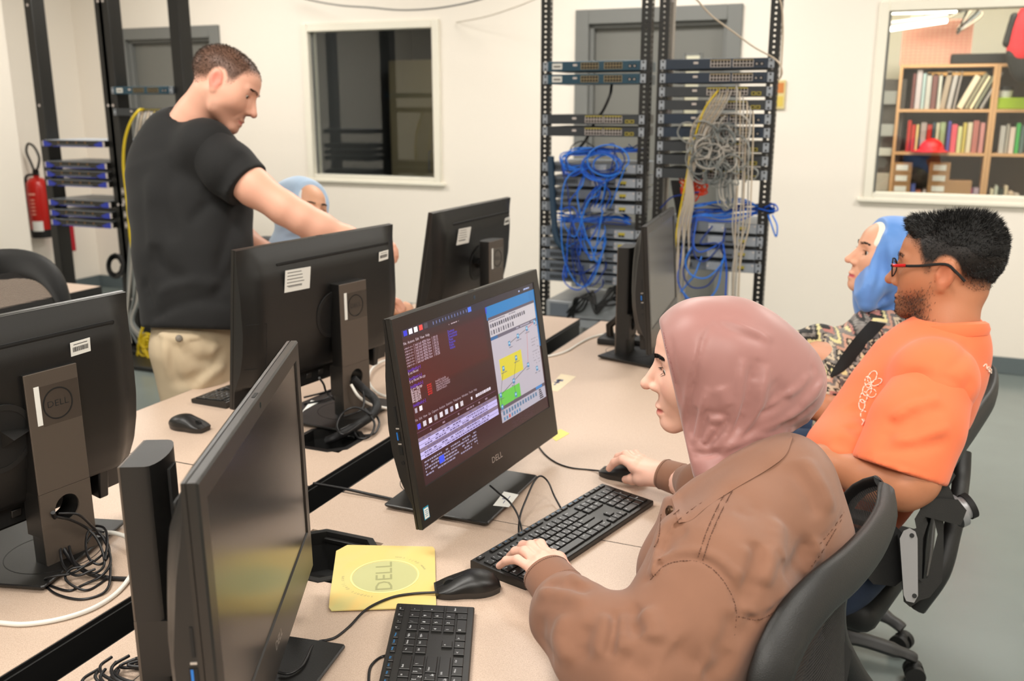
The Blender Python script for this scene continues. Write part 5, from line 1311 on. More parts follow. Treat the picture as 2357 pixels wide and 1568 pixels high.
# cables hung high
o = cable('overhead_cable', [PY(x, y, Y) for x, y, Y in ((640,-25,5.9),(705,-2,5.8),(780,12,5.6),(850,17,5.5),(925,23,5.4),(1010,18,5.2),(1100,0,5.0),(1180,-30,4.8))], .006, mat('cable_grey', (.55,.54,.52), .5)); tag(o, 'grey cable hanging in a shallow curve above the middle window', 'cable')
o = cable('overhead_cable', [PY(x, y, Y) for x, y, Y in ((1050,52,6.08),(1120,38,5.8),(1190,15,5.3),(1250,-10,4.6))], .004, mat('cable_pale', (.80,.76,.70), .5)); tag(o, 'very pale cable rising towards the left rack of the pair', 'cable')
o = cable('overhead_cable', [PY(x, y, Y) for x, y, Y in ((1585,-20,3.9),(1606,2,3.95),(1640,38,4.0),(1690,75,4.05),(1735,108,4.1),(1778,132,4.12),(1795,148,4.1),(1800,168,4.1),(1792,184,4.12))], .0038, M_CREAM); tag(o, 'pale cable running diagonally across the right-hand door to the rack', 'cable')
o = cable('overhead_cable', [PY(x, y, Y) for x, y, Y in ((1790,-15,4.1),(1800,20,4.12),(1802,80,4.15),(1799,140,4.15),(1797,180,4.15))], .004, M_CREAM); tag(o, 'pale cable down the right post of the right rack', 'cable')
# small notice on the wall right of the racks
c = PY(1790,218,6.09); t = thing('wall_notice', 'small orange and cream notice on the wall just right of the racks', 'notice', tuple(c))
b = MB(); b.b2((-.03,-.006,-.085),(.045,.004,.085),.001,mi=0); b.b2((-.02,-.0075,-.07),(.035,-.006,-.01),mi=1); b.b2((-.02,-.0075,.01),(.035,-.006,.07),mi=2); b.build('notice_board', [mat('notice_cream', (.85,.78,.55), .6), mat('notice_yellow', (.85,.75,.35), .6), mat('notice_orange', (.80,.50,.25), .6)], t, smooth=0)

# ================================================================== racks at the far left
LY = 4.45
a0, a1 = xat(108, 330, LY), xat(250, 330, LY); b0, b1 = xat(263, 208, LY), xat(404, 208, LY)
rack('tall black rack at the far left holding thin blue-cornered servers', a0+.005, a1-.005, LY, 2.6, solid=True, wide=.065)
rack('tall black rack behind the standing man with the yellow cables', b0+.015, b1-.01, LY, 2.6, solid=True, wide=.075)
M_SBLUE = mat('server_blue', (.10,.20,.68), .4); M_SV = mat('server_front', (.13,.125,.12), .45)
for i, py in enumerate([330, 379, 400, 421, 466, 490, 512]):
    z = zat(180, py, LY); w = (a1-a0)/2-.012; t = thing('server', 'thin dark server with blue corners in the far left rack, %s from the top' % OR[i], 'server', ((a0+a1)/2, LY-.03, z), 0, 'blue-cornered servers in the far left rack')
    MB().b2((-w, -.005, -.020), (w, .34, .018), .001).build('chassis', M_SV, t, smooth=20)
    MB().b2((-w+.005, -.002, .0182), (w-.005, .33, .020), .0).build('lid', M_ZINC, t, smooth=0)
    m = MB()
    for s in (-1, 1): m.faces([(s*w, -.008, -.020), (s*(w-.05), -.008, -.020), (s*(w-.075), -.008, -.006), (s*(w-.02), -.008, .014), (s*w, -.008, .014)], [(0,1,2,3,4)]); 
    m.b2((-w+.08, -.008, -.0205), (w-.08, -.006, -.017)); m.build('blue_trim', M_SBLUE, t, smooth=0)
    m = MB()
    for k in range(18): m.b2((-.13+k*.0145, -.0075, -.015), (-.12+k*.0145, -.0055, -.007))
    m.build('port_row', M_RBODY, t, smooth=0)
    m = MB()
    for k in range(4): m.cyl((-.12+k*.075, -.0075, .006), (-.12+k*.075, -.005, .006), .005, n=8)
    m.build('brass_stud', mat('brass', (.62,.48,.30), .4, .6), t)
    for s in (-1, 1): MB().b2((s*(w+.004)-.010, -.006, -.019), (s*(w+.004)+.010, -.003, .014), .001).build('ear_bracket', M_WP, t)
unit('teal switch in the far left pair of racks beside the man', b0+.02, b1-.02, LY-.02, zat(333,208,LY), M_TEAL, 'teal', 'switches in the yellow-cabled rack')
unit('dark switch with yellow cables plugged in behind the man', b0+.02, b1-.02, LY-.02, zat(333,258,LY), M_SLATE, 'slate', 'switches in the yellow-cabled rack')
for i, py in enumerate([442, 466, 496, 520]):
    unit('dark switch half hidden behind the back of the standing man, %s of four' % OR[i].replace('top', 'first'), b0+.02, b1-.02, LY-.02, zat(333,py,LY), M_SLATE, 'slate', 'switches in the yellow-cabled rack', ears=M_WP)
def lc(label, pts, r, m, group=None): rc(label, pts, r, m, group, Y=LY, n=6)
lc('bright yellow cable hanging in a long arc left of the standing man', [(330,252,.03),(318,256,.08),(300,282,.11),(287,325,.12),(284,380,.12),(290,440,.12),(296,500,.13),(302,560,.13),(318,620,.13),(338,668,.12),(342,680,.1)], .0085, M_YCAB)
lc('yellow cable dropping from the grey boxes behind the man', [(341,720,.12),(332,745,.13),(322,775,.14),(318,810,.14),(312,842,.15),(300,860,.18)], .0085, M_YCAB)
lc('yellow cable looping down to the floor behind the man', [(330,790,.14),(338,815,.15),(350,840,.16),(349,865,.18),(330,885,.22),(305,902,.28),(280,908,.3)], .0085, M_YCAB)
for i in range(12):
    cx, cy = 338+rn.uniform(-8,8), 795+rn.uniform(-12,12); s = rn.uniform(10,24); a = rn.uniform(0,6.28)
    lc('yellow cable coiled in the tangle behind the man', [(cx+s*.8*math.cos(a+th), cy+s*math.sin(a+th), .13+.02*rn.random()) for th in np.linspace(0, 5.5, 8)], .006, M_YCAB, 'yellow cables in the tangle behind the man')
for i in range(8):
    x = 322+i*7
    lc('pale cable dropping from the ports behind the man', [(x, 258, .03), (x-4, 275, .07), (x-9, 310, .08), (x-12, 380, .08), (x-10, 470, .08)], .0065, [GREYS[1], M_CREAM, M_YCAB][i % 3 if i > 4 else i % 2], 'cables dropping from the dark switch')
for i in range(6):
    x = 296+i*6
    lc('grey cable hanging beside the yellow one', [(x+12, 470, .08), (x+6, 540, .09), (x, 620, .09), (x-2+rn.uniform(-5,5), 690, .1), (x-8-i*2, 745, .11), (x-10+i*9, 790, .12)], .008, GREYS[i % 3], 'grey cables left of the standing man')
lc('grey cable looping above the floor behind the man', [(352,800,.14),(358,830,.15),(354,860,.16),(340,880,.2),(318,884,.22),(300,876,.24)], .006, GREYS[1])
t = thing('power_strip', 'pale grey power blocks fixed to the rack behind the man', 'power strip', tuple(PY(334,694,LY-.06)))
for k in range(2): MB().b2((-.035, -.03, .03-k*.075), (.035, .03, .075-k*.075), .006).build('block', mat('pale_grey_plastic', (.72,.71,.68), .5), t)
for i in range(6):
    cx, cy = 266, 612; s = 18+i*2
    lc('black cable coil hung on the far left rack', [(cx+s*.7*math.cos(th+i), cy+s*math.sin(th+i), .05+.01*i) for th in np.linspace(0, 6, 10)], .006, M_BCABLE, 'black cable coils on the far left racks')
# fire extinguisher on the left wall
c = PX(92, 478, XW+.12); t = thing('fire_extinguisher', 'red fire extinguisher with a black hose on the left wall', 'fire extinguisher', (c[0], c[1], c[2]-.20))
M_RED = mat('extinguisher_red', (.72,.10,.07), .3)
MB().lathe([(0,-.02),(.078,-.02),(.085,-.01),(.085,.36),(.078,.40),(.050,.432),(.022,.44),(.022,.455),(0,.455)], 28).build('cylinder', M_RED, t)
MB().lathe([(0,-.035),(.083,-.035),(.086,.0),(.0855,.03)], 28).build('base_skirt', M_VBLK, t)
b = MB(); b.b2((-.018,-.02,.455),(.018,.02,.495),.004); b.tube([(0,0,.49),(.03,-.02,.505),(.09,-.05,.515)], .006, 6); b.tube([(0,0,.475),(.04,-.02,.475),(.09,-.05,.46)], .006, 6); b.build('valve_and_lever', M_VBLK, t)
MB().tube(cr([(-.01,0,.48),(-.03,-.01,.56),(-.05,-.02,.64),(-.01,-.03,.70),(.05,-.03,.68),(.08,-.02,.60),(.06,-.02,.53),(.02,-.01,.49)], 8), .009, 8).build('hose', M_VBLK, t)
MB().tube(cr([(-.02,0,.46),(-.09,-.01,.45),(-.115,-.01,.38),(-.11,-.01,.15),(-.10,-.01,.0)], 8), .010, 8).build('horn', M_VBLK, t)
def wrap(nm, m, z0, z1, a0, a1, r=.0862):
    MB().grid([[(r*math.cos(a), r*math.sin(a), z) for a in np.linspace(a0, a1, 10)] for z in (z0, z1)]).build(nm, m, t)
wrap('white_panel', M_WHITE, .02, .10, -1.6, -.6); wrap('text_band', mat('extinguisher_text', (.90,.62,.55), .5), .305, .32, -1.7, -1.0)
for k in range(5): wrap('instruction_line', mat('extinguisher_text', (.90,.62,.55), .5), .15+k*.028, .160+k*.028, -1.5, -1.1)
c = PX(152, 545, XW+.06); t = thing('wall_box', 'narrow red box on the left wall beside the extinguisher', 'box', tuple(c)); MB().b2((-.06,-.04,-.12),(.06,.04,.12),.006).build('case', mat('box_red', (.70,.10,.16), .4), t)
# rear desk at the far left
q = PZ(232,659,.74); t = thing('rear_desk', 'pale desk with a black edge at the far left behind the mesh chair', 'desk', (q[0]-.85, q[1]-.4, 0))
MB().b2((-.85,-.4,.714),(.85,.4,.74)).build('desktop', M_LAM, t, smooth=0); MB().b2((-.852,-.402,.685),(.852,.402,.7395)).build('edge_band', M_EDGE, t, smooth=0)
for sx in (-1,1):
    for sy in (-1,1): MB().b2((sx*.78-.025, sy*.34-.025, 0),(sx*.78+.025, sy*.34+.025,.69)).build('leg', M_LEG, t)
# ================================================================== what stands in the lit office behind the right window
M_BEECH = mat('beech_shelf', (.80,.62,.44), .5, var=.05, vscale=8, stretch=(1,1,.2)); M_BACKP = mat('bookcase_back', (.32,.27,.23), .7)
OY = 8.05
def ox(px, py=230, Y=OY): return float(PY(px, py, Y)[0])
def oz(py, px=2180, Y=OY): return float(PY(px, py, Y)[2])
def bookcase(label, X0, X1, zs, ztop):
    t = thing('bookcase', label, 'bookcase', ((X0+X1)/2, OY, 0)); w = (X1-X0)/2
    for s in (-1, 1): MB().b2((s*w, 0, 0), (s*(w-.022), .32, ztop), .001).build('side_panel', M_BEECH, t)
    for z in zs+[ztop-.011]: MB().b2((-w+.022, 0.002, z-.011), (w-.022, .31, z+.011), .001).build('shelf', M_BEECH, t)
    MB().b2((-w+.022, .305, .02), (w-.022, .32, ztop-.02)).build('back_panel', M_BACKP, t, smooth=0)
    return t
zs = [oz(355), oz(255)]; ztop = oz(148); zlow = oz(480)-.25
X0, X1, X2 = ox(2068,200), ox(2292,200), ox(2292,200)+ (ox(2292,200)-ox(2068,200))
bookcase('beech bookcase with books and card boxes seen through the right window, left bay', X0, X1, [zlow]+zs, ztop)
bookcase('beech bookcase at the right edge with the lime green box', X1+.002, X2, [zlow]+zs, ztop)
rb = random.Random(4)
def book(x, z, w, h, col, lean=0., label='', group=None, d=.20, y=OY+.03):
    o = MB(); o.box((0, 0, h/2), (w, d, h), .002); 
    o = o.build('book', mat('book_%02x%02x%02x' % tuple(int(c*255) for c in col), col, .6), None, smooth=30)
    o.location = (x, y+d/2, z+.0115+(math.sin(abs(lean))*w/2 if lean else 0)); o.rotation_euler = (0, lean, 0); tag(o, label, 'book', group)
def row(px0, px1, z, py, cols, hs, lab, grp, lean=0.):
    a, b = ox(px0, py), ox(px1, py); x = a; i = 0
    while x < b-.012:
        w = rb.uniform(.018, .042); h = rb.uniform(*hs); c = cols[i % len(cols)]; c = tuple(max(0, min(1, v+rb.uniform(-.04, .04))) for v in c)
        book(x+w/2, z, min(w-.002, b-x), h, c, lean, lab, grp, d=rb.uniform(.17, .22)); x += w+(.004 if not lean else .010); i += 1
P_ = [(.62,.55,.50),(.72,.68,.62),(.66,.60,.58),(.78,.75,.70),(.55,.50,.48)]
row(2098, 2165, zs[1], 215, [(.45,.28,.28),(.72,.72,.70),(.70,.72,.72),(.74,.70,.66)], (.26,.30), 'upright pale book on the top shelf behind the window', 'upright books on the top shelf')
row(2165, 2200, zs[1], 215, P_, (.26,.29), 'grey book leaning slightly on the top shelf', 'leaning grey books', .12)
row(2205, 2262, zs[1], 215, [(.90,.85,.70),(.60,.55,.42),(.92,.88,.76),(.55,.50,.40),(.66,.62,.55)], (.25,.29), 'cream or olive file leaning right on the top shelf', 'leaning files on the top shelf', .42)
o = MB().box((0,0,0), (.40,.18,.025), .002).build('folder', mat('folder_ochre', (.70,.52,.28), .6)); o.location = (ox(2202,170), OY+.12, oz(170)); tag(o, 'flat ochre folder lying on top of the upright books', 'folder')
row(2085, 2115, zs[0], 330, [(.70,.10,.10),(.75,.12,.10),(.82,.76,.50)], (.20,.24), 'red or cream book at the left of the middle shelf', 'books at the left of the middle shelf')
row(2116, 2175, zs[0], 330, [(.66,.62,.60),(.72,.14,.12),(.20,.30,.28),(.80,.76,.66),(.62,.66,.50)], (.20,.25), 'book standing behind the red cap on the middle shelf', 'books behind the red cap')
row(2178, 2262, zs[0], 330, [(.30,.30,.55),(.80,.30,.35),(.82,.76,.52),(.72,.66,.30),(.84,.74,.62),(.68,.45,.35),(.80,.55,.50)], (.19,.24), 'coloured book on the right of the middle shelf', 'books on the right of the middle shelf')
row(2098, 2132, zlow, 410, [(.35,.42,.62),(.75,.45,.35),(.80,.78,.74),(.20,.22,.45)], (.36,.42), 'small book between the two stacks of card boxes', 'books between the card boxes')
row(2232, 2264, zlow, 420, [(.66,.22,.40),(.70,.60,.62),(.62,.55,.58),(.74,.66,.64)], (.36,.42), 'tall pinkish file at the right of the lower shelf', 'files on the lower shelf')
# card boxes
def boxes(px, n, w, lab, y0=OY+.02):
    for i in range(n):
        z = oz(448-i*24.5, px); t = thing('card_box', lab % ['lowest', 'second', 'third', 'topmost', 'fifth'][i], 'box', (ox(px, 400), y0+.12, z-.04), 0, 'card boxes on the lower shelf')
        MB().b2((-w/2,-.12,-.04),(w/2,.12,.04),.002).build('carton', mat('card_brown', (.66,.50,.34), .7), t)
        MB().b2((-w/2+.03,-.122,-.02),(w/2-.03,-.12,.022)).build('box_label', M_WHITE, t, smooth=0)
boxes(2075, 4, .145, 'brown card box with a white label in the left stack, %s'); boxes(2162, 4, .15, 'brown card box with a white label in the right stack, %s')
t = thing('carton', 'plain brown carton right of the card box stacks', 'box', (ox(2208,430), OY+.13, oz(430))); MB().b2((-.085,-.11,-.12),(.085,.11,.045),.002).build('box', mat('card_brown', (.66,.50,.34), .7), t)
t = thing('cap', 'bright red cap lying on the middle shelf', 'cap', (ox(2143,350), OY-.02, zs[0]+.012))
S = Solid((t.location.x-.16, OY-.17, zs[0]), (t.location.x+.16, OY+.15, zs[0]+.16), .006); c0 = np.array(t.location)+[0,.03,.0]; S.ball(c0, (.095,.09,.105), .01); S.plane(c0+[0,0,.004], (0,0,-1), .004); S.ball(c0+np.array([-.01,-.03,.008]), (.14,.12,.010), .01)
S.build('crown_and_peak', mat('cap_red', (.85,.10,.10), .5), t)
row(2300, 2357, zs[0], 330, [(.72,.68,.62),(.62,.62,.58),(.80,.78,.72),(.30,.62,.35),(.35,.40,.40)], (.19,.23), 'book in the middle shelf of the right-hand bookcase', 'books in the right-hand bookcase')
row(2282, 2357, zlow, 420, [(.82,.76,.66),(.74,.72,.64),(.14,.14,.14),(.80,.74,.64)], (.35,.43), 'tall file in the lower shelf of the right-hand bookcase', 'files in the right-hand bookcase')
t = thing('lime_box', 'lime green box on the top shelf of the right-hand bookcase', 'box', (ox(2335,240), OY+.12, zs[1]+.011)); MB().b2((-.16,-.10,0),(.16,.12,.085),.006).build('box', mat('lime', (.62,.74,.12), .5), t)
t = thing('paper_cup', 'dark-lidded cup on the lime green box', 'cup', (ox(2315,215), OY+.10, zs[1]+.097)); MB().lathe([(0,0),(.05,0),(.055,.05),(0,.05)], 20).build('cup', M_WHITE, t); MB().lathe([(0,.05),(.058,.05),(.05,.08),(0,.082)], 20).build('lid', M_BLKM, t)
# things on top of the bookcases, wall chart, hung jacket, cables
c = PY(2155, 98, OY+.25); t = thing('wire_tray', 'pink wire-mesh basket standing on the bookcase', 'basket', (c[0], OY+.15, ztop))
h = oz(45, 2150)-ztop; m = MB(); n = 14; w = .24
for i in range(n+1): m.box((-w+2*w*i/n, -.1, h/2), (.006,.006,h)); m.box((0, -.1, h*i/n), (2*w,.006,.006))
m.build('mesh_front', mat('tray_pink', (.90,.62,.54), .5), t, smooth=0); MB().b2((-w,-.08,0),(w,.12,h)).build('folders_inside', mat('tray_paper', (.93,.76,.66), .7), t, smooth=0)
t = thing('black_case', 'long flat black case lying on the bookcases', 'case', (ox(2290,138), OY+.15, ztop)); MB().b2((-.30,-.12,0),(.45,.14,.075),.01).build('case', M_BLKM, t)
t = thing('hung_jacket', 'red and black jacket at the upper right corner of the window', 'jacket', (ox(2352,75), OY-.15, oz(75,2350)))
S = Solid(np.array(t.location)-[.25,.15,.32], np.array(t.location)+[.3,.15,.35], .012); cc = np.array(t.location); S.chain([(cc+[.08,0,.26], .07), (cc+[.04,0,.05], .11), (cc+[.02,0,-.12], .12)], .04, flat=((0,1,0), .5)); S.rough(.006, 16)
S.build('jacket_red', mat('jacket_red', (.78,.12,.16), .7), t); S = Solid(cc-[.3,.15,.36], cc+[.3,.15,.3], .012); S.chain([(cc+[-.07,.0,.1], .03), (cc+[-.10,0,-.08], .03)], .02); S.chain([(cc+[0,0,-.16], .10), (cc+[.04,0,-.26], .10)], .02, flat=((0,1,0), .5)); S.build('jacket_black', M_BLKM, t)
t = thing('cabinet', 'dark cabinet with grey things at the left of the office window', 'cabinet', (ox(2035,330)-.06, OY+.35, 0))
z1 = oz(182, 2040); m = MB(); m.b2((-.16,-.3,0),(.18,.2,z1),.004); m.build('carcass', mat('cabinet_dark', (.27,.25,.23), .6), t)
for k, (pz, hh, cc) in enumerate([(225,.10,(.55,.55,.53)),(300,.09,(.62,.62,.60)),(350,.06,(.75,.74,.70)),(420,.14,(.70,.66,.60))]): MB().b2((-.10,-.33,oz(pz,2040)-hh/2),(.12,-.301,oz(pz,2040)+hh/2),.002).build('shelf_item', mat('item_%d' % k, cc, .6), t)
for k in range(6):
    c = PY(2190, 35, OY-.1); o = cable('cable', [tuple(c+np.array([-.22+rb.uniform(-.1,.1), 0, rb.uniform(-.05,.08)])), tuple(c+np.array([rb.uniform(-.1,.1), 0, rb.uniform(-.06,.06)])), tuple(c+np.array([.12+rb.uniform(-.05,.1), 0, rb.uniform(-.06,.1)])), tuple(c+np.array([.05, 0, -.12+rb.uniform(-.03,.03)]))], .008, [M_BCABLE, GREYS[0], M_CREAM][k % 3]); tag(o, 'tangled lead hanging above the pink basket', 'cable', 'leads above the pink basket')
# tube light reflections in the window, added as glowing rods behind the pane
for k, (pa, pb) in enumerate((((2044,28),(2200,24)), ((2042,68),(2178,48)))):
    a, b = PY(*pa, 7.2), PY(*pb, 7.5); t = thing('tube_reflection', 'glowing rod standing in for a tube light reflection in the window, %s' % ('upper' if k == 0 else 'lower'), 'reflection', tuple((a+b)/2))
    o = MB().tube([a, b], .016, 10).build('tube', mat('tube_glow', (1,.97,.90), .5, emit=6.), t); bake_into(o, t)
    o = MB().tube([a+[0,0,.03], b+[0,0,.03]], .02, 6).build('reflected_fitting', M_WP, t); bake_into(o, t)
# ================================================================== the woman in the brown jacket
def skin_mat(name, sss=.12, rough=.48): return mat(name, (.8,.6,.5), rough, attr=True, sss=sss, bump=.12, bscale=700, spec=.35)
M_SKIN = skin_mat('skin')
M_HAIR_D = mat('hair_dark', (.075,.06,.05), .55)
def c5(*a): return [(1180+a[i]/1.7269, 660+a[i+1]/1.7269) for i in range(0, len(a), 2)]
def woman_brown():
    t = thing('person', 'young woman in a brown denim jacket and dusty pink headscarf typing at the desk', 'person', (.02, 1.5, 0))
    fh = -RT*math.cos(R(9))+np.array([-_sy, _cy, 0])*math.sin(R(9)); fw = fh*math.cos(R(7))-np.array([0,0,1])*math.sin(R(7))
    up = np.array([0,0,1])
    H = Head((0,0,0), fw, up, .99)
    tip = P(1483, 891, 1.578); H.o = tip-(H.p(.115,0,-.040)-H.o)
    S = H.skin(.0021, neck=[(H.p(-.02,0,-.06), .052), (H.p(-.035,0,-.15), .054)], ears=False, nose=.92, lip=1.05, lidopen=1.45)
    skin = (.89,.705,.63)
    pt = Paint(skin)
    for q in (-1, 1):
        pt.ball(H.p(.070,q*.040,-.035), .028, (.90,.62,.55), .9, op=.55)
        pt.ball(H.p(.085,q*.0315,-.001), (.016,.018,.010), (.78,.56,.49), .8, op=.5)
    pt.ball(H.p(.109,0,-.042), .016, (.90,.62,.55), .9, op=.6)
    pt.ball(H.p(.089,0,-.0795), np.array([.014,.024,.0125]), (.74,.40,.37), .45, ax=H.A)
    B = Body(t, pt, M_SKIN); B.solid(S)
    H.eyes(t, (.22,.16,.10), (1,.1,-.25)); H.brows(S, t, M_HAIR_D, .0085, 700, arch=.004, h=.016); H.lashes(S, t, M_HAIR_D, 22)
    # hands
    V, F, nl = hand(PZ(1302,1347,.800), PZ(1243,1293,.800), [PZ(1262,1272,.775), PZ(1226,1263,.775), PZ(1192,1267,.773), PZ(1173,1281,.773), PZ(1149,1303,.772)], (.10,1,0), (0,0,1), scale=.96, curl=.016); B.add(V, F)
    V, F, nl2 = hand(PZ(1545,1096,.800), PZ(1468,1064,.806), [PZ(1440,1104,.762), PZ(1402,1079,.782), PZ(1412,1067,.783), PZ(1428,1060,.775), PZ(1446,1056,.766)], (-.05,-1,0), (0,0,1), scale=.98, curl=.010); B.add(V, F)
    # the body under the clothes
    U = Solid((-.45,1.0,.3), (.25,2.0,1.15), .012)
    U.chain([(P(1690,1010,1.55), .05), (P(1750,1120,1.53), .08), (P(1770,1260,1.50), .11), (P(1690,1450,1.56), .07), (np.array([-.18,1.5,.5]), .11)], .05)
    U.chain([(P(1740,1180,1.42), .06), (P(1600,1480,1.28), .05), (P(1410,1510,1.30), .040), (PZ(1300,1352,.80), .022)], .03)
    U.chain([(P(1790,1110,1.66), .055), (P(1690,1190,1.74), .045), (PZ(1545,1096,.800), .026)], .03)
    for q in (1.42, 1.62): U.chain([((-.14,q,.5), .085), ((-.44,q,.5), .065), ((-.44,q,.3), .05)], .03)
    B.solid(U); B.build()
    mn = mat('fingernail', (.93,.76,.70), .25)
    nm = MB()
    for a, b, r in nl+nl2:
        v = Vector(b-a).normalized(); c = Vector(a+(b-a)*.80)+Vector((0,0,1))*r*.66; y = Vector((0,0,1)).cross(v).normalized()
        nm.box((0,0,0), (r*1.25, r*1.0, .0012), .0005, M=T(c, v, y, v.cross(y)))
    o = nm.build('fingernails', mn, t); bake_into(o, t)
    # ---- headscarf
    M_SC = mat('scarf_dusty_pink', (.62,.445,.425), .42, bump=.05, bscale=1500, sheen=.25, spec=.3)
    S = Solid(P(1440,1150,1.30)*0+np.array([-.45,1.15,.80]), (.05,1.80,1.32), .0028)
    ax = E_axes
    dh = float((H.o-CAM)@FW)-1.55
    def e(px, py, d, rx, ry, rd, rot=0., k=.03): S.ball(P(px, py, d+dh), (rx, ry, rd), k, 'u', ax(R(rot)))
    s_ = 1.55/FPX
    S.ball(H.p(-.022,0,.022), (.092+.009,.074+.013,.076+.002), .02, 'u', H.A); S.ball(H.p(.028,0,.030), (.060+.004,.062+.013,.050+.003), .03, 'u', H.A)
    e(1652, 846, 1.55, 149*s_, 146*s_, .091); e(1775, 868, 1.55, 128*s_, 112*s_, .080, 32, .04); e(1700, 870, 1.55, 120*s_, 130*s_, .091)
    e(1640, 920, 1.55, 84*s_, 108*s_, .076, 0, .03); e(1730, 940, 1.55, 105*s_, 72*s_, .070, -25, .03); e(1592, 795, 1.55, 74*s_, 95*s_, .078, 10, .03)
    S.chain([(P(1690,985,1.56), .072), (P(1645,1000,1.55), .060), (P(1680,1050,1.54), .056), (P(1690,1090,1.54), .060)], .03)
    S.cone(P(1600,1040,1.52), P(1635,1090,1.50), .030, .026, .02)
    # folds sweeping from the chin to the back of the head
    g = lambda pts, w, a, tp=True: S.pstroke(c5(*pts), w*.8, a*1.6, tp)
    def c6(*a): return [(1400+a[i]/3.928, 660+a[i+1]/3.928) for i in range(0, len(a), 2)]
    g = lambda a, w, *pts: S.pstroke(c6(*pts), w, a, abs(a) != .0041, 6)
    g(-.007, .0065, 930,1490,1060,1350,1150,1150,1200,850,1230,640); g(.007, .0055, 1120,1340,1200,1180,1270,960,1300,700)
    g(-.0075, .0070, 1000,1500,1200,1330,1340,1150,1420,850,1440,700); g(.008, .0060, 1160,1420,1270,1330,1390,1160,1500,1010,1540,900)
    g(-.008, .0065, 960,1510,1300,1350,1600,1200,1850,1000,1960,800); g(.0085, .0050, 1370,1150,1500,1085,1650,985)
    g(-.007, .0060, 1380,1115,1600,1000,1750,870,1860,740); g(.008, .0055, 1250,1375,1500,1280,1720,1190,1900,1030)
    g(-.006, .0060, 1300,1365,1500,1345,1700,1280,1880,1150); g(.006, .005, 1700,930,1790,830,1880,720); g(-.005, .0055, 1740,1090,1850,960,1950,860)
    g(.0050, .0040, 690,1330,720,1150,790,750,860,480,950,330); g(-.0035, .0060, 660,1300,690,1100,760,750,830,480)
    g(-.0055, .0050, 790,1410,830,1190,870,1020,900,900); g(.0065, .0045, 745,1380,775,1200,800,1080); g(.007, .0045, 835,1430,845,1260,885,1140,930,1150)
    g(.0055, .0040, 890,1150,960,1150,1040,1158,1100,1180); g(-.005, .0070, 900,1210,980,1200,1060,1220); g(.006, .0045, 860,1460,960,1370,1040,1240,1090,1190); g(-.006, .0050, 860,1420,910,1330,960,1260)
    g(.003, .0090, 1350,640,1335,740,1310,860); g(.003, .010, 940,300,1150,410,1450,510); g(-.003, .008, 1000,280,1250,370,1500,500)
    g(.0022, .004, 560,430,600,700,640,900,700,1150); g(.003, .012, 1500,850,1560,930,1640,950); g(-.003, .012, 1000,900,1040,1000,1080,1100)
    S.ball(P(1585,1018,1.53), .016, .012); S.ball(P(1604,1040,1.525), .017, .010)
    for a_, pts in ((.0041, (690,1340,740,1430,830,1485,930,1490)), (.0041, (770,1490,850,1500,950,1500,1040,1470)), (-.004, (760,1460,850,1480,940,1480)), (.0041, (780,1540,880,1530,1000,1500))): g(a_, .0040, *pts)
    S.rough(.0009, 28, 2.)
    # opening for the face
    a_, b_ = P(1519,752,1.50), P(1574,1000,1.50); dv = b_-a_; dv /= np.linalg.norm(dv); side = np.cross(dv, fh); nrm = np.cross(side, dv)
    if nrm@fh < 0: nrm = -nrm
    S.plane(a_, nrm, .005)
    sc = S.build('headscarf', M_SC, t)
    stitches('scarf_hem_stitching', S, [[(1527,765),(1533,800),(1545,840),(1556,885)]], mat('scarf_thread', (.62,.42,.42), .6), t, r=.0006)
    # thin underscarf showing at the throat
    S2 = Solid(P(1640,1080,1.5)-.12, P(1640,1080,1.5)+.12, .004); S2.chain([(P(1655,1085,1.54), .040), (P(1665,1130,1.54), .050)], .02); S2.rough(.001, 40)
    S2.build('scarf_end', mat('scarf_end_mauve', (.68,.50,.53), .6, sheen=.2), t)
    # ---- jacket
    M_J = mat('brown_denim', (.52,.36,.275), .78, bump=.35, bscale=420, btype='wave', var=.05, vscale=14, sheen=.15, stretch=(1,1,1))
    J = Solid((-.60,.93,.50), (.22,2.0,1.13), .0042)
    J.chain([(P(1722,1112,1.54), .055), (P(1750,1160,1.53), .098), (P(1765,1250,1.50), .122), (P(1705,1420,1.53), .105), (P(1660,1620,1.58), .120)], .05)
    J.cone(P(1750,1150,1.45), P(1805,1140,1.62), .068, .058, .05)
    J.ball(P(1795,1190,1.48), (.074,.13,.13), .05, 'u', E_axes(R(15)))
    J.chain([(P(1640,1230,1.47), .085), (P(1590,1320,1.46), .075), (P(1620,1450,1.46), .09)], .04)                      # jacket front hanging forward
    # near sleeve
    J.chain([(P(1722,1225,1.40), .082), (P(1655,1330,1.35), .098), (P(1580,1455,1.31), .092), (P(1480,1545,1.28), .080)], .03)
    J.chain([(P(1480,1545,1.28), .082), (P(1385,1490,1.31), .068), (P(1310,1415,1.37), .054), (P(1290,1372,1.405), .036)], .028)
    
    # far sleeve
    w2 = PZ(1580,1108,.800); J.chain([(P(1790,1140,1.66), .070), (P(1700,1180,1.73), .055), (P(1620,1125,1.78), .046), (w2, .034)], .03)
    # collar: raised flap, placket, yoke, cuffs
    J.patch([(1525,1140),(1560,1142),(1566,1200),(1555,1210),(1530,1255),(1512,1320),(1490,1335),(1505,1240)], .008, soft=3)
    pst = lambda pts, w, a, tp=True: J.pstroke(pts, w, a*1.75 if tp else a, tp)
    # armhole seam and folds of the near sleeve
    pst([(1490,1330),(1530,1292),(1590,1282),(1640,1298),(1680,1340),(1704,1400),(1700,1470),(1668,1540)], .006, .007, False)
    pst([(1500,1322),(1540,1284),(1600,1272),(1655,1290),(1700,1340),(1722,1410)], .007, -.004)
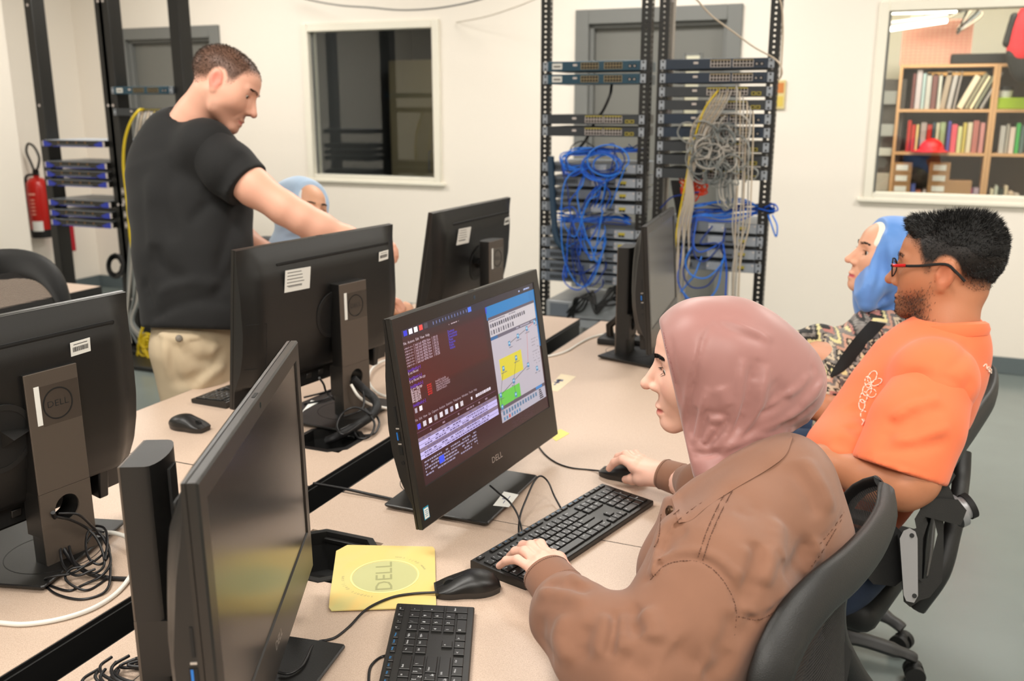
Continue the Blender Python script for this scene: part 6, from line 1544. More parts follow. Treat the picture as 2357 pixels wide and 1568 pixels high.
    for pts, w, a in (
        (c5(130,1180,230,1185,310,1215), .008, .007), (c5(100,1215,200,1230,300,1260), .009, -.007), (c5(225,1140,260,1170,270,1200), .006, -.004),
        (c5(410,1285,400,1380,375,1480), .008, .008), (c5(375,1300,360,1400,345,1480), .010, -.007), (c5(300,1340,270,1420,300,1490), .010, .006),
        (c5(440,1290,435,1380,430,1460), .009, -.006), (c5(500,1260,470,1330,520,1390), .011, .007), (c5(520,1280,560,1360,560,1420), .012, -.007),
        (c5(210,1300,180,1400,230,1500), .012, -.006), (c5(120,1300,110,1400,160,1480), .010, .005), (c5(430,1460,480,1500,560,1540), .014, .006), (c5(640,1420,700,1480,760,1500), .016, .006),
        (c5(880,1300,860,1400,800,1480), .010, .009), (c5(850,1440,830,1500,760,1568), .010, .008), (c5(880,1400,930,1360,960,1300), .010, .006)): pst(pts, w, a)
    # back and shoulder folds
    for pts, w, a in (
        (c5(985,1020,960,1100,930,1200,920,1280), .011, .013), (c5(1010,1030,1015,1110,990,1190), .010, -.009), (c5(935,1030,920,1110,900,1170), .010, -.006),
        (c5(1180,990,1150,1060,1080,1170), .011, .010), (c5(1210,1000,1200,1080,1150,1150), .010, -.006), (c5(1060,930,1050,1010,1060,1100), .014, -.006), (c5(1100,700,1180,820,1210,930), .012, .005), (c5(1150,680,1230,800,1270,900), .012, -.006),
        (c5(1215,1050,1215,1110,1180,1160), .005, .006), (c5(870,880,940,900,980,860), .009, .003), (c5(700,960,640,1000,600,1060), .010, .004), (c5(620,930,600,1000,575,1080), .006, .008)): pst(pts, w, a)
    # seams: yoke line from collar to armhole and the curved back yoke
    pst(c5(890,760,830,870,780,980,745,1085), .004, .004, False); pst(c5(890,1300,980,1310,1090,1240,1200,1150,1300,1080), .005, .005, False)
    pst(c5(890,1288,980,1295,1085,1225,1195,1135), .006, -.003, False); pst(c5(1220,1030,1270,970,1320,900), .005, .004, False)
    J.rough(.0012, 22, 1.)
    # opening at the neck
    J.ball(P(1690,1040,1.54), (.062,.050,.062), .006, 's', E_axes(R(20)))
    def cuff(a, b, r0, r1, fl=.9):
        a, b = np.array(a), np.array(b); d = (b-a)/np.linalg.norm(b-a); x = np.cross(d, [0,0,1]); x /= np.linalg.norm(x); y = np.cross(x, d); n = 32; rings = []
        for c, r in ((a-d*.01, r0*.80), (a, r0), (a+d*.004, r0+.0012), (b-d*.003, r1+.0010), (b, r1), (b-d*.001, r1-.003), (a+d*.01, r1-.004)): rings.append([tuple(c+x*r*math.cos(2*PI*i/n)*1.05+y*r*fl*math.sin(2*PI*i/n)) for i in range(n)])
        o = MB().loft(rings, cap=False).build('cuff', M_J, t, smooth=50); bake_into(o, t)
        s_ = MB()
        for q in (.12, .88):
            c = a+(b-a)*q; r = r0+(r1-r0)*q+.0012
            for i in range(70): a0, a1 = 2*PI*i/70, 2*PI*(i+.62)/70; s_.tube([tuple(c+x*r*math.cos(v)*1.05+y*r*fl*math.sin(v)) for v in (a0, a1)], .0006, 4)
        o = s_.build('cuff_stitching', mat('jacket_thread', (.37,.245,.185), .8), t, smooth=0); bake_into(o, t); o['kind'] = 'stuff'
    cuff(P(1292,1364,1.405), P(1254,1318,1.443), .0385, .0355); cuff(PZ(1572,1106,.800), PZ(1524,1090,.803), .036, .0335)
    J.build('jacket', M_J, t)
    flap('collar', J, [(1818,994),(1780,1002),(1730,1026),(1670,1058),(1620,1088),(1575,1120),(1546,1146)], [(1824,1008),(1808,1048),(1765,1082),(1700,1120),(1630,1165),(1592,1197),(1562,1204)], M_J, t, off=.004, thick=.003)
    th = mat('jacket_thread', (.37,.245,.185), .8)
    L = [c5(880,756,820,866,770,976,735,1081), c5(900,764,840,874,790,984,755,1089), c5(898,1312,985,1322,1095,1252,1205,1162), c5(640,905,700,858,800,800,920,735,1030,680,1085,615), c5(662,925,720,880,820,815,930,752,1045,695,1092,640),
         [(1497,1335),(1534,1300),(1590,1291),(1636,1307),(1672,1348),(1694,1402),(1690,1468)], c5(590,905,580,1000,560,1040), c5(1190,1110,1240,1040,1310,920),c5(1225,1020,1275,960,1320,890)]
    stitches('jacket_stitching', J, L, th, t, r=.0008)
    c = J.hit(1545, 1178); b = MB(); v = Vector(CAM-c).normalized()*.3+Vector((-.9,-.3,.1)); v.normalize(); x = v.orthogonal().normalized()
    b.lathe([(0,.0052),(.006,.0052),(.0085,.004),(.0088,.0005),(.0088,0)], 20, M=T(Vector(c)+v*.001, x, v.cross(x), v)); b.ring(.0045,.0055,.0052,.0062,20,M=T(Vector(c)+v*.001, x, v.cross(x), v))
    o = b.build('jacket_button', mat('button_bronze', (.33,.24,.17), .4, .7), t); bake_into(o, t)
    # trousers, mostly out of the frame
    S = Solid((-.68,1.28,.05), (.10,1.78,.66), .010)
    for q in (1.42, 1.62): S.chain([((-.14,q,.54), .105), ((-.52,q,.54), .085), ((-.54,q,.12), .06)], .04)
    S.build('trousers', mat('dark_trousers', (.16,.16,.19), .8), t)
    f = MB()
    for q in (1.42, 1.62): f.box((-.58, q, .045), (.24, .09, .085), .03, seg=3)
    o = f.build('shoes', M_BLKM, t); bake_into(o, t)
woman_brown()
# ================================================================== helpers for the other people
def hair_front(x): return np.interp(x, [-.13,-.06,-.03,-.008,.012,.030,.045,.068,.10], [-.062,-.050,-.030,-.002,-.018,-.012,.030,.052,.060])
def local(H, V): return (V-H.o)@H.A.T/H.k
def hair_w(H, soft=.008, lift=0.):
    def f(V):
        q = local(H, V); z0 = hair_front(q[:,0])+lift; w = np.clip((q[:,2]-z0)/soft, 0, 1)
        w = w*np.where(np.abs(q[:,1]) > .060, np.clip(((q[:,0]+.010)/.026)**2+((q[:,2]+.014)/.036)**2-.95, 0, 1)/.5, 1).clip(0, 1); w[q[:,2] < -.075] = 0; return w
    return f
def scalp_hair(H, S, parent, m, n, length, width=.0009, thin=.25, seed=3, off=None, top=None, h0=None):
    """strands rooted on the scalp"""
    V, F = S.geo(0); w = hair_w(H)(V); q = local(H, V); rng = np.random.default_rng(seed)
    ok = w > .3; V, q = V[ok], q[ok]; i = rng.integers(0, len(V), n); V, q = V[i], q[i]; V = V+rng.normal(size=V.shape)*.0012
    c = H.p(-.02, 0, .03); N = V-c; N /= np.linalg.norm(N, axis=1)[:,None]
    zt = np.clip((q[:,2]-hair_front(q[:,0])-.004)/.055, 0, 1); L = length*(thin+(1-thin)*zt**.8)*(.75+.5*rng.random(n))
    lay = -H.x*.15-H.z*.3 if top is None else H.x*top[0]+H.y*top[1]+H.z*top[2]
    D = N*1.0+lay*(1-zt*.2)[:,None]+rng.normal(size=N.shape)*.28
    blades('hair', V-N*.001, D, L, width, m, parent, seed)
def patch_hair(H, S, parent, m, n, length, mask, down, width=.0008, seed=5, name='beard'):
    V, F = S.geo(0); w = mask(V); rng = np.random.default_rng(seed); i = rng.choice(len(V), n, p=w/w.sum()); V = V[i]+rng.normal(size=(n,3))*.001
    N = V-H.p(.01, 0, -.03); N /= np.linalg.norm(N, axis=1)[:,None]; D = N*.55+H.z*down+H.x*.1+rng.normal(size=N.shape)*.25
    blades(name, V-N*.0008, D, length, width, m, parent, seed)
def dots_ring(c, n, r): return [(c[0]+r*math.cos(2*PI*i/n), c[1]+r*math.sin(2*PI*i/n)) for i in range(n)]

# ------------------------------------------------------------------ standing man in the black T-shirt
def man_black():
    t = thing('person', 'young man in a black T-shirt and khaki trousers standing and leaning over the far desk', 'person', (-2.25, 2.35, 0))
    a = R(31); f = RT*math.cos(a)+DN*math.sin(a)+FW*.10; u = RT*math.sin(a)-DN*math.cos(a)
    H = Head((0,0,0), f, u, 1.02); tip = P(588, 268, 2.84); H.o = tip-(H.p(.118,0,-.040)-H.o)
    neck = [(H.p(-.025,0,-.05), .058), (P(455,270,2.87), .066), (P(415,330,2.90), .080)]
    S = H.skin(.0034, male=True, neck=neck, smile=.8, nose=1.05, chin=.002, lidopen=1.0)
    skin = (.87,.66,.57); pt = Paint(skin)
    for q in (-1, 1):
        pt.ball(H.p(.055,q*.040,-.035), .030, (.86,.56,.48), .9, op=.5); pt.ball(H.p(-.010,q*.082,-.014), (.03,.014,.04), (.86,.46,.40), .6, ax=H.A, op=.75)
    pt.ball(H.p(.110,0,-.042), .018, (.84,.50,.45), .9, op=.6)
    def beard(V):
        q = local(H, V); w = np.clip((-.040-q[:,2]-.35*np.clip(.055-q[:,0],-.1,.04))/.025, 0, 1)*np.clip((q[:,0]+.005)/.02, 0, 1)*np.clip((q[:,2]+.135)/.02, 0, 1); return w*.42
    pt.fn(beard, (.38,.24,.17)); pt.fn(lambda V: hair_w(H, .035)(V)*.78, (.27,.185,.135))
    pt.ball(H.p(.089,0,-.0795), np.array([.014,.026,.009]), (.72,.40,.38), .5, ax=H.A)
    B = Body(t, pt, M_SKIN); B.solid(S)
    H.eyes(t, (.22,.15,.10), (1,-.1,-.25)); m_hair = mat('hair_brown', (.22,.15,.105), .6); H.brows(S, t, m_hair, .0085, 200, h=.0165, arch=.002)
    scalp_hair(H, S, t, m_hair, 9000, .0065, .0010, .3)
    # near arm, from the sleeve to the fist beside the monitor
    a_ = np.array([P(480,330,2.70), P(905,590,2.95), P(520,375,2.77), P(880,578,2.86)]); A = Solid(a_.min(0)-.10, a_.max(0)+.10, .0055)
    A.chain([(P(520,375,2.77), .062), (P(585,432,2.76), .054), (P(655,480,2.76), .047), (P(695,503,2.77), .0455), (P(735,525,2.79), .046), (P(800,550,2.82), .036), (P(862,572,2.85), .027), (P(880,578,2.86), .028)], .02)
    B.solid(A)
    V, F, _ = hand(P(868,573,2.855), P(893,578,2.87), [P(902,603,2.85), P(912,584,2.87), P(912,592,2.87), P(909,600,2.88), P(904,604,2.88)], -DN, RT*.3-FW, scale=1.05, h=.003, curl=.012); B.add(V, F)
    A2 = Solid((-2.6,2.2,.6), (-1.5,3.1,1.5), .010); A2.chain([(P(430,360,3.05), .06), (P(560,560,3.10), .05), (P(700,640,3.10), .04), (P(820,690,3.10), .03)], .02); B.solid(A2)
    V, F, _ = hand(P(830,693,3.10), P(880,700,3.10), [P(890,716,3.08), P(925,705,3.1), P(930,710,3.1), P(928,715,3.1), P(920,718,3.1)], -FW, -DN, scale=1.0, h=.0035); B.add(V, F)
    hp = P(462,790,2.93); lat = np.array([-.39,.92,0])
    L = Solid(hp-[.5,.5,hp[2]-.05], hp+[.5,.5,.12], .012)
    for q in (-.09, .09): b_ = hp+lat*q; L.chain([(b_, .09), ((b_[0], b_[1], .48), .06), ((b_[0]-.03, b_[1], .10), .04)], .03)
    B.solid(L); B.build()
    # T-shirt
    M_T = mat('black_jersey', (.028,.030,.034), .85, bump=.1, bscale=900, sheen=.03)
    S = Solid((-2.75,1.75,.75), (-1.45,2.95,1.65), .0075)
    S.chain([(P(418,322,2.93), .095), (P(430,380,2.93), .155), (P(440,480,2.91), .172), (P(448,600,2.88), .165), (P(456,690,2.87), .152), (P(462,742,2.86), .150), (P(462,800,2.86), .150)], .06, flat=(FW, .9))
    S.cone(P(400,320,2.93), P(470,340,2.82), .075, .075, .05); S.ball(P(372,400,2.93), (.085,.11,.10), .06, 'u', E_axes(R(-20)))
    S.chain([(P(478,345,2.80), .083), (P(515,380,2.79), .072)], .05); S.cone(P(470,330,2.95), P(560,420,3.0), .08, .06, .05)
    for pts, w, a_ in (([(545,350),(500,400),(470,460)],.014,.010),([(600,400),(540,440),(500,450)],.012,.006),([(530,450),(480,470),(430,520)],.015,.012),([(560,480),(520,560),(500,640)],.016,.010),([(520,300),(480,340),(470,400)],.014,.008),
        ([(345,740),(400,705),(470,690),(540,700)],.014,.010),([(360,680),(430,650),(520,660)],.016,-.008),([(350,560),(380,620),(440,650)],.02,.010),([(340,400),(350,500),(350,600)],.02,-.008),([(400,380),(380,480),(400,560)],.022,.008),([(580,560),(540,620),(480,700)],.016,.010),([(330,640),(345,690),(360,740)],.012,.008)): S.pstroke(pts, w, a_*1.5)
    S.rough(.002, 13); S.plane(P(460,758,2.86), DN*1.0-RT*.03, .006)
    S.ball(P(442,262,2.86), (.082,.050,.082), .006, 's', E_axes(R(38)))
    Q = Solid(P(530,392,2.78)-.24, P(530,392,2.78)+.24, .006); d = P(600,455,2.76)-P(500,366,2.79); d /= np.linalg.norm(d)
    Q.chain([(P(480,348,2.80), .080), (P(530,392,2.78), .076), (P(573,430,2.765), .064), (P(610,460,2.76), .062)], .04)
    for pts, w, a_ in (([(560,350),(520,400),(500,440)],.012,.008),([(585,380),(550,410),(520,450)],.010,-.006),([(600,395),(560,420),(530,455)],.008,.006)): Q.pstroke(pts, w, a_)
    Q.plane(P(571,427,2.765), d, .004); Q.ball(P(573,429,2.765), (.055,.055,.012), .004, 's', np.array([np.cross(d, FW), np.cross(d, np.cross(d, FW)), d])); Q.build('sleeve', M_T, t)
    S.build('t_shirt', M_T, t)
    # trousers
    M_K = mat('khaki_cotton', (.74,.67,.56), .8, bump=.1, bscale=500, var=.04, vscale=10)
    S = Solid(hp-[.45,.45,hp[2]-.02], hp+[.45,.45,.17], .008)
    S.chain([(P(458,745,2.90), .140), (P(462,800,2.93), .150)], .05, flat=(FW, .75))
    for q in (-.09, .09): b_ = hp+lat*q; S.chain([(b_, .120), ((b_[0]+.01, b_[1], .60), .095), ((b_[0]-.02, b_[1], .10), .070)], .05)
    for pts, w, a_ in (([(400,790),(395,850),(420,900)],.012,.012),([(380,760),(385,830),(400,880)],.012,-.008),([(525,800),(470,850),(430,895)],.012,.012),([(520,840),(480,870),(450,900)],.012,-.010),([(420,800),(450,830),(500,830)],.014,.010),([(410,880),(440,870),(480,850)],.010,.008),([(500,780),(480,830),(440,880)],.012,-.007)): S.pstroke(pts, w, a_*1.6)
    S.patch([(358,762),(470,765),(466,778),(415,793),(362,775)], .009)
    S.rough(.002, 18); S.build('trousers', M_K, t)
    c = S.hit(412, 779)
    if c is not None:
        b = MB(); v = Vector(CAM-c).normalized(); x = v.orthogonal().normalized(); b.lathe([(0,.013),(.008,.012),(.010,.009),(.010,0)], 16, M=T(Vector(c), x, v.cross(x), v)); o = b.build('pocket_button', mat('button_grey', (.45,.42,.38), .4), t); bake_into(o, t)
    b = MB()
    for q in (-.09, .09): b.box(((hp+lat*q)[0]+.05, (hp+lat*q)[1]+.02, .04), (.28,.10,.08), .03, seg=3)
    o = b.build('shoes', M_BLKM, t); bake_into(o, t)
man_black()

# ------------------------------------------------------------------ seated woman in the pale blue scarf behind the monitors
def woman_pale():
    t = thing('person', 'woman in a pale blue headscarf half hidden behind the arm of the standing man', 'person', (-2.1, 3.0, 0))
    f = RT*.74-FW*.60+DN*.12; H = Head((0,0,0), f, -DN+FW*.02, .97); tip = P(740, 508, 3.22); H.o = tip-(H.p(.116,0,-.040)-H.o)
    S = H.skin(.0034, neck=[(H.p(-.02,0,-.06), .05), (H.p(-.04,0,-.17), .052)], ears=False)
    pt = Paint((.86,.66,.54)); pt.ball(H.p(.089,0,-.0795), np.array([.014,.024,.009]), (.70,.38,.36), .5, ax=H.A)
    B = Body(t, pt, M_SKIN); B.solid(S); H.eyes(t, (.18,.12,.08), (1,.1,-.2)); H.brows(S, t, M_HAIR_D, .0075, 180, h=.016, arch=.004); H.lashes(S, t, M_HAIR_D, 18)
    b = P(700,560,3.36); U = Solid(b-[.5,.5,.95], b+[.7,.5,.15], .012); U.chain([(H.p(-.04,0,-.17), .05), (P(690,640,3.36), .11), (P(690,800,3.34), .12)], .05)
    U.chain([(P(720,640,3.25), .05), (P(800,745,3.15), .04), (P(893,716,3.22), .028)], .03); B.solid(U)
    V, F, _ = hand(P(893,716,3.22), P(918,714,3.20), [P(925,724,3.17), P(945,712,3.18), P(950,716,3.18), P(948,722,3.18), P(942,726,3.18)], FW, -DN, scale=.95, h=.0035); B.add(V, F); B.build()
    M_S = mat('scarf_pale_blue', (.66,.76,.87), .6, sheen=.25); S = Solid(H.o-[.22,.22,.36], H.o+[.22,.22,.20], .0055)
    S.ball(H.p(-.022,0,.022), (.106,.090,.090), .02, 'u', H.A); S.ball(H.p(.015,0,-.03), (.075,.080,.10), .03, 'u', H.A); S.ball(H.p(.028,0,.030), (.066,.075,.053), .03, 'u', H.A); S.ball(H.p(-.07,0,.0), (.075,.07,.07), .04, 'u', H.A)
    S.chain([(H.p(-.02,0,-.10), .072), (H.p(-.03,0,-.17), .085), (H.p(-.03,0,-.25), .12)], .03)
    nrm = H.x*.97+H.z*.22; S.plane(H.p(.064,0,0), nrm, .005)
    for pts in ([(640,540),(680,520),(730,540)],[(640,500),(650,460),(690,430)],[(650,550),(690,545),(740,550)]): S.pstroke(pts, .010, .006)
    S.rough(.0018, 20); S.build('headscarf', M_S, t)
    S = Solid(H.o-[.22,.22,.15], H.o+[.22,.22,.20], .0045); S.ball(H.p(.026,0,.028), (.062,.068,.053), .02, 'u', H.A); S.plane(H.p(.070,0,0), nrm, .003); S.build('underscarf', mat('underscarf_white', (.90,.92,.94), .7), t)
    S = Solid(b-[.5,.5,.95], b+[.7,.5,.15], .011); S.chain([(P(690,600,3.37), .09), (P(690,680,3.36), .16), (P(690,860,3.34), .17)], .06); S.chain([(P(720,640,3.27), .075), (P(795,750,3.16), .055), (P(868,722,3.21), .040)], .03); S.chain([(P(650,640,3.45), .075), (P(700,750,3.5), .055), (P(800,740,3.5), .04)], .03)
    S.build('blouse', mat('blouse_dark', (.20,.22,.28), .8), t)
    S = Solid((-2.45,2.75,.05), (-1.6,3.35,.62), .012)
    for q in (2.93, 3.13): S.chain([((-2.25,q,.52), .10), ((-1.80,q,.52), .08), ((-1.76,q,.08), .05)], .03)
    S.build('trousers', mat('dark_trousers', (.16,.16,.19), .8), t)
woman_pale()
# ------------------------------------------------------------------ man in the orange T-shirt
def man_orange():
    t = thing('person', 'bearded man with glasses and short black hair in an orange T-shirt, leaning back', 'person', (.05, 2.1, 0))
    f = -RT*.84+np.array([-_sy,_cy,0])*.54-np.array([0,0,1])*.05; H = Head(P(2178, 606, 2.10), f, (0,0,1), 1.06)
    S = H.skin(.0030, male=True, neck=[(H.p(-.030,0,-.05), .059), (P(2184,700,2.10), .059), (P(2180,745,2.10), .061), (P(2180,790,2.10), .070)], nose=1.05)
    skin = (.72,.48,.35); pt = Paint(skin)
    pt.ball(H.p(-.010,.082,-.014), (.03,.014,.04), (.78,.46,.34), .6, ax=H.A, op=.6)
    def beard(V):
        q = local(H, V); w = np.clip((-.038-q[:,2]-.45*np.clip(.045-q[:,0],-.1,.06)*-1)/.030, 0, 1)*np.clip((q[:,0]-.004)/.030, 0, 1)*np.clip((q[:,2]+.135)/.02, 0, 1); return w*.55
    pt.fn(beard, (.13,.085,.06)); pt.fn(lambda V: hair_w(H, .045, -.010)(V)*.95, (.075,.062,.055))
    B = Body(t, pt, M_SKIN); B.solid(S)
    A = Solid((-.75,1.55,.55), (.30,2.60,1.05), .0065)
    A.chain([(P(2140,960,1.93), .06), (P(2100,1100,1.88), .050), (P(2075,1118,1.88), .046), (P(2000,1100,1.92), .043), (P(1900,1065,2.00), .034), (P(1840,1045,2.06), .028), (P(1825,1040,2.08), .029)], .025)
    A.chain([(P(2080,900,2.25), .055), (P(1980,975,2.30), .045), (P(1930,955,2.34), .040), (P(1870,930,2.38), .032), (P(1850,925,2.40), .027)], .025); B.solid(A)
    for w_, m_ in ((P(1825,1040,2.08), P(1775,1030,2.10)), (P(1850,925,2.40), P(1800,930,2.40))):
        V, F, _ = hand(w_, m_, [m_+DN*.03-RT*.03, m_-RT*.07+DN*.02, m_-RT*.08+DN*.03, m_-RT*.075+DN*.04, m_-RT*.06+DN*.05], FW, -DN, scale=1.05, h=.0035); B.add(V, F)
    L = Solid((-.85,1.75,.05), (.35,2.45,.75), .012)
    for q in (1.98, 2.24): L.chain([((-.10,q,.56), .08), ((-.52,q,.56), .065), ((-.58,q,.12), .045)], .03)
    B.solid(L); B.build(); H.eyes(t, (.15,.10,.07))
    mh = mat('hair_black', (.045,.038,.034), .5); H.brows(S, t, mh, .010, 180)
    # hair mass with clipped sides
    G = Solid(H.o-.17, H.o+[.17,.17,.21], .0038)
    G.ball(H.p(-.020,0,.042), (.096,.073,.070), .015, 'u', H.A); G.ball(H.p(.052,0,.072), (.042,.058,.028), .02, 'u', H.A); G.ball(H.p(-.055,0,.030), (.062,.064,.075), .02, 'u', H.A); G.ball(H.p(-.045,0,-.010), (.058,.062,.055), .02, 'u', H.A)
    G.plane(H.p(.050,0,.040), H.x*.85-H.z*.6, .006); G.plane(H.p(-.01,0,.012), -H.z*.86+H.x*.55, .01); G.rough(.0035, 60, 2.); 
    G.build('hair_mass', mat('hair_mass', (.045,.038,.034), .75, bump=1., bscale=260, stretch=(1,1,.35)), t)
    V, F = G.geo(0); rng = np.random.default_rng(8); i = rng.integers(0, len(V), 14000); V = V[i]; N = V-H.p(-.02,0,.02); N /= np.linalg.norm(N, axis=1)[:,None]; q = local(H, V)
    up = np.clip((q[:,2]-.03)/.07, 0, 1); D = N+H.z*(up[:,None]*.5-.25)-H.x*.25+H.x*(q[:,0] > .04)[:,None]*.5+rng.normal(size=N.shape)*.30
    blades('hair', V-N*.002, D, (.005+.010*up)*(.6+.7*rng.random(len(V))), .0011, mh, t, 8)
    scalp_hair(H, S, t, mh, 9000, .006, .0009, .5, seed=6); patch_hair(H, S, t, mh, 3500, .005, beard, -.8)
    # glasses
    gl = MB(); gm = M_VBLK
    for q in (1, -1):
        c = H.p(.100, q*.033, -.008); gl.tube([c+(H.y*.0255*math.cos(a)*(1 if abs(math.cos(a)) < 2 else 1)+H.z*.0205*math.sin(a)*(1-.12*math.cos(a)*0)-H.x*.004*abs(math.cos(a)))*1. for a in np.linspace(0, 2*PI, 25)[:-1]], .0016, 6, closed=True)
    gl.tube([H.p(.099,.008,-.002), H.p(.103,0,.001), H.p(.099,-.008,-.002)], .0014, 6)
    for q in (1, -1): gl.tube(cr([H.p(.097,q*.060,.000), H.p(.090,q*.072,.001), H.p(.040,q*.082,.004), H.p(-.010,q*.086,.010), H.p(-.030,q*.085,-.004), H.p(-.048,q*.081,-.024)], 5), .0021, 6, flat=(H.z, 1.5))
    o = gl.build('glasses_frame', gm, t); bake_into(o, t)
    r_ = MB(); r_.tube(cr([H.p(.0965,.0605,.001), H.p(.088,.0745,.002), H.p(.066,.0795,.004)], 4), .0024, 6, flat=(H.z, 1.4)); o = r_.build('red_temple_tip', mat('temple_red', (.75,.10,.12), .3), t); bake_into(o, t)
    l = MB()
    for q in (1, -1):
        c = H.p(.0985, q*.033, -.008); l.faces([tuple(c+H.y*.025*math.cos(a)+H.z*.020*math.sin(a)) for a in np.linspace(0, 2*PI, 25)[:-1]], [tuple(range(24))])
    o = l.build('lens', mat('lens_clear', (.55,.66,.85), .05, alpha=.28), t); bake_into(o, t)
    # T-shirt
    M_O = mat('orange_jersey', (.93,.46,.28), .82, bump=.1, bscale=800, sheen=.15)
    S = Solid((-.50,1.55,.58), (.42,2.62,1.16), .0062)
    S.chain([(P(2183,790,2.11), .086), (P(2130,862,2.13), .114), (P(2072,955,2.13), .122), (P(2012,1045,2.13), .122), (P(1970,1130,2.13), .118)], .06)
    S.cone(P(2148,862,2.00), P(2110,860,2.30), .074, .074, .05); S.ball(P(2180,862,2.15), (.050,.09,.065), .05, 'u', E_axes(R(40)))
    S.chain([(P(2150,880,1.96), .084), (P(2110,980,1.95), .070)], .045)
    S.chain([(P(2060,870,2.28), .075), (P(1995,945,2.30), .070)], .04)
    S.ball(P(1940,1030,2.05), (.075,.06,.11), .05, 'u', E_axes(R(-15)))
    for pts, w, a_ in (([(2150,862),(2200,880),(2225,925),(2195,985)],.006,.006),([(2150,862),(2100,870),(2055,915),(2040,990)],.012,.014),([(2055,960),(2020,1000),(1990,1010)],.010,.010),([(2030,1020),(1985,1000),(1950,975)],.010,.009),([(2015,1045),(1970,1030),(1920,1010)],.010,.010),([(2000,1060),(1950,1050),(1900,1035)],.008,-.007),
        ([(2170,910),(2110,925),(2060,960)],.010,-.006),([(2180,940),(2120,955),(2070,990)],.010,.006),([(2200,985),(2140,1000),(2070,1015)],.010,-.006),([(2190,1010),(2130,1030),(2060,1035)],.009,.005),([(2230,780),(2210,830),(2160,860)],.010,.004),([(1960,930),(1990,960),(2020,980)],.012,.008),([(2240,870),(2220,900),(2180,950)],.012,.006)): S.pstroke(pts, w, a_*1.5)
    S.rough(.0015, 17, 3.)
    Q = Solid(P(2090,980,1.93)-.30, P(2090,980,1.93)+.30, .0058); Q.chain([(P(2148,890,1.97), .082), (P(2108,985,1.93), .086), (P(2070,1080,1.91), .084), (P(2050,1130,1.90), .086)], .04)
    for pts, w, a_ in (([(2055,960),(2040,1010),(2020,1050)],.012,.010),([(2170,915),(2110,930),(2050,965)],.010,-.008),([(2180,940),(2120,955),(2050,990)],.010,.009),([(2190,985),(2130,1000),(2050,1020)],.010,-.008),([(2190,1010),(2130,1030),(2040,1040)],.009,.008),([(2130,900),(2110,950),(2100,1020)],.014,.006)): Q.pstroke(pts, w, a_)
    Q.pstroke([(1994,1048),(2060,1066),(2137,1092)], .004, .003, False); Q.plane(P(2060,1083,1.91), -RT*.306+DN*.952, .003); Q.ball(P(2056,1090,1.905), (.072,.072,.035), .004, 's', np.array([RT*.952+DN*.306, FW, -RT*.306+DN*.952]))
    Q.build('sleeve', M_O, t)
    S.ball(P(2182,738,2.10), (.066,.034,.066), .006, 's', E_axes(R(4)))
    S.build('t_shirt', M_O, t)
    # ribbed collar
    cc = P(2182,752,2.10); pts = [cc+RT*.074*math.cos(a)+FW*.074*math.sin(a)-DN*(.018*math.cos(a)*.0)+DN*(.010-.004*math.cos(a)) for a in np.linspace(0, 2*PI, 33)[:-1]]
    o = MB().tube(pts, .012, 8, closed=True, flat=(DN, 1.5)).build('collar', M_O, t); bake_into(o, t)
    # white chest print and the print at the back of the shoulder
    pr = MB()
    def ink(pix, r=.0013, off=.0008):
        q = [S.hit(x, y) for x, y, _ in cr([(a, b, 0) for a, b in pix], 5)]; q = [p+(CAM-p)/np.linalg.norm(CAM-p)*off for p in q if p is not None]
        if len(q) > 1: pr.tube(q, r, 5)
    for cx, cy, rx, ry, a in ((2008,868,9,15,.5),(2018,880,7,13,1.1),(1998,880,7,13,-.1),(1996,898,10,14,.3),(2006,905,11,10,.2),(1988,915,8,13,.2),(1984,932,7,12,.0)):
        ink([(cx+rx*math.cos(th)*math.cos(a)-ry*math.sin(th)*math.sin(a), cy+rx*math.cos(th)*math.sin(a)+ry*math.sin(th)*math.cos(a)) for th in np.linspace(0, 6.28, 10)])
    ink([(1993,948),(1985,946),(1981,955),(1984,965),(1990,966)]); ink([(1988,970),(1984,966)]); ink([(1990,968),(1984,978)])
    for k in range(3): ink([(2262+k*8,845+k*5),(2270+k*6,838+k*6),(2272+k*5,850+k*6),(2280+k*4,848+k*8)])
    o = pr.build('shirt_print', mat('print_white', (.93,.86,.80), .7), t); bake_into(o, t); o['kind'] = 'stuff'
    # shorts and trainers
    S = Solid((-.88,1.70,.05), (.38,2.52,.80), .010); S.ball((-.10,2.12,.57), (.15,.19,.10), .04)
    for q in (1.98, 2.24): S.chain([((-.10,q,.57), .100), ((-.52,q,.57), .085), ((-.58,q,.12), .060)], .05)
    S.build('jeans', mat('jeans_navy', (.13,.18,.28), .8, var=.1, vscale=20), t)
    b = MB()
    for q in (1.98, 2.24): b.box((-.62, q, .045), (.28,.10,.085), .03, seg=3)
    o = b.build('shoes', M_WHITE, t); bake_into(o, t)
man_orange()

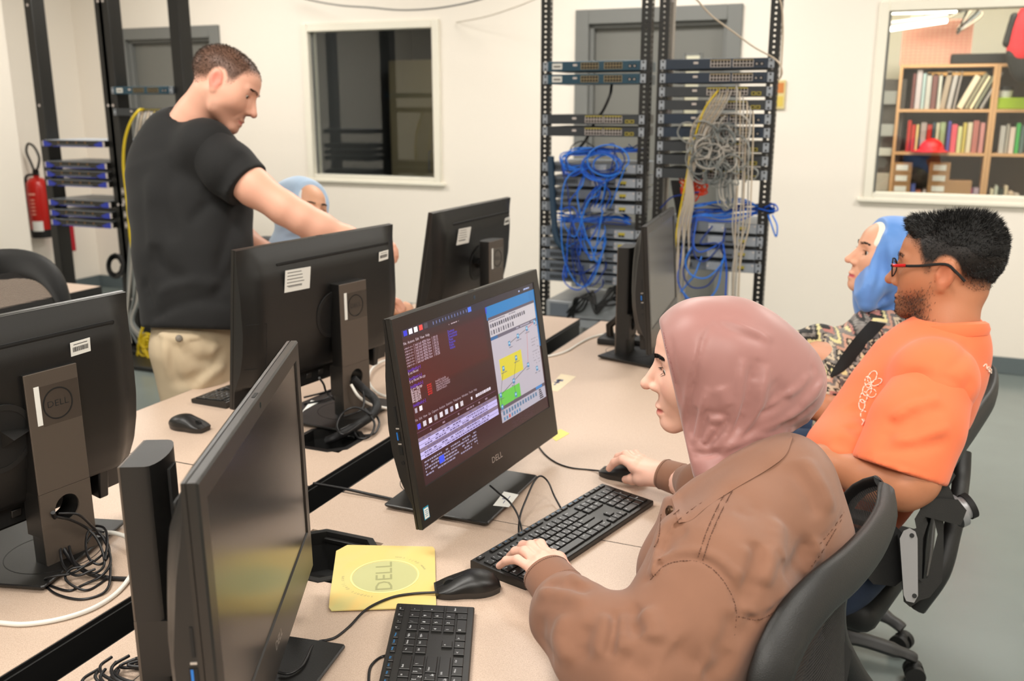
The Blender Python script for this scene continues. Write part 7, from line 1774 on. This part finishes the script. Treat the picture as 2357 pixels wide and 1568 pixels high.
# ------------------------------------------------------------------ woman in the blue scarf
def woman_blue():
    t = thing('person', 'smiling woman in a bright blue headscarf and patterned blouse beside the orange shirt', 'person', (.03, 2.75, 0))
    fh = np.array([-_sy,_cy,0]); f = -RT*.955+fh*.06+np.array([0,0,1])*.17; H = Head((0,0,0), f, (0,0,1), .95); tip = P(1948, 599, 2.55); H.o = tip-(H.p(.116,0,-.040)-H.o)
    S = H.skin(.0030, neck=[(H.p(-.02,0,-.06), .05), (H.p(-.04,0,-.18), .052)], ears=False, smile=1., lip=1.05)
    pt = Paint((.87,.66,.55)); 
    for q in (-1,1): pt.ball(H.p(.060,q*.040,-.035), .026, (.88,.55,.48), .9, op=.5)
    pt.ball(H.p(.089,0,-.0790), np.array([.014,.029,.009]), (.74,.32,.36), .5, ax=H.A)
    B = Body(t, pt, M_SKIN); B.solid(S); H.eyes(t, (.16,.10,.07), (1,.1,-.1)); H.brows(S, t, M_HAIR_D, .0075, 200, h=.0155, arch=.005); H.lashes(S, t, M_HAIR_D, 18)
    U = Solid((-.5,2.35,.4), (.35,3.2,1.1), .012); U.chain([(H.p(-.04,0,-.18), .05), (P(2050,850,2.62), .10), (P(2030,1000,2.6), .11)], .05); U.chain([(P(1990,800,2.5), .05), (P(1930,830,2.46), .04), (P(1850,800,2.5), .028)], .03); B.solid(U)
    V, F, _ = hand(P(1850,800,2.5), P(1815,790,2.5), [P(1800,805,2.48), P(1790,785,2.5), P(1788,792,2.5), P(1790,800,2.5), P(1795,806,2.5)], -DN, -FW, scale=.95, h=.0035); B.add(V, F); B.build()
    M_S = mat('scarf_blue', (.36,.56,.84), .55, sheen=.3, var=.04, vscale=12); S = Solid(H.o-[.24,.24,.34], H.o+[.30,.26,.18], .0042)
    S.ball(H.p(-.022,0,.018), (.102,.090,.088), .02, 'u', H.A); S.ball(H.p(.0,0,-.03), (.080,.084,.10), .03, 'u', H.A); S.ball(H.p(.028,0,.030), (.066,.076,.055), .03, 'u', H.A); S.ball(H.p(-.085,0,-.01), (.075,.075,.085), .04, 'u', H.A)
    S.chain([(P(2030,660,2.58), .075), (P(2045,700,2.60), .085), (P(2065,722,2.62), .095)], .03); S.chain([(P(2005,600,2.52), .035), (P(1998,660,2.50), .035), (P(1995,700,2.50), .022)], .03); S.cone(P(2050,712,2.58), P(2110,728,2.66), .06, .05, .03)
    nrm = H.x*.975+H.z*.20; S.plane(H.p(.067,0,0), nrm, .004)
    for pts, w, a_ in (([(2000,560),(1998,620),(1990,690)],.006,.004),([(2035,540),(2030,620),(2010,690)],.010,.007),([(2050,560),(2055,640),(2040,690)],.012,-.006),([(2075,600),(2065,650),(2030,700)],.010,.008),([(2085,640),(2060,680),(2010,712)],.008,-.007),([(2095,660),(2070,700),(2020,720)],.007,.008),([(2110,690),(2080,715),(2030,728)],.007,-.006),([(2120,705),(2090,728),(2050,738)],.006,.007),([(2020,520),(2060,530),(2090,560)],.014,.004)): S.pstroke(pts, w, a_*1.4)
    S.rough(.0012, 26); S.plane(P(2040,742,2.6), DN-RT*.10, .006); S.build('headscarf', M_S, t)
    S = Solid(H.o-[.22,.22,.12], H.o+[.22,.22,.20], .0042); S.ball(H.p(.020,0,.020), (.070,.070,.066), .02, 'u', H.A); S.plane(H.p(.076,0,0), nrm, .003); S.plane(H.p(.0,0,.012), -H.z, .01); S.build('underscarf', mat('underscarf_cream', (.92,.90,.83), .7), t)
    # patterned blouse: zigzag bands of its own colours
    c = [lin(x) for x in ((.80,.62,.54),(.12,.12,.12),(.82,.76,.66),(.52,.49,.47),(.74,.50,.46),(.42,.40,.40),(.88,.84,.62),(.12,.12,.13))]
    c = np.array(c, np.float32)
    def pattern(V):
        q = V-CAM; a = q@RT; b = q@DN; u = a*.7+b*.7; v = -a*.7+b*.7+.35*(q@FW)
        big = np.floor(v/.055).astype(int); z = u+.024*np.abs(((v/.040) % 1)*2-1); k = np.floor(z/.0100+big*3.7).astype(int); C = c[(k*5+big*3) % 8]
        tri = ((k % 4) == 1); ph = (v/.013) % 1; loc = (z/.0100+big*3.7) % 1; C = C.copy(); m = tri & (loc < ph); C[m] = c[1]; m = tri & ~(loc < ph); C[m] = c[2]
        n = np.sin(V[:,0]*310)+np.sin(V[:,1]*270+V[:,2]*190); g = (k % 7) == 3; C[g] = (C[g]*0+np.array(lin((.50,.48,.46)))*(1+.25*n[g])[:,None]); return C
    mp = mat('patterned_cloth', (.5,.5,.5), .8, attr=True, sheen=.1)
    S = Solid((-.52,2.30,.50), (.36,3.25,1.02), .0042)
    S.chain([(P(2060,745,2.64), .085), (P(2050,800,2.63), .13), (P(2020,890,2.60), .145), (P(2000,1000,2.58), .15)], .05); S.cone(P(2030,760,2.56), P(2090,760,2.74), .07, .07, .05)
    S.chain([(P(2010,790,2.52), .080), (P(1965,830,2.47), .075), (P(1945,880,2.46), .070), (P(1925,915,2.46), .062)], .04); S.chain([(P(1985,800,2.60), .07), (P(1925,800,2.58), .050), (P(1885,795,2.54), .050), (P(1835,797,2.51), .044)], .03)
    S.chain([(P(1945,880,2.45), .070), (P(1900,920,2.44), .050)], .03)
    for pts, w, a_ in (([(1990,760),(1970,810),(1950,850)],.010,.008),([(1930,880),(1960,900),(2000,900)],.010,.007),([(2040,780),(2010,830),(1990,880)],.012,.007),([(1930,790),(1935,820)],.008,.006)): S.pstroke(pts, w, a_*1.4)
    S.rough(.002, 20); S.build('blouse', mp, t, color=pattern)
    flap('neck_opening', S, [(2003,738),(1978,765),(1950,800),(1922,842),(1910,865)], [(2040,745),(2008,780),(1978,815),(1948,850),(1914,870)], mat('black_top', (.05,.05,.055), .8), t, nu=24, nv=5, off=.002, thick=.001, bulge=.001)
    S = Solid((-.62,2.45,.05), (.3,3.10,.75), .011)
    for q in (2.68, 2.88): S.chain([((.02,q,.55), .11), ((-.40,q,.55), .085), ((-.44,q,.1), .055)], .05)
    S.build('jeans', mat('jeans_blue', (.17,.25,.38), .8), t)
woman_blue()
# ================================================================== office chairs
M_CHF = mat('chair_frame', (.085,.085,.085), .48, bump=.25, bscale=600); M_SILV = mat('chair_silver', (.60,.60,.61), .4, .45)
def mesh_cloth():
    m = mat('chair_mesh', (.13,.12,.115), .8); n = m.node_tree; L = n.links; b = n.nodes['Principled BSDF']
    tc = n.nodes.new('ShaderNodeTexCoord'); w = n.nodes.new('ShaderNodeTexWave'); w.bands_direction = 'Z'; w.inputs['Scale'].default_value = 90; w.inputs['Distortion'].default_value = .4
    r = n.nodes.new('ShaderNodeMapRange'); r.inputs[3].default_value = .45; r.inputs[4].default_value = 1.; L.new(tc.outputs['Object'], w.inputs['Vector']); L.new(w.outputs['Fac'], r.inputs[0]); L.new(r.outputs[0], b.inputs['Alpha']); return m
M_MESH = mesh_cloth()
def chair(label, loc, yaw, recline=.30, dz=0., arms=True, group='mesh-backed office chairs', ex=.55, base_rot=.3, custom=None, base_off=(0,0)):
    t = thing('office_chair', label, 'chair', (*loc, 0), yaw, group)
    h0, hh, hw = .745+dz, .245, .235
    def bx(s, h): return -.19-recline*(h-.50-dz)*.55-.10*max(0, (h-.80-dz))+.075*(abs(s)/hw)**2.2+.03*math.sin((h-.5-dz)*6)
    def pt(a):
        c, q = math.cos(a), math.sin(a); s = hw*math.copysign(abs(c)**ex, c); h = h0+hh*math.copysign(abs(q)**ex, q)
        if q < 0: s *= 1-.18*(-q)
        return s, h
    N = 72; P_, W1 = [], []
    ring_ = [pt(2*PI*i/N) for i in range(N)]
    rings = []
    for i, (s, h) in enumerate(ring_):
        p = Vector((bx(s, h), s, h)); a = ring_[i-1]; b = ring_[(i+1) % N]; tg = (Vector((bx(*b), *b))-Vector((bx(*a), *a))).normalized()
        out = Vector((0, s/hw, (h-h0)/hh)); out = (out-tg*out.dot(tg)).normalized(); nn = tg.cross(out).normalized()
        wd = .024+.022*sstep((h-h0)/hh); th = .011
        rings.append([p+out*(math.cos(2*PI*j/12)*wd)+nn*(math.sin(2*PI*j/12)*th)+Vector((-.010*(math.cos(2*PI*j/12)+1)*.6, 0, 0)) for j in range(12)])
    if custom:
        near, far, bulge, spine = custom
        def res(pts, n):
            q = np.array(cr([p[:3] for p in pts], 8)); l = np.concatenate([[0], np.cumsum(np.linalg.norm(np.diff(q, axis=0), axis=1))]); u = np.linspace(0, l[-1], n); return np.stack([np.interp(u, l, q[:,i]) for i in range(3)], 1)
        nw = [tuple(P(*p[:3])) for p in near]; fw_ = [tuple(P(*p)) for p in far]; A_, B_ = res(nw, 26), res(fw_, 26)
        rr = np.interp(np.linspace(0, 1, 26), np.linspace(0, 1, len(near)), [p[3] for p in near])
        loop = [Vector(p) for p in A_]+[Vector(p) for p in B_[::-1]]; rad = list(rr)+list(np.interp(np.linspace(0, 1, 26), [0, 1], [rr[-1]*.8, rr[0]]))
        o = MB().tube(loop, rad, 14, closed=True, flat=(FW, .42)).build('back_frame', M_CHF, t, smooth=70); bake_into(o, t)
        bk = -np.array([math.cos(yaw), math.sin(yaw), 0]); g = [[tuple(A_[i]+(B_[i]-A_[i])*(j/12)+bk*bulge*math.sin(PI*j/12)*max(0., min(1, (i-9)/10))) for i in range(26)] for j in range(13)]
        o = MB().grid(g).build('back_mesh', M_MESH, t, smooth=80); bake_into(o, t)
        m = MB(); m.tube(cr([P(*p) for p in spine], 6), .020, 10, flat=(FW, .8)); o = m.build('spine', M_CHF, t, smooth=60); bake_into(o, t)
    mb = MB(); mb.loft(rings, loop=True)
    if not custom: mb.build('back_frame', M_CHF, t, smooth=60)
    rows = []
    for k in range(15):
        u = k/14; row = []
        for j in range(21):
            a = PI*(1-j/20); s, h = pt(a); s2 = s*.93; hT = h0+hh*.90*(abs(math.sin(a))**ex); hB = h0-hh*.92*(abs(math.sin(a))**ex)
            h = hB+(hT-hB)*u; row.append((bx(s2, h)+.004, s2*(1-.14*(1-u)), h))
        rows.append(row)
    if not custom: MB().grid(rows).build('back_mesh', M_MESH, t, smooth=80)
    m = MB(); m.loft([[(bx(0, h)-.012+.006*math.cos(a*0), .13*c, h+.035*q) for c, q in [(math.cos(x), math.sin(x)) for x in np.linspace(0, 2*PI, 17)[:-1]]] for h in (.66+dz,)]+[[(bx(0, .66+dz)-.035, .12*math.cos(x), .66+dz+.03*math.sin(x)) for x in np.linspace(0, 2*PI, 17)[:-1]]])
    if not custom: m.build('lumbar_pad', M_BLKM, t, smooth=60)
    # spine from under the seat up the back
    sp = [(-.10,0,.44),(-.20,0,.44),(-.275,0,.50),(-.285,0,.60),(bx(0,.68+dz)-.045,0,.68+dz),(bx(0,.74+dz)-.03,0,.76+dz)]
    m = MB(); m.tube(cr(sp, 6), .022, 10, flat=((0,1,0), 1.5))
    for s in (-1, 1): m.tube(cr([(bx(0,.66+dz)-.04,0,.66+dz),(bx(.1,.70+dz)-.03,s*.10,.70+dz),(bx(.2,.76+dz)-.01,s*.20,.76+dz)], 6), .014, 8)
    if not custom: m.build('spine', M_CHF, t, smooth=60)
    m = MB(); m.box((.02, 0, .485), (.48, .49, .07), .03, seg=3); m.build('seat', M_BLKM, t); MB().box((.0, 0, .435), (.36, .36, .04), .012, seg=2).build('seat_pan', M_CHF, t)
    if arms:
        for s in (-1, 1):
            a = MB(); a.tube(cr([(-.05, s*.22, .44), (-.05, s*.275, .47), (-.05, s*.285, .60), (-.03, s*.28, .665)], 5), .018, 8, flat=((1,0,0), 1.4)); a.build('arm_post', M_CHF, t); MB().box((0, s*.28, .68), (.25, .085, .03), .013, seg=3).build('arm_pad', M_BLKM, t)
    ox_, oy_ = base_off
    MB(T((ox_, oy_, 0))).cyl((0,0,.10),(0,0,.42),.028,n=16).build('gas_lift', M_VBLK, t)
    for i in range(5):
        a = base_rot+i*2*PI/5; c, q = math.cos(a), math.sin(a)
        l = MB(T((ox_, oy_, 0))); l.tube(cr([(.03*c,.03*q,.115),(.15*c,.15*q,.112),(.27*c,.27*q,.085),(.31*c,.31*q,.072)], 5), [.032]*5+[.028]*5+[.022]*5+[.020], 8, flat=((0,0,1), .62)); lg = l.build('base_leg', M_CHF, t, smooth=60)
        w = MB(T((ox_, oy_, 0)))
        for s in (-1, 1): w.cyl((.31*c-q*s*.008, .31*q+c*s*.008, .028), (.31*c-q*s*.026, .31*q+c*s*.026, .028), .027, n=18)
        w.box((.31*c, .31*q, .045), (.03,.03,.03), .008); w.build('caster', M_BLKM, lg)
    return t
Bc = chair('black mesh office chair in which the woman in brown sits', (-.30, 1.45), R(166), .42, base_rot=.55, arms=False, custom=(
    [(2040,1122,1.60,.016),(2040,1180,1.54,.025),(2010,1245,1.46,.030),(1955,1310,1.37,.033),(1890,1365,1.30,.034),(1832,1430,1.26,.033),(1792,1505,1.23,.032),(1768,1585,1.22,.030),(1762,1700,1.25,.028),(1790,1800,1.27,.026)],
    [(2025,1112,1.63),(1985,1122,1.68),(1945,1165,1.72),(1915,1250,1.74),(1900,1400,1.73),(1900,1560,1.68),(1870,1720,1.55),(1830,1790,1.40)], .075,
    [(1930,1335,1.47),(1918,1400,1.50),(1925,1470,1.52),(1958,1540,1.54),(2000,1610,1.56),(2010,1700,1.60)]))
b = MB(); b.loft([[P(x, y, d) for x, y in ((1880,1480),(1930,1462),(1962,1500),(1950,1568),(1920,1640),(1860,1640))] for d in (1.44, 1.47)]); o = b.build('lumbar_pad', M_BLKM, Bc, smooth=30); bake_into(o, Bc)
A = chair('black mesh office chair of the man in orange, silver lever and knob below its back', (-.15, 2.22), R(166), .62, arms=False, base_rot=R(-12), base_off=(.10,-.26), custom=(
    [(2270,842,2.38,.016),(2287,868,2.31,.024),(2280,915,2.23,.032),(2248,965,2.15,.036),(2210,1018,2.07,.038),(2176,1072,2.00,.038),(2148,1128,1.96,.037),(2130,1185,1.94,.033),(2122,1250,1.95,.025),(2118,1330,1.95,.022)],
    [(2258,838,2.44),(2225,848,2.50),(2200,900,2.52),(2185,980,2.50),(2165,1080,2.45),(2150,1180,2.35),(2140,1280,2.2),(2130,1345,2.05)], .0,
    [(2215,1040,2.12),(2212,1100,2.10),(2205,1160,2.05),(2190,1230,2.03),(2165,1320,2.02),(2110,1400,2.05)]))
chair('empty black mesh office chair at the left edge of the photo', (-2.32, 1.905), R(4), .10, dz=.09, arms=False, ex=.36)
chair('black mesh office chair under the woman in the blue headscarf', (-.20, 2.82), R(176), .1, arms=False, dz=-.16)
chair('black mesh office chair under the woman in the pale blue headscarf', (-2.16, 3.03), R(0), .2, arms=False)
# bracket, silver plate and tension knob under the back of the orange man's chair
b = MB(); 
def slabp(pix, d, th, mb, mi=0): mb.loft([[P(x, y, d) for x, y in pix], [P(x, y, d+th) for x, y in pix]], mi=mi)
d0 = 1.86
slabp([(2105,1195),(2150,1120),(2185,1075),(2200,1095),(2185,1120),(2198,1150),(2160,1148),(2135,1150)], d0+.02, .05, b)
slabp([(2105,1195),(2135,1150),(2160,1148),(2205,1150),(2225,1175),(2212,1210),(2170,1200),(2130,1190),(2110,1220)], d0+.01, .06, b)
slabp([(2130,1190),(2112,1215),(2108,1330),(2122,1340),(2124,1240),(2136,1205)], d0+.02, .05, b)
slabp([(2150,1195),(2172,1200),(2172,1270),(2168,1340),(2140,1375),(2110,1385),(2112,1335),(2135,1330),(2148,1270),(2158,1230)], d0+.03, .05, b)
slabp([(2066,1230),(2112,1215),(2114,1385),(2095,1398),(2080,1385)], d0, .06, b)
o = b.build('tilt_bracket', M_CHF, A, smooth=20); bake_into(o, A)
b = MB(); b.tube([P(1925,1178,1.98), P(1975,1190,1.93), P(2030,1205,1.90)], [.020,.024,.024], 10, flat=((0,0,1), .6)); o = b.build('arm_pad', M_BLKM, A); bake_into(o, A)
b = MB(); slabp([(2071,1240),(2080,1222),(2094,1216),(2107,1224),(2112,1240),(2113,1372),(2104,1388),(2086,1384),(2080,1370)], d0-.022, .02, b)
for c in ((2099,1233),(2105,1372)): b.cyl(P(*c, d0-.024), P(*c, d0-.020), .0045, n=14, mi=1)
o = b.build('silver_lever', [M_SILV, M_VBLK], A, smooth=30); bake_into(o, A)
b = MB(); c0, c1 = P(2196,1180,1.93), P(2222,1168,1.93); dd = (c1-c0)/np.linalg.norm(c1-c0); b.cyl(c0, c0+dd*.014, .034, n=28, mi=0); b.cyl(c0+dd*.014, c0+dd*.026, .024, n=28, mi=0); b.cyl(c0+dd*.026, c0+dd*.038, .027, n=28, mi=1)
o = b.build('tension_knob', [M_SILV, M_VBLK], A); bake_into(o, A)
b = MB(); b.loft([[P(x, y, d) for x, y in ((1985,1318),(2010,1345),(2060,1350),(2085,1330),(2085,1235),(2050,1200),(2000,1230))] for d in (1.90, 2.10)]); o = b.build('seat_shell', M_CHF, A, smooth=60); bake_into(o, A)
